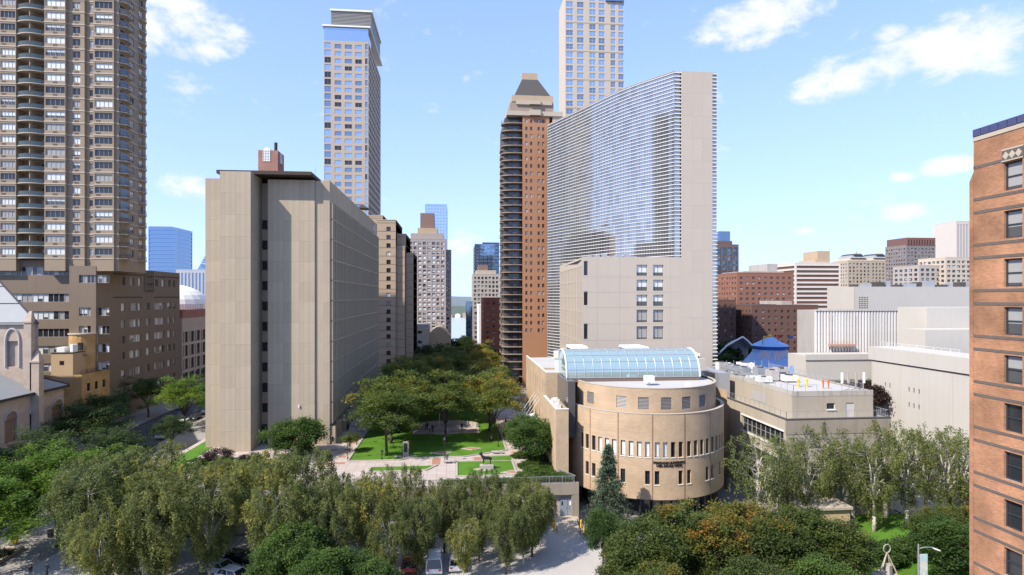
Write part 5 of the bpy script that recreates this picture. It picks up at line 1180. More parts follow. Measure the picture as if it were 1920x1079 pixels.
for i in range(nfin): put('fin', flm, B, (xa + i * .95, 167.98, 0))
mb = MB(); mb.box(xa, xb + 8, 167.4, 168, zt - .2, zt + .3); mb.build('coping', 'travertine', B)
x = sx(1578, 167); b = MB(); b.box(x - 4.2, x + 4.2, 166.2, 167.3, sz(1578, 649, 167), sz(1578, 646, 167)); railing(b, [(x - 4.2, 166.2, sz(1578, 646, 167)), (x + 4.2, 166.2, sz(1578, 646, 167))], 1.0, .4)
for dx in (-3.8, 3.8): b.bar((x + dx, 166.8, sz(1578, 646, 167)), (x + dx, 166.8, zt), .05)
o = b.build('hanging_scaffold', mat('scaffold_brown', (.40, .22, .17), .8)); tag(o, 'window-washing cradle hanging on the fluted wall', 'cradle')
B = bld('white_fly_tower', sx(1720, 205), 215, 'plain white travertine fly tower rising behind the fluted wall', 'theatre')
xa, xb, zt = sx(1603, 200), sx(1850, 200), sz(1700, 538, 200); mb = MB(); f = Fr(xa, 200); g = [(1.6 + i * .62, 2.05 + i * .62, zt - 8.0 + j * .75, zt - 7.5 + j * .75) for i in range(6) for j in range(6)]
mb.fwall(f, 0, xb - xa, 0, zt, g, .3); mb.box(xa + .01, xb, 200.4, 216, 0, zt - .01); mb.build('wall', 'travertine', B)
mb = MB(); mb.fbox(f, 1.3, 5.6, zt - 8.2, zt - 3.4, -.38, -.3); mb.build('grille_backing', 'dkmetal', B)
for k in range(14): b = MB(); x = xa + 2 + k * 4.2; b.box(x, x + 1.5 + (k % 3), 203, 206, zt, zt + .8 + (k % 4) * .5); b.build('roof_plant', ['slate_brown', 'steel'][k % 2], B)
xa, xb, zr1 = sx(1511, 158), sx(1660, 158), sz(1580, 667, 158)
o = MB().box(xa, xb, 158, 167, 0, zr1).box(xa - .2, xb, 157.7, 158, zr1 - 1.2, zr1 + .4).build('low_white_roof', 'travertine'); tag(o, 'low flat white roof terrace below the fluted wall', 'building')
o = MB().box(47.5, 78, 124, 152, 0, 14).build('low_white_hall', 'white_roof'); tag(o, 'low white flat-roofed hall in front of the blue tent', 'building')
o = railing(MB(), [(47.8, 124.3, 14), (47.8, 151, 14), (77, 151, 14)], 1.2, .3).build('hall_roof_railing', 'steel'); tag(o, 'steel railing round the low white roof', 'railing')

# ---- circus tent
B = bld('circus_tent', sx(1455, 195), 198, 'big blue circus tent with a yellow crown and flags', 'tent')
tcx, tcy = sx(1452, 195), 198
def tz(y): return sz(1452, y, 195)
def lathe(prof, n=24, sq=1.0):
    mb = MB()
    for i in range(n):
        for (r0, z0), (r1, z1) in zip(prof[:-1], prof[1:]):
            a, b_ = 2 * PI * i / n, 2 * PI * (i + 1) / n; k0 = k1 = 1
            P = lambda r, a_, z: (tcx + r * math.cos(a_) * sq, tcy + r * math.sin(a_), z)
            mb.quad(P(r0, a, z0), P(r0, b_, z0), P(r1, b_, z1), P(r1, a, z1))
    return mb
tblue, tdark = mat('tent_blue', (.36, .55, .88), .5, .1, .3), mat('tent_deep_blue', (.03, .14, .48), .5, .1)
s_ = 195 / 1100
lathe([(104 * s_, tz(722)), (78 * s_, tz(703)), (58 * s_, tz(688)), (43 * s_, tz(674)), (34 * s_, tz(663)), (31 * s_, tz(655))], 24).build('lower_canopy', tblue, B)
lathe([(31 * s_, tz(657.5)), (35 * s_, tz(650))], 24).build('dark_band', tdark, B)
lathe([(36 * s_, tz(649.5)), (20 * s_, tz(642)), (10 * s_, tz(636)), (5 * s_, tz(633.5)), (4 * s_, tz(633))], 24).build('upper_canopy', tblue, B)
lathe([(6 * s_, tz(635.5)), (4.2 * s_, tz(632.5)), (5 * s_, tz(631.5)), (2.6 * s_, tz(629.5)), (0, tz(627.8))], 12).build('crown', 'yellow', B)
sc = MB()      # white scalloped artwork panels
for a0, a1_ in ((-150, -118), (-108, -40)):
    n = 16
    for i in range(n):
        A, C_ = R_(a0 + (a1_ - a0) * i / n), R_(a0 + (a1_ - a0) * (i + 1) / n)
        def low(t): return 672 + 9 * abs(2 * t - 1) ** 1.5 - 4
        def P(a, y):
            r = np.interp(y, [655, 663, 674, 688], [31, 34, 43, 58]) * s_ + .08; return (tcx + r * math.cos(a), tcy + r * math.sin(a), tz(y))
        sc.quad(P(A, 657.5), P(C_, 657.5), P(C_, low((i + 1) / n)), P(A, low(i / n)), i % 2)
sc.build('painted_panel', [plain('tent_pale', (.62, .60, .66), .6), plain('tent_rose', (.55, .42, .50), .6)], B)
for (px, y0, m_, kind) in ((1428, 633, 'yellow', 0), (1459.5, 631.5, mat('flag_red', (.72, .04, .06), .7), 0), (1482, 633, mat('flag_blue', (.10, .17, .5), .7), 1)):
    x = tcx + (px - 1452) * s_; b = MB(); b.bar((x, tcy - 3, tz(655)), (x, tcy - 3, tz(y0 - 3)), .09, 0, 5); b.box(x, x + 1.4, tcy - 3.03, tcy - 2.97, tz(y0 + 2.5), tz(y0 - 3), 1); b.build('flag', ['dkmetal', m_], B)
for (px, py, w) in ((1487, 679, 14), (1555, 679, 15)):
    Yt = 165; x = sx(px, Yt); w *= Yt / 1100; zt, zb_ = sz(px, py, Yt), sz(px, 705, Yt); b = MB()
    prof = [(1.0, 0), (.62, .22), (.33, .5), (.14, .8), (.05, 1)]
    for (r0, h0), (r1, h1_) in zip(prof[:-1], prof[1:]): b.frustum([(x + sx_ * w * r0, Yt + sy_ * w * r0) for sx_, sy_ in ((-1, -1), (1, -1), (1, 1), (-1, 1))], zb_ + (zt - zb_) * h0, [(x + sx_ * w * r1, Yt + sy_ * w * r1) for sx_, sy_ in ((-1, -1), (1, -1), (1, 1), (-1, 1))], zb_ + (zt - zb_) * h1_)
    o = b.build('peaked_tent', mat('small_tent_blue', (.10, .24, .58), .5, .1)); tag(o, 'small dark blue peaked tent in front of the circus tent' if px < 1500 else 'small dark blue peaked tent beside the green hedge', 'tent')
    for dx, dy in ((-1, -1), (1, -1), (1, 1), (-1, 1)): c = MB(); c.cyl(x + dx * w, Yt + dy * w, 0, zb_, .12, n=6); c.build('pole', 'steel', o)
b = MB(); Yb = 230; n = 12; xa, xb = sx(1347, Yb), sx(1412, Yb)
pts = [(xa + (xb - xa) * t, sz(1380, y, Yb)) for t, y in ((0, 664), (.25, 648), (.5, 639), (.7, 632), (.85, 640), (1, 650))]
for p, q in zip(pts[:-1], pts[1:]): b.add([(p[0], Yb, p[1]), (q[0], Yb, q[1]), (q[0], Yb + 12, q[1] - 3), (p[0], Yb + 12, p[1] - 3)], [(0, 1, 2, 3)], 0); b.bar((p[0], Yb, p[1]), (q[0], Yb, q[1]), .35, 1, 5); b.quad((p[0], Yb + 4, 0), (q[0], Yb + 4, 0), (q[0], Yb + 4, q[1] - 1), (p[0], Yb + 4, p[1] - 1), 2)
o = b.build('band_shell', ['travgrey', 'white', mat('shell_grey', (.22, .21, .22), .8)]); tag(o, 'grey band shell with a white folded roof edge', 'band shell')

# ---- far skyline on the right
far('teal_orange_tower', 'slim teal glass tower with orange brick stripes', 1341, 1385, 360, 460, 25, mat('skyline_orange', (.48, .28, .18), .85, .1), 3.0, 3.4, .72, .8, core=glass('teal_glass', (.10, .17, .20), .1, .3, .6, cells=(1.7, 1.5), bright=(.32, .40, .44), p=.5), steps=((1341, 1373, 452, 3, MATS['skyline_orange']), (1349, 1369, 434, 5, M['gskyd'])))
far('wide_brown_flats', 'wide reddish brown brick flats with a roof tank house', 1382, 1488, 310, 513, 30, mat('brown_flat_brick', (.24, .115, .08), .9, .15, .3, 5), 2.9, 3.2, .45, .45, steps=((1394, 1470, 509, 2, M['travgrey']), (1438.5, 1457.5, 495, 6, M['travgrey'])))
far('dark_brown_flats', 'dark brown brick housing block behind the circus tent', 1410, 1534, 255, 574, 26, mat('dark_flat_brick', (.135, .075, .058), .9, .15, .3, 5), 2.85, 2.9, .34, .42, steps=((1466, 1485, 565, 4, M['travgrey']), (1425, 1455, 571, 2, M['slate_brown'])))
far('brown_corner_flats', 'dark brown flats beside the limestone end wall', 1340, 1380, 262, 564, 26, MATS['dark_flat_brick'], 2.85, 2.9, .34, .42)
far('striped_flats', 'white and brown striped balcony flats with a stepped penthouse', 1491, 1576, 370, 494, 24, mat('white_balcony_band', (.60, .55, .50), .85, .1), 2.95, 30, .97, .58, core=mat('brown_spandrel', (.13, .07, .05), .85, .3, .6, 3), steps=((1529, 1556, 487, 3, M['tanbrick']), (1533, 1556, 471, 5, M['tanbrick'])))
for i, (a, b_) in enumerate(((1589.5, 1633), (1633, 1673))):
    lab = ['beige twin tower with a domed crown and finial', 'beige twin tower with a domed crown, the lower plain-topped one'][i]
    B_, xa, xb, zt = far('twin_crown_tower', lab, a, b_, 470, 490, 20, mat('twin_beige', (.40, .335, .26), .9, .1), 3.0, 3.0, .5, .55)
    c = (xa + xb) / 2; w = (xb - xa) / 2
    for k, (q, h) in enumerate(((.86, 2.6), (.66, 2.4), (.4, 1.6))):
        mb = MB(); mb.frustum([(c - w * q, 470.5), (c + w * q, 470.5), (c + w * q, 489), (c - w * q, 489)], zt, [(c - w * (q - .16), 472), (c + w * (q - .16), 472), (c + w * (q - .16), 488), (c - w * (q - .16), 488)], zt + h); mb.build('crown_stage', [MATS['twin_beige'], 'slate', 'slate_brown'][k], B_); zt += h
    if i == 0: mb = MB(); mb.cyl(c + 3, 478, zt - 1, zt + 3, .3, .08, n=6); mb.build('finial', 'dkmetal', B_)
B_, xa, xb, zt = far('dark_crown_tower', 'dark grey tower with a fluted brown crown', 1699, 1754, 420, 461, 22, mat('dark_tower_stone', (.21, .18, .17), .9, .12), 2.9, 2.6, .6, .5)
fm_ = MB().box(-.5, .5, 419.5, 441, zt + .5, sz(1726, 446, 420)).mesh('crown_fin', mat('crown_brown', (.16, .085, .075), .8))
for i in range(11): put('crown_fin', fm_, B_, (xa + 1 + (xb - xa - 2) * i / 10, 0, 0))
far('pale_fluted_tower', 'pale fluted concrete tower at the brick house edge', 1793, 1850, 480, 416, 25, mat('pale_tower', (.50, .45, .41), .9, .08), 200, 2.6, .45, .97, core='slate', sides=False)
far('beige_grid_flats', 'beige gridded flats beside the orange brick house', 1773, 1850, 340, 484, 22, mat('beige_grid', (.47, .40, .32), .9, .1), 2.95, 3.3, .68, .55)
far('grey_grid_flats', 'grey beige flats with dark balconies between two towers', 1723, 1776, 345, 499, 22, mat('grey_grid', (.38, .34, .31), .9, .1), 2.95, 3.6, .62, .6)
far('low_orange_block', 'low orange and tan block peeking between brown flats', 1378, 1412, 285, 606, 15, 'tanstucco', 3, 3.4, .5, .4)
far('low_dark_block', 'low dark block on the skyline between flats and twin towers', 1574, 1602, 400, 552, 15, mat('grey_brick', ()), 3, 3, .6, .5)
# skyline left of the concrete block
far('blue_step_tower', 'blue glass tower with stepped balconies behind the apartment tower', 278, 331, 520, 428, 30, 'gskyd', 3.4, 30, .98, .7, core=glass('step_blue_glass', (.18, .29, .45), .08, .7), steps=((279, 322, 425, 4, M['gskyd']),))
far('striped_grey_block', 'distant grey block with vertical stripes', 330, 400, 420, 507, 25, mat('stripe_grey', (.40, .41, .45), .8), 200, 2.2, .5, .97, core='gskyd', sides=False)
B_ = bld('sloped_glass_pyramid', sx(395, 480), 500, 'pale sloping glass tower edge beside the concrete block')
mb = MB(); Y = 480; mb.add([(sx(362, Y), Y, 0), (sx(430, Y), Y, 0), (sx(430, Y), Y, sz(400, 400, Y)), (sx(362, Y), Y, sz(362, 520, Y)), (sx(362, Y), Y + 50, 0), (sx(430, Y), Y + 50, 0), (sx(430, Y), Y + 50, sz(400, 400, Y)), (sx(362, Y), Y + 50, sz(362, 520, Y))], [(0, 1, 2, 3), (3, 2, 6, 7), (0, 3, 7, 4), (1, 5, 6, 2), (5, 4, 7, 6)]); mb.build('glazing', M['gcore_blue'], B_)
for k in range(9):
    b = MB(); t = k / 8; z = 60 + t * (sz(400, 400, Y) - 66); b.bar((sx(362, Y) + max(0, (z - sz(362, 520, Y)) / (sz(400, 400, Y) - sz(362, 520, Y))) * (sx(430, Y) - sx(362, Y)), Y - .1, z), (sx(430, Y), Y - .1, z), .2, 0, 4); b.build('floor_line', 'offwhite', B_)
# ================================================================== trees and plants
def tube_mesh(br, n=5):
    """branches: lists of (point, radius)"""
    mb = MB()
    for path in br:
        for (p, r0), (q, r1) in zip(path[:-1], path[1:]): mb.bar(p, q, r0, 0, n, r1)
    return mb
def leaf_mesh(name, c, ax, size, asp, tint, m_, rs, flat=.5):
    """c: leaf centres (N,3); ax: leaf axis directions or None; one rhombic leaf each, normals biased upwards by flat"""
    N = len(c); u = rs.normal(size=(N, 3)) if ax is None else ax + rs.normal(size=(N, 3)) * .35
    u[:, 2] *= (1 - flat) if ax is None else 1
    u /= np.linalg.norm(u, axis=1)[:, None] + 1e-9
    w = rs.normal(size=(N, 3)) * .6; w[:, 2] += 1.1; v = np.cross(u, w); v /= np.linalg.norm(v, axis=1)[:, None] + 1e-9
    s = (size * (.65 + .7 * rs.random(N)))[:, None]
    V = np.stack([c - u * s, c + v * s * asp, c + u * s, c - v * s * asp], 1).reshape(-1, 3).astype(np.float32)
    me = bpy.data.meshes.new(name); me.vertices.add(4 * N); me.vertices.foreach_set('co', V.ravel())
    me.loops.add(4 * N); me.loops.foreach_set('vertex_index', np.arange(4 * N, dtype=np.int32))
    me.polygons.add(N); me.polygons.foreach_set('loop_start', np.arange(0, 4 * N, 4, dtype=np.int32))
    at = me.attributes.new('tint', 'FLOAT', 'POINT'); at.data.foreach_set('value', np.repeat(tint, 4).astype(np.float32))
    me.materials.append(M[m_]); me.update(calc_edges=True); return me
def skeleton(rs, H, base, limb_ends, tips, r0, wig=.35):
    """trunk to base height, limbs to limb_ends, twigs to tips"""
    br = []; tr = [(Vector((0, 0, -.3)), r0 * 1.25), (Vector((rs.normal() * .1, rs.normal() * .1, base * .5)), r0), (Vector((rs.normal() * .15, rs.normal() * .15, base)), r0 * .85)]
    br.append(tr); nodes = []
    for e in limb_ends:
        e = Vector(e); s = tr[-1][0]; mid = s.lerp(e, .45) + Vector((rs.normal() * wig, rs.normal() * wig, abs(rs.normal()) * wig + (e - s).length * .06)); q = mid.lerp(e, .55) + Vector((rs.normal() * wig, rs.normal() * wig, rs.normal() * wig * .5))
        path = [(s, r0 * .6), (mid, r0 * .38), (q, r0 * .22), (e, r0 * .08)]; br.append(path); nodes += [mid, mid.lerp(q, .5), q, q.lerp(e, .5), e]
    for t in tips:
        t = Vector(t); nb = min(nodes, key=lambda p: (p - t).length + (3 if p.z > t.z + .5 else 0)); 
        if (nb - t).length > .3: br.append([(nb, r0 * .10), (nb.lerp(t, .5) + Vector((0, 0, .12)), r0 * .06), (t, r0 * .02)])
    return br
PROTO = {}
def make_tree(key, kind, H, Rr, seed, leaf, bark='bark', nt=90, nl=130, size=.2, r0=.22):
    rs = np.random.RandomState(seed); tips = []; limbs = []
    if kind == 'locust':
        base = H * .27
        lobes = []
        for i in range(17):
            a = i * 2.4 + rs.rand() * .7; r = Rr * .82 * math.sqrt((i + .5) / 17); lobes.append((r * math.cos(a), r * math.sin(a), H * (.46 + .48 * (1 - (r / Rr) ** 1.9) * (.45 + .55 * rs.rand())), Rr * (.24 + .14 * rs.rand())))
        lob = []
        for i in range(nt):
            q = lobes[i % 17]; lob.append(i % 17); a = rs.rand() * 2 * PI; r = q[3] * 1.25 * math.sqrt(rs.rand()); tips.append((q[0] + r * math.cos(a), q[1] + r * math.sin(a), q[2] + H * .065 * rs.normal() - .2 * r))
        for i in range(9):
            a = i * 2 * PI / 9 + rs.rand() * .6; r = Rr * (.35 + .45 * rs.rand()); limbs.append((r * math.cos(a), r * math.sin(a), H * (.55 + .35 * (1 - r / Rr))))
        limbs.append((.2, .1, H * .92))
        T = np.array(tips); idx = rs.randint(0, nt, nt * nl); spread = np.array([.62, .62, .27]) * (Rr / 6)
        c = T[idx] + rs.normal(size=(len(idx), 3)) * spread; c[:, 2] -= .09 * ((c[:, :2] - T[idx][:, :2]) ** 2).sum(1)
        ct = .45 * rs.rand(nt) + .55 * rs.rand(17)[np.array(lob)]; tint = .12 + .62 * ct[idx]; ax = None; flat = .75; asp = .42
    elif kind == 'birch':
        base = H * .34
        for i in range(nt):
            a = rs.rand() * 2 * PI; h = rs.rand() ** .8; prof = math.sin(PI * min(1, .16 + .84 * (1 - h)) ** .75) ; r = Rr * (.25 + .75 * math.sqrt(rs.rand())) * max(prof, .22)
            tips.append((r * math.cos(a), r * math.sin(a), H * (.27 + .72 * h)))
        for i in range(9):
            a = i * 2.4 + rs.rand() * .5; h = .5 + .48 * i / 9; r = Rr * .6 * (1.15 - h); limbs.append((r * math.cos(a), r * math.sin(a), H * h))
        T = np.array(tips); idx = rs.randint(0, nt, nt * nl); t = rs.rand(len(idx)); Ls = (1.1 + 2.2 * rs.rand(nt))[idx]
        sub = rs.randint(0, 5, len(idx)); so = rs.normal(size=(nt, 5, 2)) * .42
        c = T[idx].copy(); c[:, :2] += so[idx, sub] * (.3 + .7 * t)[:, None] + rs.normal(size=(len(idx), 2)) * .13; c[:, 2] += .35 - t ** 1.3 * Ls + rs.normal(size=len(idx)) * .12
        ct = rs.rand(nt); tint = .12 + .55 * ct[idx] + .1 * rs.rand(len(idx)); hd = rs.normal(size=(len(idx), 3)); hd[:, 2] = -.75; ax = hd; flat = 0; asp = .34
    elif kind in ('maple', 'shrub'):
        base = H * (.28 if kind == 'maple' else .12)
        lo = .22 if kind == 'maple' else .06
        NLb = 26 if kind == 'maple' else 16; lobes = []
        for i in range(NLb):
            zz_ = -.75 + 1.7 * (i + .5) / NLb; rr0 = math.sqrt(max(0, 1 - min(1, abs(zz_)) ** 2)); a = i * 2.4 + rs.rand() * .8; k = .62 + .22 * rs.rand()
            lobes.append((rr0 * k * math.cos(a), rr0 * k * math.sin(a), zz_ * .82, .3 + .16 * rs.rand()))
        lob = []
        for i in range(nt):
            q = lobes[i % NLb]; lob.append(i % NLb); d = rs.normal(size=3); d /= np.linalg.norm(d); k = rs.rand() ** .45 * q[3]
            p = (q[0] + d[0] * k, q[1] + d[1] * k, q[2] + d[2] * k * .75); tips.append((p[0] * Rr, p[1] * Rr, H * (lo + (1 - lo) * (.5 + .5 * p[2]))))
        for i in range(8):
            a = i * 2 * PI / 8; limbs.append((Rr * .5 * math.cos(a), Rr * .5 * math.sin(a), H * (.55 + .2 * (i % 2))))
        limbs.append((0, 0, H * .9)); T = np.array(tips); idx = rs.randint(0, nt, nt * nl)
        c = T[idx] + rs.normal(size=(len(idx), 3)) * np.array([.4, .4, .24]) * (Rr / 3.6)
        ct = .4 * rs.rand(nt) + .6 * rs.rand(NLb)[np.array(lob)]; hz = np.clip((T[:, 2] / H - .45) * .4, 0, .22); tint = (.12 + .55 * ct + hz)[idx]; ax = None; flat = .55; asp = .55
    elif kind == 'conifer':
        base = H * .5; limbs = [(0, 0, H * .98)]
        for i in range(nt):
            h = rs.rand() ** 1.25; a = rs.rand() * 2 * PI; r = Rr * (1 - h) ** .85 * (.55 + .45 * rs.rand()) + .1; tips.append((r * math.cos(a), r * math.sin(a), H * (.05 + .95 * h) - .12 * r))
        T = np.array(tips); idx = rs.randint(0, nt, nt * nl); k = rs.rand(len(idx)); c = T[idx] * np.array([1, 1, 1.0]); c[:, :2] *= (.35 + .65 * k)[:, None]; c[:, 2] += (1 - k) * .35 + rs.normal(size=len(idx)) * .14; c[:, :2] += rs.normal(size=(len(idx), 2)) * .2
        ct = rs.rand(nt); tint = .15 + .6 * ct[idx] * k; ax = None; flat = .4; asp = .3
    br = skeleton(rs, H, base, limbs, tips[::2] if kind != 'conifer' else tips[::3], r0)
    trunk = tube_mesh(br).mesh('trunk', bark, True)
    crown = leaf_mesh('crown', c, ax, size, asp, tint, leaf, rs, flat)
    PROTO[key] = (trunk, crown); return PROTO[key]
def tree(key, name, x, y, z, label, group, s=1.0, rz=None, cat='tree', sz_=None):
    o = empty(name, (0, 0, 0), label, cat, group); t, c = PROTO[key]
    put('trunk', t, o); put('crown', c, o); o.location = (x, y, z); o.rotation_euler = (0, 0, random.random() * 6.28 if rz is None else rz); o.scale = (s, s, s if sz_ is None else sz_); return o
for i in range(4): make_tree('loc%d' % i, 'locust', 13.5, 6.2, 40 + i, 'leaf_locust', nt=105, nl=150, size=.21, r0=.27)
for i in range(2): make_tree('str%d' % i, 'locust', 13, 6.6, 60 + i, 'leaf_street', nt=110, nl=150, size=.2, r0=.25)
make_tree('bright', 'locust', 13.5, 6.4, 71, 'leaf_bright', nt=115, nl=160, size=.18, r0=.24)
for i in range(4): make_tree('bir%d' % i, 'birch', 13.5, 4.3, 80 + i, 'leaf_birch', 'bark_pale' if i % 2 else 'bark', nt=150, nl=150, size=.15, r0=.2)
for i in range(2): make_tree('air%d' % i, 'birch', 13.5, 4.6, 180 + i, 'leaf_airy', 'bark_pale', nt=95, nl=88, size=.15, r0=.27)
for i in range(3): make_tree('map%d' % i, 'maple', 10.5, 4.2, 95 + i, 'leaf_maple', nt=208, nl=110, size=.15, r0=.2)
make_tree('grn0', 'maple', 10.5, 4.4, 103, 'leaf_green', nt=208, nl=110, size=.15, r0=.2)
make_tree('far0', 'maple', 12, 6, 111, 'leaf_dark', nt=130, nl=80, size=.32, r0=.3); make_tree('far1', 'maple', 11, 5.5, 112, 'leaf_locust', nt=120, nl=80, size=.32, r0=.3)
make_tree('spruce', 'conifer', 12.6, 4.6, 121, 'leaf_needle', nt=420, nl=60, size=.16, r0=.16)
for i in range(2): make_tree('shr%d' % i, 'shrub', 1.6, 1.5, 130 + i, 'leaf_green', nt=60, nl=70, size=.09, r0=.05)
make_tree('bigshr', 'shrub', 6.6, 5.0, 140, 'leaf_green', nt=230, nl=110, size=.15, r0=.16); make_tree('pur', 'shrub', 1.8, 2.2, 142, 'leaf_purple', nt=60, nl=70, size=.1, r0=.05)
make_tree('plz', 'maple', 8.2, 4.2, 150, 'leaf_green', nt=208, nl=100, size=.14, r0=.16)
random.seed(4)
def LOC(r, c):
    side = ['beside the arcade walk', 'in the middle row', 'beside the canopy walk'][c]; dep = 'on the open lawn before the seating court' if r < 2 else 'level with the seating court' if r == 2 else 'in the thicket behind the seating court'
    return 'yellowing honey locust %s, %s' % (dep, side), 'honey locusts %s %s' % (dep, side)
n = 0
for r, y in enumerate((107, 115.6, 124, 133, 142, 151, 160, 170, 181, 193)):      # locusts on the lawn
    for cidx, x in enumerate((-12, -2.2, 7.4)):
        if r == 0 and cidx: continue
        if r == 2 and cidx == 1: continue
        if r > 3 and (r + cidx) % 3 == 0: continue
        tree('loc%d' % (n % 4), 'locust_tree', x + random.uniform(-.5, .5), y + random.uniform(-.6, .6), PZ, *LOC(r, cidx), random.uniform(.84, 1.12)); n += 1
o = tree('loc1', 'locust_tree', -19.2, 109.5, PZ, 'small bright yellow locust sapling beside the paved walk', None, .3)
SM = [(-73.7, 125, 'str0', 1.0, 'dark green locust in front of the yellow brick house'), (-61, 112, 'str1', .86, 'yellow green locust at the kerb beyond the avenue corner'), (-70, 106, 'str0', .98, 'dark green locust beside the church aisle wall'), (-80, 104, 'str1', .95, 'dark green locust against the church aisle'),
      (-64, 146, 'bright', .98, 'light green locust beside the side street by the concrete block'), (-62.5, 160, 'str1', .95, 'green locust on the far pavement beside the concrete block'), (-78, 140, 'str0', .9, 'dark locust before the brown podium'), (-79, 160, 'str0', .9, 'dark locust further down the podium pavement'), (-63, 176, 'bright', .9, 'light green locust far down the side street'), (-60, 131, 'str1', .62, 'small olive locust leaning over parked cars'),
      (-54, 85.5, 'bright', 1.05, 'vivid green locust on the avenue pavement with dark trunk'), (-60, 82, 'bright', 1.02, 'vivid green locust at the avenue kerb by the bus'), (-56.5, 77, 'bright', .92, 'vivid green locust by the planter at the avenue edge'), (-50.5, 90, 'bright', .9, 'vivid green locust behind the forecourt wall'), (-66, 92, 'str1', .8, 'green locust behind the vivid avenue trees')]
for x, y, k, s, lab in SM: tree(k, 'street_tree', x, y, gh(x, y), lab, 'street trees', s)
BR = [(-46.5, 80), (-42.5, 73.5), (-43, 86), (-39, 79), (-35, 74), (-33.5, 84), (-30, 79), (-26.5, 84.5), (-24, 77), (-20, 82), (-17.5, 75.5), (-13.5, 80.5), (-10.5, 74.5), (-7.5, 81.5), (-3.5, 76.5), (0, 81.5), (3.0, 76), (6.6, 79.5), (10.0, 76.5), (-29, 72.5), (-43.5, 77), (-40.5, 82.5), (-14.5, 71.5), (-8, 70.8), (-4.5, 72.4), (1, 71.2), (6.2, 72), (-21, 71.5), (-37, 70.5), (-39, 69), (-33, 69.5), (4, 83.5), (9.5, 82), (8.5, 74), (-1.5, 79), (11.5, 79.5)]
for i, (x, y) in enumerate(BR):
    s = (1.0 if x < -20 else .9 if x < -9 else .76 if x < -4 else .64) * random.uniform(.86, 1.1) * (.86 if y < 72.6 else 1)
    k = 0 if x < -38 else 1 if x < -27 else 2 if x < -16 else 3 if x < -4 else 4; near = y < 76.8
    where = ['beside the pale forecourt', 'below the concrete block', 'below the round dark bush', 'below the plaza lawn', 'beside the loading ramp driveway'][k]
    lab = ('weeping tree with pale trunk ' if i % 2 else 'weeping tree with dark trunk ') + where + (', at the front of the grove' if near else ', against the plaza wall')
    tree('bir%d' % (i % 4), 'weeping_tree', x, y, 0, lab, 'weeping trees ' + where + (' pale' if i % 2 else ' dark') + (' front' if near else ' back'), s)
for i, px in enumerate((1425, 1462, 1512, 1548, 1600, 1638, 1662, 1700, 1738, 1772, 1803, 1822)):
    Yb_ = (80, 84.5, 82, 85, 83, 80, 85, 82, 84, 80, 84, 79)[i]; x = sx(px, Yb_)
    tree('air%d' % (i % 2), 'birch_tree', x, Yb_, 0, 'pale-barked birch with airy drooping leaves before the stained concrete block' if px < 1640 else 'pale-barked birch with airy drooping leaves before the white theatre wall', 'birches by the stained block' if px < 1640 else 'birches by the white theatre', (.98 if i % 3 else 1.1) * (1 if px > 1600 else .96))
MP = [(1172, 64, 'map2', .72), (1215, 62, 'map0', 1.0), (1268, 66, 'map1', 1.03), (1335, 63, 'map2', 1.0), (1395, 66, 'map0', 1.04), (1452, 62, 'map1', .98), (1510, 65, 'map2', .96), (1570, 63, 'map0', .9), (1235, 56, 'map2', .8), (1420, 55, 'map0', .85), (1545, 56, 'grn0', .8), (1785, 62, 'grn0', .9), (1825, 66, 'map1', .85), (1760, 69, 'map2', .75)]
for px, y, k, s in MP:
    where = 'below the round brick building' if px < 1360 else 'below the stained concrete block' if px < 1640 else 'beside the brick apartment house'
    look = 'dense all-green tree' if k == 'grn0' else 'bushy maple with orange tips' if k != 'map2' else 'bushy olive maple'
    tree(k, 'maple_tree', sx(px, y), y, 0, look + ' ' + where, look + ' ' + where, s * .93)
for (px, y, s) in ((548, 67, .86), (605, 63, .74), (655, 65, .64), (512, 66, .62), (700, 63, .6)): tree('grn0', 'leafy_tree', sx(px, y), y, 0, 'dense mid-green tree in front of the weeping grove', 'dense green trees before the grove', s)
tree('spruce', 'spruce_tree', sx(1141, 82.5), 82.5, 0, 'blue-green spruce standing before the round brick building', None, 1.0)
tree('grn0', 'leafy_tree', sx(1130, 73), 73, 0, 'slender green tree at the foot of the spruce', None, .48, sz_=.7)
tree('plz', 'plaza_tree', 13.0, 98.5, PZ, 'round-headed small tree in the plaza shrub bed', None, .92); tree('plz', 'plaza_tree', 12.6, 105.5, PZ, 'round-headed small tree behind the plaza shrub bed', None, .85)
tree('bigshr', 'round_bush', sx(553, 107), 107.5, PZ, 'huge round dark green bush before the concrete block', None, 1.0, cat='bush')
tree('pur', 'purple_bush', sx(405, 105), 105, PZ, 'dark purple bush at the concrete block foot', None, 1.2, cat='bush'); tree('pur', 'purple_bush', sx(468, 104), 104, PZ, 'brownish bush on the grass by the slot entrance', None, .9, cat='bush')
for (px, Y, k, s) in ((785, 236, 'far0', 1.25), (815, 244, 'far0', 1.2), (765, 228, 'far0', 1.1), (838, 252, 'far0', .9), (862, 262, 'far1', .95), (880, 256, 'far1', .8), (903, 250, 'far0', 1.15), (925, 246, 'far0', .9), (850, 330, 'far0', .9), (872, 360, 'far0', .9)):
    tree(k, 'street_tree', sx(px, Y), Y, gh(sx(px, Y), Y), 'dark leafy tree beyond the plaza locusts' if k == 'far0' else 'olive yellow tree at the street end', 'trees beyond the plaza' if k == 'far0' else 'olive trees at the street end', s)
for (px, Y, k, s) in ((1362, 205, 'far0', 1.1), (1385, 200, 'far1', 1.0), (1400, 190, 'far1', .85), (1412, 240, 'far0', 1.0), (1352, 235, 'far0', 1.2), (1500, 222, 'far1', .9), (1375, 240, 'far0', 1.3)): tree(k, 'park_tree', sx(px, Y), Y, 0, 'leafy park tree beside the band shell' if px < 1450 else 'olive tree behind the circus tent', 'park trees by the band shell' if px < 1450 else None, s)
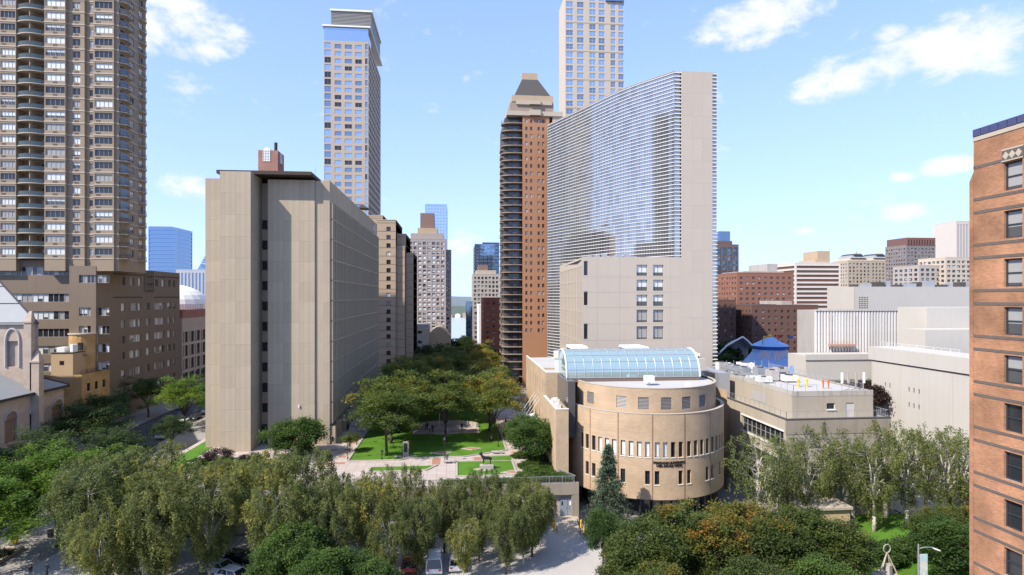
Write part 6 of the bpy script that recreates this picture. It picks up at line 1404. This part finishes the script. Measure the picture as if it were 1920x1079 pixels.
for i in range(9):
    px = 1515 + i * 15.5; tree('grn0', 'hedge_tree', sx(px, 133), 133, 6, 'clipped green tree in the row below the fluted wall', 'row of clipped green trees', .78)
for i in range(9):
    px = 1500 + i * 18; tree('pur', 'purple_tree', sx(px, 124), 124 + (i % 3), 9.8, 'purple-leaved shrub massed behind the cluttered roof', 'purple shrubs behind the roof', 2.6)
for i in range(10): pass
# shrub bed and hedges on the plaza
random.seed(8)
for i in range(34):
    x = random.uniform(10.6, 17.2); y = random.uniform(89.2, 104)
    if x > 15.4 and y > 91.5: x -= 3
    tree('shr%d' % (i % 2), 'low_juniper', x, y, PZ - .1, 'spreading green juniper in the plaza shrub bed', 'junipers in the shrub bed', random.uniform(.75, 1.25), cat='shrub', sz_=random.uniform(.5, .8))
for i in range(26): tree('shr%d' % (i % 2), 'hedge_shrub', -1 + i * .72, 88.7, PZ, 'clipped hedge shrub behind the plaza railing', 'clipped hedge along the railing', .62, cat='shrub')
for i in range(26):
    x, y = random.uniform(-46, -25), random.uniform(98.5, 104.5)
    tree('shr%d' % (i % 2), 'ground_shrub', x, y, PZ - .1, 'low green shrub before the concrete block', 'low shrubs before the concrete block', random.uniform(.8, 1.3), cat='shrub', sz_=.8)
for i in range(22): tree('shr%d' % (i % 2), 'planter_shrub', -60.5 + (i % 3) * 1.1, 64.5 + i * .9, .3, 'mounded shrub in the avenue planter', 'shrubs in the avenue planter', random.uniform(.45, .6), cat='shrub')
for i in range(18): tree('shr%d' % (i % 2), 'bank_shrub', -51.5, 104 + i * 4.5, gh(-52, 104 + i * 4.5), 'dark shrub on the bank beside the side street', 'shrubs on the street bank', random.uniform(1.0, 1.5), cat='shrub')
for i in range(9): tree('shr%d' % (i % 2), 'garden_shrub', 44 + i * 3.4, 70 + (i % 3), 0, 'dark garden shrub behind the tripod sculpture', 'shrubs behind the sculpture', random.uniform(1.2, 1.8), cat='shrub')

# ================================================================== cars
def make_car(L=4.6, W=1.85, H=1.5, van=False):
    o = empty('parked_car', (0, 0, 0), 'x', 'car'); hl = L / 2
    prof = [(-hl, .45), (-hl + .05, .82), (-hl + .9, .95), (-hl + 1.05, .97), (hl - .95 if not van else hl - .5, .97), (hl - .08, .9), (hl, .5), (hl - .1, .28), (-hl + .1, .28)]
    mb = MB()
    for s in (0,):
        n = len(prof); vs = [(-W / 2, a, z) for a, z in prof] + [(W / 2, a, z) for a, z in prof]; mb.add(vs, [tuple(range(n)), tuple(range(2 * n - 1, n - 1, -1))] + [((i + 1) % n, i, n + i, n + (i + 1) % n) for i in range(n)])
    body = mb.build('body', plain('car_paint', (.5, .5, .5), .25), o)
    f0, f1, r1, r0 = (-hl + 1.0, -hl + 1.75, hl - (.75 if not van else .35), hl - (.25 if not van else .1)); w0, w1 = W / 2 - .04, W / 2 - .2
    mb = MB(); mb.add([(-w0, f0, .96), (w0, f0, .96), (w0, r0, .96), (-w0, r0, .96), (-w1, f1, H - .05), (w1, f1, H - .05), (w1, r1, H - .05), (-w1, r1, H - .05)], [(0, 1, 5, 4), (1, 2, 6, 5), (2, 3, 7, 6), (3, 0, 4, 7)]); mb.build('window_glass', 'gdark', o)
    mb = MB(); mb.frustum([(-w1 - .01, f1 - .05), (w1 + .01, f1 - .05), (w1 + .01, r1 + .05), (-w1 - .01, r1 + .05)], H - .07, [(-w1 + .1, f1 + .1), (w1 - .1, f1 + .1), (w1 - .1, r1 - .1), (-w1 + .1, r1 - .1)], H)
    for sx_ in (-1, 1):
        for (ya, za, yb, zb) in ((f0, .96, f1, H - .05), ((f0 + r0) / 2 - .1, .96, (f1 + r1) / 2, H - .05), (r0, .96, r1, H - .05)): mb.bar((sx_ * w0, ya, za), (sx_ * (w1 + .01), yb, zb), .045, 0, 4)
    mb.build('roof', plain('car_paint', ()), o)
    wmh = MB(); n = 14
    for (r, h, mi) in ((.33, .11, 0), (.2, .12, 1)):
        c = [(math.cos(2 * PI * i / n) * r, math.sin(2 * PI * i / n) * r) for i in range(n)]
        wmh.add([(-h, a, b) for a, b in c] + [(h, a, b) for a, b in c], [tuple(range(n - 1, -1, -1)), tuple(range(n, 2 * n))] + [(i, (i + 1) % n, n + (i + 1) % n, n + i) for i in range(n)], mi)
    wme = wmh.mesh('wheel', ['black', 'steel'])
    for sx_ in (-1, 1):
        for y in (-hl + .85, hl - .85): put('wheel', wme, o, (sx_ * (W / 2 - .09), y, .33))
        put('headlight', MB().box(-.2, .2, -.03, .03, 0, .14).mesh('headlight', 'white'), o, (sx_ * (W / 2 - .3), -hl - .0, .66)); put('tail_light', MB().box(-.17, .17, -.03, .03, 0, .16).mesh('tail_light', plain('tail_red', (.4, .01, .01), .3)), o, (sx_ * (W / 2 - .27), hl - .02, .68))
    return o
def paint_for(c):
    k = 'paint_%02d%02d%02d' % tuple(int(q * 99) for q in c); return plain(k, c, .22, .0, .6)
def copy_tree(o):
    c = o.copy(); col.objects.link(c)
    for ch in list(o.children):
        d = ch.copy(); col.objects.link(d); d.parent = c
    return c
bpy.context.view_layer.update()
car0 = make_car(); van0 = make_car(5.2, 2.0, 2.05, True); bpy.context.view_layer.update()
def place_car(src, x, y, rz, c, label, z=0.0, group=None):
    o = copy_tree(src); o.location = (x, y, z); o.rotation_euler = (0, 0, rz); o['label'] = label; o['category'] = 'van' if src is van0 else 'car'; o.name = 'parked_van' if src is van0 else 'parked_car'
    if group: o['group'] = group
    for ch in o.children:
        if ch.name.split('.')[0] in ('body', 'roof'):
            ch.material_slots[0].link = 'OBJECT'; ch.material_slots[0].material = paint_for(c)
    return o
WHT, SIL, BLK, RED, BLU = (.75, .75, .75), (.42, .43, .45), (.02, .02, .025), (.22, .025, .02), (.10, .14, .22)
for (px, y, rz, c, lab, s) in ((616, 84.8, 0, SIL, 'silver car parked nose-in against the plaza wall', car0), (654, 84.9, PI, WHT, 'white car with dark windscreen parked against the plaza wall', car0), (895, 84.6, 0, SIL, 'grey car parked by the yellow machines', car0), (740, 84.7, 0, BLK, 'black car parked deep under the weeping trees', car0), (647, 75.5, PI, RED, 'dark red car parked behind the lamp post', car0), (768, 75.0, PI, RED, 'maroon car with a chrome grille between tree trunks', car0),
                           (815, 74.8, PI, WHT, 'white van facing out of the parking lot', van0), (856, 75.0, PI, WHT, 'white hatchback with black windscreen frame facing outwards', car0), (412, 76.0, 1.2, SIL, 'silver car with red tail lights beside the forecourt', car0), (448, 78.5, 1.2, BLK, 'black car parked beyond the silver one', car0), (440, 73.6, 1.1, WHT, 'white car with black soft top near the pylon', car0), (1150, 74.5, .2, WHT, 'white car half hidden by the spruce', car0)):
    place_car(s, sx(px, y), y, rz, c, lab)
for i, (x, y, c, lab) in enumerate(((-66.3, 150, WHT, 'white car parked at the kerb of the side street'), (-66.3, 157, BLK, 'black car parked at the kerb of the side street'), (-66.3, 165, WHT, 'white car far down the side street kerb'), (-75.6, 172, SIL, 'silver car parked along the podium kerb'), (-70, 184, WHT, 'white car driving down the side street'), (-66.3, 141, SIL, 'silver car parked near the street tree'), (-75.8, 128, BLK, 'black car parked by the yellow house'), (-68, 108, SIL, 'silver car waiting at the avenue corner'))):
    place_car(car0, x, y, 0, c, lab, gh(-71, y) + .02)
for o in (car0, van0):
    for ch in list(o.children): bpy.data.objects.remove(ch)
    bpy.data.objects.remove(o)
# bus at the avenue corner
B = empty('city_bus', (-68.5, 80.5, 0), 'long white city bus stopped at the avenue corner', 'bus'); mb = MB(); mb.box(-69.8, -67.2, 74.5, 86.5, .4, 3.0); mb.box(-69.7, -67.3, 74.6, 86.4, 3.0, 3.15); mb.build('body', 'white', B)
mb = MB(); mb.box(-67.2, -67.17, 75.2, 86, 1.5, 2.5); mb.box(-69.4, -67.6, 74.46, 74.5, 1.2, 2.7); mb.build('window_glass', 'gdark', B); mb = MB(); mb.box(-67.2, -67.16, 74.6, 86.4, .8, 1.05); mb.build('blue_stripe', BLU and plain('bus_blue', (.03, .08, .3), .4), B)
for y in (76.8, 84): mb = MB(); mb.bar((-67.5, y, .48), (-67.1, y, .48), .48, 0, 14); mb.bar((-69.9, y, .48), (-69.5, y, .48), .48, 0, 14); mb.build('wheel', 'black', B)

# ================================================================== people
def person_mesh(pose):
    V = {'pel': (0, 0, .95, .15), 'wst': (0, 0, 1.12, .13), 'chs': (0, 0, 1.34, .16), 'nck': (0, 0, 1.5, .06), 'hd0': (0, -.01, 1.60, .085), 'hd1': (0, -.01, 1.70, .075)}
    E = [('pel', 'wst'), ('wst', 'chs'), ('chs', 'nck'), ('nck', 'hd0'), ('hd0', 'hd1')]
    st = .22 if pose else .0
    for s, k in ((-1, 'l'), (1, 'r')):
        V['hip' + k] = (.09 * s, 0, .9, .1); V['kne' + k] = (.1 * s, -st * s * .6 - .02, .5, .07); V['ank' + k] = (.1 * s, -st * s, .08, .045); V['toe' + k] = (.11 * s, -st * s - .16, .04, .04)
        V['sho' + k] = (.19 * s, 0, 1.42, .07); V['elb' + k] = (.25 * s, .03 + st * s * .5, 1.14, .05); V['wri' + k] = (.24 * s, -.08 + st * s * .7, .9, .035); V['hnd' + k] = (.24 * s, -.11 + st * s * .8, .81, .035)
        E += [('pel', 'hip' + k), ('hip' + k, 'kne' + k), ('kne' + k, 'ank' + k), ('ank' + k, 'toe' + k), ('chs', 'sho' + k), ('sho' + k, 'elb' + k), ('elb' + k, 'wri' + k), ('wri' + k, 'hnd' + k)]
    ks = list(V); me = bpy.data.meshes.new('tmp'); me.from_pydata([V[k][:3] for k in ks], [(ks.index(a), ks.index(b)) for a, b in E], [])
    o = bpy.data.objects.new('tmp', me); col.objects.link(o); o.modifiers.new('s', 'SKIN'); o.modifiers.new('d', 'SUBSURF').levels = 1
    for i, k in enumerate(ks): me.skin_vertices[0].data[i].radius = (V[k][3],) * 2
    me.skin_vertices[0].data[0].use_root = True
    r = bpy.data.meshes.new_from_object(o.evaluated_get(bpy.context.evaluated_depsgraph_get())); bpy.data.objects.remove(o); return r
PM = [person_mesh(0), person_mesh(1)]
SKIN, HAIR = plain('skin', (.45, .28, .2), .6), plain('dark_hair', (.02, .015, .012), .6)
def person(x, y, z, rz, top, leg, pose, label):
    me = PM[pose].copy(); me.materials.clear()
    for m_ in (plain('cloth_%02d%02d%02d' % tuple(int(q * 99) for q in top), top, .85), plain('cloth_%02d%02d%02d' % tuple(int(q * 99) for q in leg), leg, .85), SKIN, HAIR): me.materials.append(m_)
    for p in me.polygons:
        c = p.center; p.use_smooth = True
        p.material_index = 1 if c.z < .98 and abs(c.x) < .2 else 3 if c.z > 1.66 or (c.z > 1.55 and c.y > .03) else 2 if c.z > 1.47 or (c.z < .9 and abs(c.x) >= .2) else 0
    o = bpy.data.objects.new('person', me); col.objects.link(o); o.location = (x, y, z); o.rotation_euler = (0, 0, rz); tag(o, label, 'person')
DK, NV, GR, WT_, RD, TN = (.02, .02, .022), (.03, .04, .07), (.12, .12, .12), (.6, .6, .6), (.35, .05, .04), (.25, .17, .1)
for (px, py, top, leg, pose, lab) in ((798, 809, DK, GR, 0, 'person in black standing at the left of the court group'), (805, 812, WT_, DK, 0, 'person in a white top and dark trousers in the court'), (811, 812, DK, DK, 0, 'person all in black beside the white-topped person'), (801, 806, NV, DK, 0, 'person in navy behind the court group'), (927, 803, DK, DK, 1, 'person in black walking on the path behind the lawn'),
      (948, 799, RD, NV, 1, 'person in a red top walking near the canopy'), (954, 803, DK, NV, 0, 'person in a black jacket in the walkway group'), (958, 804, NV, DK, 1, 'person in navy at the middle of the walkway group'), (962, 803, GR, DK, 0, 'person in grey at the walkway group edge'), (963, 815, DK, DK, 1, 'person in dark clothes walking behind the walkway group'), (838, 868, NV, GR, 0, 'person in navy standing at the near path'), (622, 833, DK, DK, 1, 'person in black walking by the arcade columns'), (866, 808, DK, GR, 0, 'person in black sitting height by the court wall')):
    x, y = gp(px, py, PZ + .02); person(x, y, PZ + .03, random.random() * 6, top, leg, pose, lab)
for (px, py, top, leg, lab) in ((155, 1030, DK, TN, 'person with tan trousers crossing the pale forecourt'), (124, 1062, DK, DK, 'person in black crossing the pale forecourt'), (88, 1082, NV, DK, 'person in navy at the forecourt planter'), (57, 1086, DK, GR, 'person in black jacket beside the planter'), (8, 1050, DK, DK, 'person in dark clothes on the avenue pavement')):
    x, y = gp(px, py, .15); person(x, y, .16, random.random() * 6, top, leg, 1, lab)
for (px, lab) in ((1543, 'roof worker in an orange vest by the white vents'), (1553, 'roof worker in orange beside the antenna rack')):
    person(sx(px, 94), 94, UZ - .3, .5, (.75, .16, .03), (.6, .25, .1), 0, lab)

# ================================================================== small outdoor things
def lamp(x, y, z, h, label, group=None, white=False):
    B = empty('lamp_post', (x, y, z), label, 'lamp post', group); b = MB(); b.cyl(x, y, z, z + h, .07, .05, 8); b.cyl(x, y, z, z + .4, .14, .09, 8); b.build('pole', 'offwhite' if white else 'black', B)
    b = MB(); b.cyl(x, y, z + h, z + h + .12, .1, .28, 8); b.cyl(x, y, z + h + .12, z + h + .5, .28, .2, 8); b.build('lamp_head', 'white' if white else 'dkmetal', B)
for i, (px, py, h, lab) in enumerate(((652, 862, 3.8, 'black lamp post at the corner of the walk and lawn'), (669, 834, 3.6, 'black lamp post by the yellow sapling'), (716, 862, 1.2, 'short black bollard lamp on the lawn'), (834, 868, 3.8, 'black lamp post by the near path'), (934, 838, 3.8, 'black lamp post at the lawn corner'), (789, 806, 3.8, 'black lamp post beside the court'))):
    x, y = gp(px, py, PZ); lamp(x, y, PZ, h, lab)
x, y = gp(824, 797, PZ); lamp(x, y, PZ, 5.6, 'white flagpole-like lamp behind the seating court', white=True)
lamp(sx(720, 74.6), 74.6, 0, 4.2, 'black lamp post standing in the parking lot')
for (px, py, lab) in ((651, 806, 'black litter bin between two arcade columns'), (659, 790, 'black litter bin further along the arcade'), (947, 818, 'black litter bin on the plaza walkway')):
    x, y = gp(px, py, PZ); b = MB(); b.cyl(x, y, PZ, PZ + 1.15, .38, .42, 12); b.cyl(x, y, PZ + 1.15, PZ + 1.3, .46, .3, 12); o = b.build('litter_bin', 'black'); tag(o, lab, 'bin')
# bronze ram on a plinth
sxp, syp = 5.1, 96.6
b = MB(); b.box(sxp - 1.1, sxp + 1.1, syp - .55, syp + .55, PZ + .13, PZ + .75); o = b.build('statue_plinth', 'stone'); tag(o, 'pale stone plinth carrying the bronze ram', 'plinth')
V = [(-.7, 0, 1.15, .26), (0, 0, 1.1, .27), (.55, 0, 1.2, .27), (.85, 0, 1.6, .16), (1.0, 0, 1.85, .14), (1.3, 0, 1.75, .08), (-.95, 0, 1.05, .06)]; E = [(0, 1), (1, 2), (2, 3), (3, 4), (4, 5), (0, 6)]
for s in (-1, 1):
    for bx, kx in ((-.62, 1), (.5, 0)):
        i = len(V); V += [(bx, .16 * s, .85, .13), (bx - .08 * kx + .03, .17 * s, .5, .07), (bx + .05 * kx, .17 * s, .06, .05)]; E += [(0 if kx else 2, i), (i, i + 1), (i + 1, i + 2)]
    i = len(V); V += [(.88, .16 * s, 2.08, .07), (.68, .26 * s, 2.0, .06), (.72, .3 * s, 1.76, .04)]; E += [(4, i), (i, i + 1), (i + 1, i + 2)]
me = bpy.data.meshes.new('tmp'); me.from_pydata([v[:3] for v in V], E, []); t = bpy.data.objects.new('tmp', me); col.objects.link(t); t.modifiers.new('s', 'SKIN'); t.modifiers.new('d', 'SUBSURF').levels = 2
for i, v in enumerate(V): me.skin_vertices[0].data[i].radius = (v[3], v[3])
me.skin_vertices[0].data[1].use_root = True
r = bpy.data.meshes.new_from_object(t.evaluated_get(bpy.context.evaluated_depsgraph_get())); bpy.data.objects.remove(t); r.materials.append(M['bronze'])
for p in r.polygons: p.use_smooth = True
o = bpy.data.objects.new('ram_statue', r); col.objects.link(o); o.location = (sxp, syp, PZ + .75); o.rotation_euler = (0, 0, PI); tag(o, 'dark bronze ram statue standing on its plinth', 'statue')
# tripod sculpture with ring
X, Yq = gp(1663, 1082, 0)
B = empty('tripod_sculpture', (X, Yq, 0), 'wooden tripod sculpture with a ring on top on the grass', 'sculpture'); apex = Vector((X, Yq, 3.0))
for a in (200, 340, 90, 30): b = MB(); b.bar((X + 1.35 * math.cos(R_(a)), Yq + 1.2 * math.sin(R_(a)), 0), tuple(apex), .09, 0, 6, .07); b.build('leg', 'cream', B)
b = MB(); n = 24
for i in range(n): b.bar((X + .45 * math.cos(2 * PI * i / n), Yq, 3.45 + .5 * math.sin(2 * PI * i / n)), (X + .45 * math.cos(2 * PI * (i + 1) / n), Yq, 3.45 + .5 * math.sin(2 * PI * (i + 1) / n)), .06, 0, 6)
b.build('ring', 'travgrey', B); b = MB(); b.box(X - .1, X + .5, Yq - .3, Yq + .3, .3, 1.5, rz=.4); b.box(X - .5, X + .5, Yq - .1, Yq + .1, 1.5, 1.65); b.build('hanging_block', 'travgrey', B); b = MB(); b.cyl(X, Yq, 0, .18, 1.7, 1.6, 16); b.build('base', 'travgrey', B)
# street light with banner
X, Yq = sx(1722, 55.7), 55.7; B = empty('street_light', (X, Yq, 0), 'grey street light with a long arm and printed banner', 'street light'); zt = sz(1722, 1026, 55.7)
b = MB(); b.cyl(X, Yq, 0, zt + .3, .11, .07, 10); b.build('pole', 'steel', B); b = MB(); pts = [(X, Yq, zt - .2), (X + .7, Yq, zt - .05), (X + 1.5, Yq, zt - .1), (X + 1.75, Yq, zt - .2)]
for p, q in zip(pts[:-1], pts[1:]): b.bar(p, q, .05, 0, 6)
b.build('arm', 'steel', B); b = MB(); b.add([(X + 1.6, Yq - .14, zt - .22), (X + 2.35, Yq - .16, zt - .5), (X + 2.35, Yq + .16, zt - .5), (X + 1.6, Yq + .14, zt - .22), (X + 1.6, Yq - .1, zt - .1), (X + 2.3, Yq - .1, zt - .38), (X + 2.3, Yq + .1, zt - .38), (X + 1.6, Yq + .1, zt - .1)], [(3, 2, 1, 0), (4, 5, 6, 7), (0, 1, 5, 4), (1, 2, 6, 5), (2, 3, 7, 6), (3, 0, 4, 7)]); b.build('lamp_head', 'white', B)
bm_ = bpy.data.materials.new('printed_banner'); nt, bs = nodes_of(bm_); N, L = nt.nodes, nt.links; tcn = N.new('ShaderNodeTexCoord'); vo = N.new('ShaderNodeTexVoronoi'); vo.inputs['Scale'].default_value = 2.2; L.new(tcn.outputs['Object'], vo.inputs['Vector']); hs_ = N.new('ShaderNodeMix'); hs_.data_type = 'RGBA'; hs_.inputs[0].default_value = .72; L.new(vo.outputs['Color'], hs_.inputs[6]); hs_.inputs[7].default_value = (.55, .72, .74, 1); L.new(hs_.outputs[2], bs.inputs['Base Color'])
b = MB(); z1 = zt - .75; b.box(X + .12, X + 1.0, Yq - .02, Yq + .02, z1 - 2.6, z1); b.build('banner', bm_, B)
# pylon sign by the forecourt
X, Yq = gp(284, 1098, 0); zt = sz(284, 1040, Yq); B = empty('stone_pylon', (X, Yq, 0), 'stone pylon sign with a slanted top by the forecourt', 'sign'); b = MB(); b.add([(X - .75, Yq, 0), (X + .75, Yq, 0), (X + .75, Yq + .8, 0), (X - .75, Yq + .8, 0), (X - .75, Yq, zt - .35), (X + .75, Yq, zt), (X + .75, Yq + .8, zt), (X - .75, Yq + .8, zt - .35)], [(3, 2, 1, 0), (4, 5, 6, 7), (0, 1, 5, 4), (1, 2, 6, 5), (2, 3, 7, 6), (3, 0, 4, 7)]); b.build('slab', 'tanbrick', B)
letters('O\nR', .75, 'lettering', B, 'travgrey', lambda x, y, z: (X + .15 + x, Yq - .04 - z * .3, zt - 1.75 + y))
# arched lamp, planter kerb, news box, hut, forklifts
X, Yq = gp(268, 1092, 0); B = empty('curved_lamp', (X, Yq, 0), 'tall hooked grey lamp beside the stone pylon', 'street light'); b = MB(); pts = [(X, Yq, 0), (X, Yq, 3.6)] + [(X - .55 + .55 * math.cos(q * PI / 8), Yq, 3.6 + .6 * math.sin(q * PI / 8)) for q in range(1, 7)]
for p, q in zip(pts[:-1], pts[1:]): b.bar(p, q, .08, 0, 6)
b.build('pole', 'steel', B); b = MB(); b.cyl(X - 1.05, Yq, 3.55, 3.8, .3, .12, 8); b.build('lamp_head', 'offwhite', B)
mb = MB()
for a, b_ in (((-62, 63.5), (-58, 63.5)), ((-58, 63.5), (-58, 85)), ((-58, 85), (-62, 85)), ((-62, 85), (-62, 63.5))):
    d = (Vector(b_) - Vector(a)).normalized(); n_ = Vector((-d.y, d.x)) * .2; mb.prism([tuple(Vector(a) - n_), tuple(Vector(b_) - n_), tuple(Vector(b_) + n_), tuple(Vector(a) + n_)], .14, .6)
o = mb.build('planter', 'conc_light'); tag(o, 'long low concrete planter along the avenue pavement', 'planter'); b = MB(); b.box(-61.8, -58.2, 63.7, 84.8, .14, .45); b.build('soil', 'soil', o)
for (px, py, m_, lab) in ((28, 1020, 'yellow', 'bright yellow news box on the avenue pavement'), (95, 1008, 'black', 'black news box by the forecourt wall')):
    X, Yq = gp(px, py, .14); b = MB(); b.box(X - .3, X + .3, Yq - .25, Yq + .25, .3, 1.25); b.box(X - .24, X + .24, Yq - .27, Yq - .25, .75, 1.15, 1); b.box(X - .2, X + .2, Yq - .2, Yq + .2, .14, .3); o = b.build('news_box', [m_, 'gdark']); tag(o, lab, 'news box')
B = empty('garden_hut', (sx(1552, 82), 81, 0), 'low flat-roofed tan hut among the birches', 'hut'); xa, xb = sx(1512, 80), sx(1598, 80); b = MB(); b.box(xa + .2, xb - .2, 80.2, 84, 0, 3.4); b.build('wall', 'tanstucco', B); b = MB(); b.box(xa, xb, 79.8, 84.4, 3.4, 3.75); b.build('roof', 'cream', B)
for (px, lab) in ((838, 'yellow loader parked under the weeping trees'), (884, 'small yellow loader beside the grey car')):
    X = sx(px, 85); B = empty('yellow_loader', (X, 85, 0), lab, 'loader'); b = MB(); b.box(X - .9, X + .9, 84, 86, .5, 1.5); b.box(X - .7, X + .7, 84.6, 85.8, 2.5, 2.65); b.build('body', 'yellow', B); b = MB()
    for dx in (-.65, .65):
        for dy in (84.7, 85.7): b.bar((X + dx, dy, 1.5), (X + dx, dy, 2.5), .06)
    b.build('cab_frame', 'yellow', B)
    for dx in (-.95, .95):
        for dy in (84.4, 85.6): b = MB(); b.bar((X + dx - .15, dy, .45), (X + dx + .15, dy, .45), .45, 0, 12); b.build('wheel', 'black', B)
b = MB(); X, Yq = gp(1143, 1060, 0); b.cyl(X, Yq, .04, .75, .18, .03, 10); b.box(X - .25, X + .25, Yq - .25, Yq + .25, 0, .04); o = b.build('traffic_cone', 'orange'); tag(o, 'orange traffic cone beside the garden hedge', 'cone')
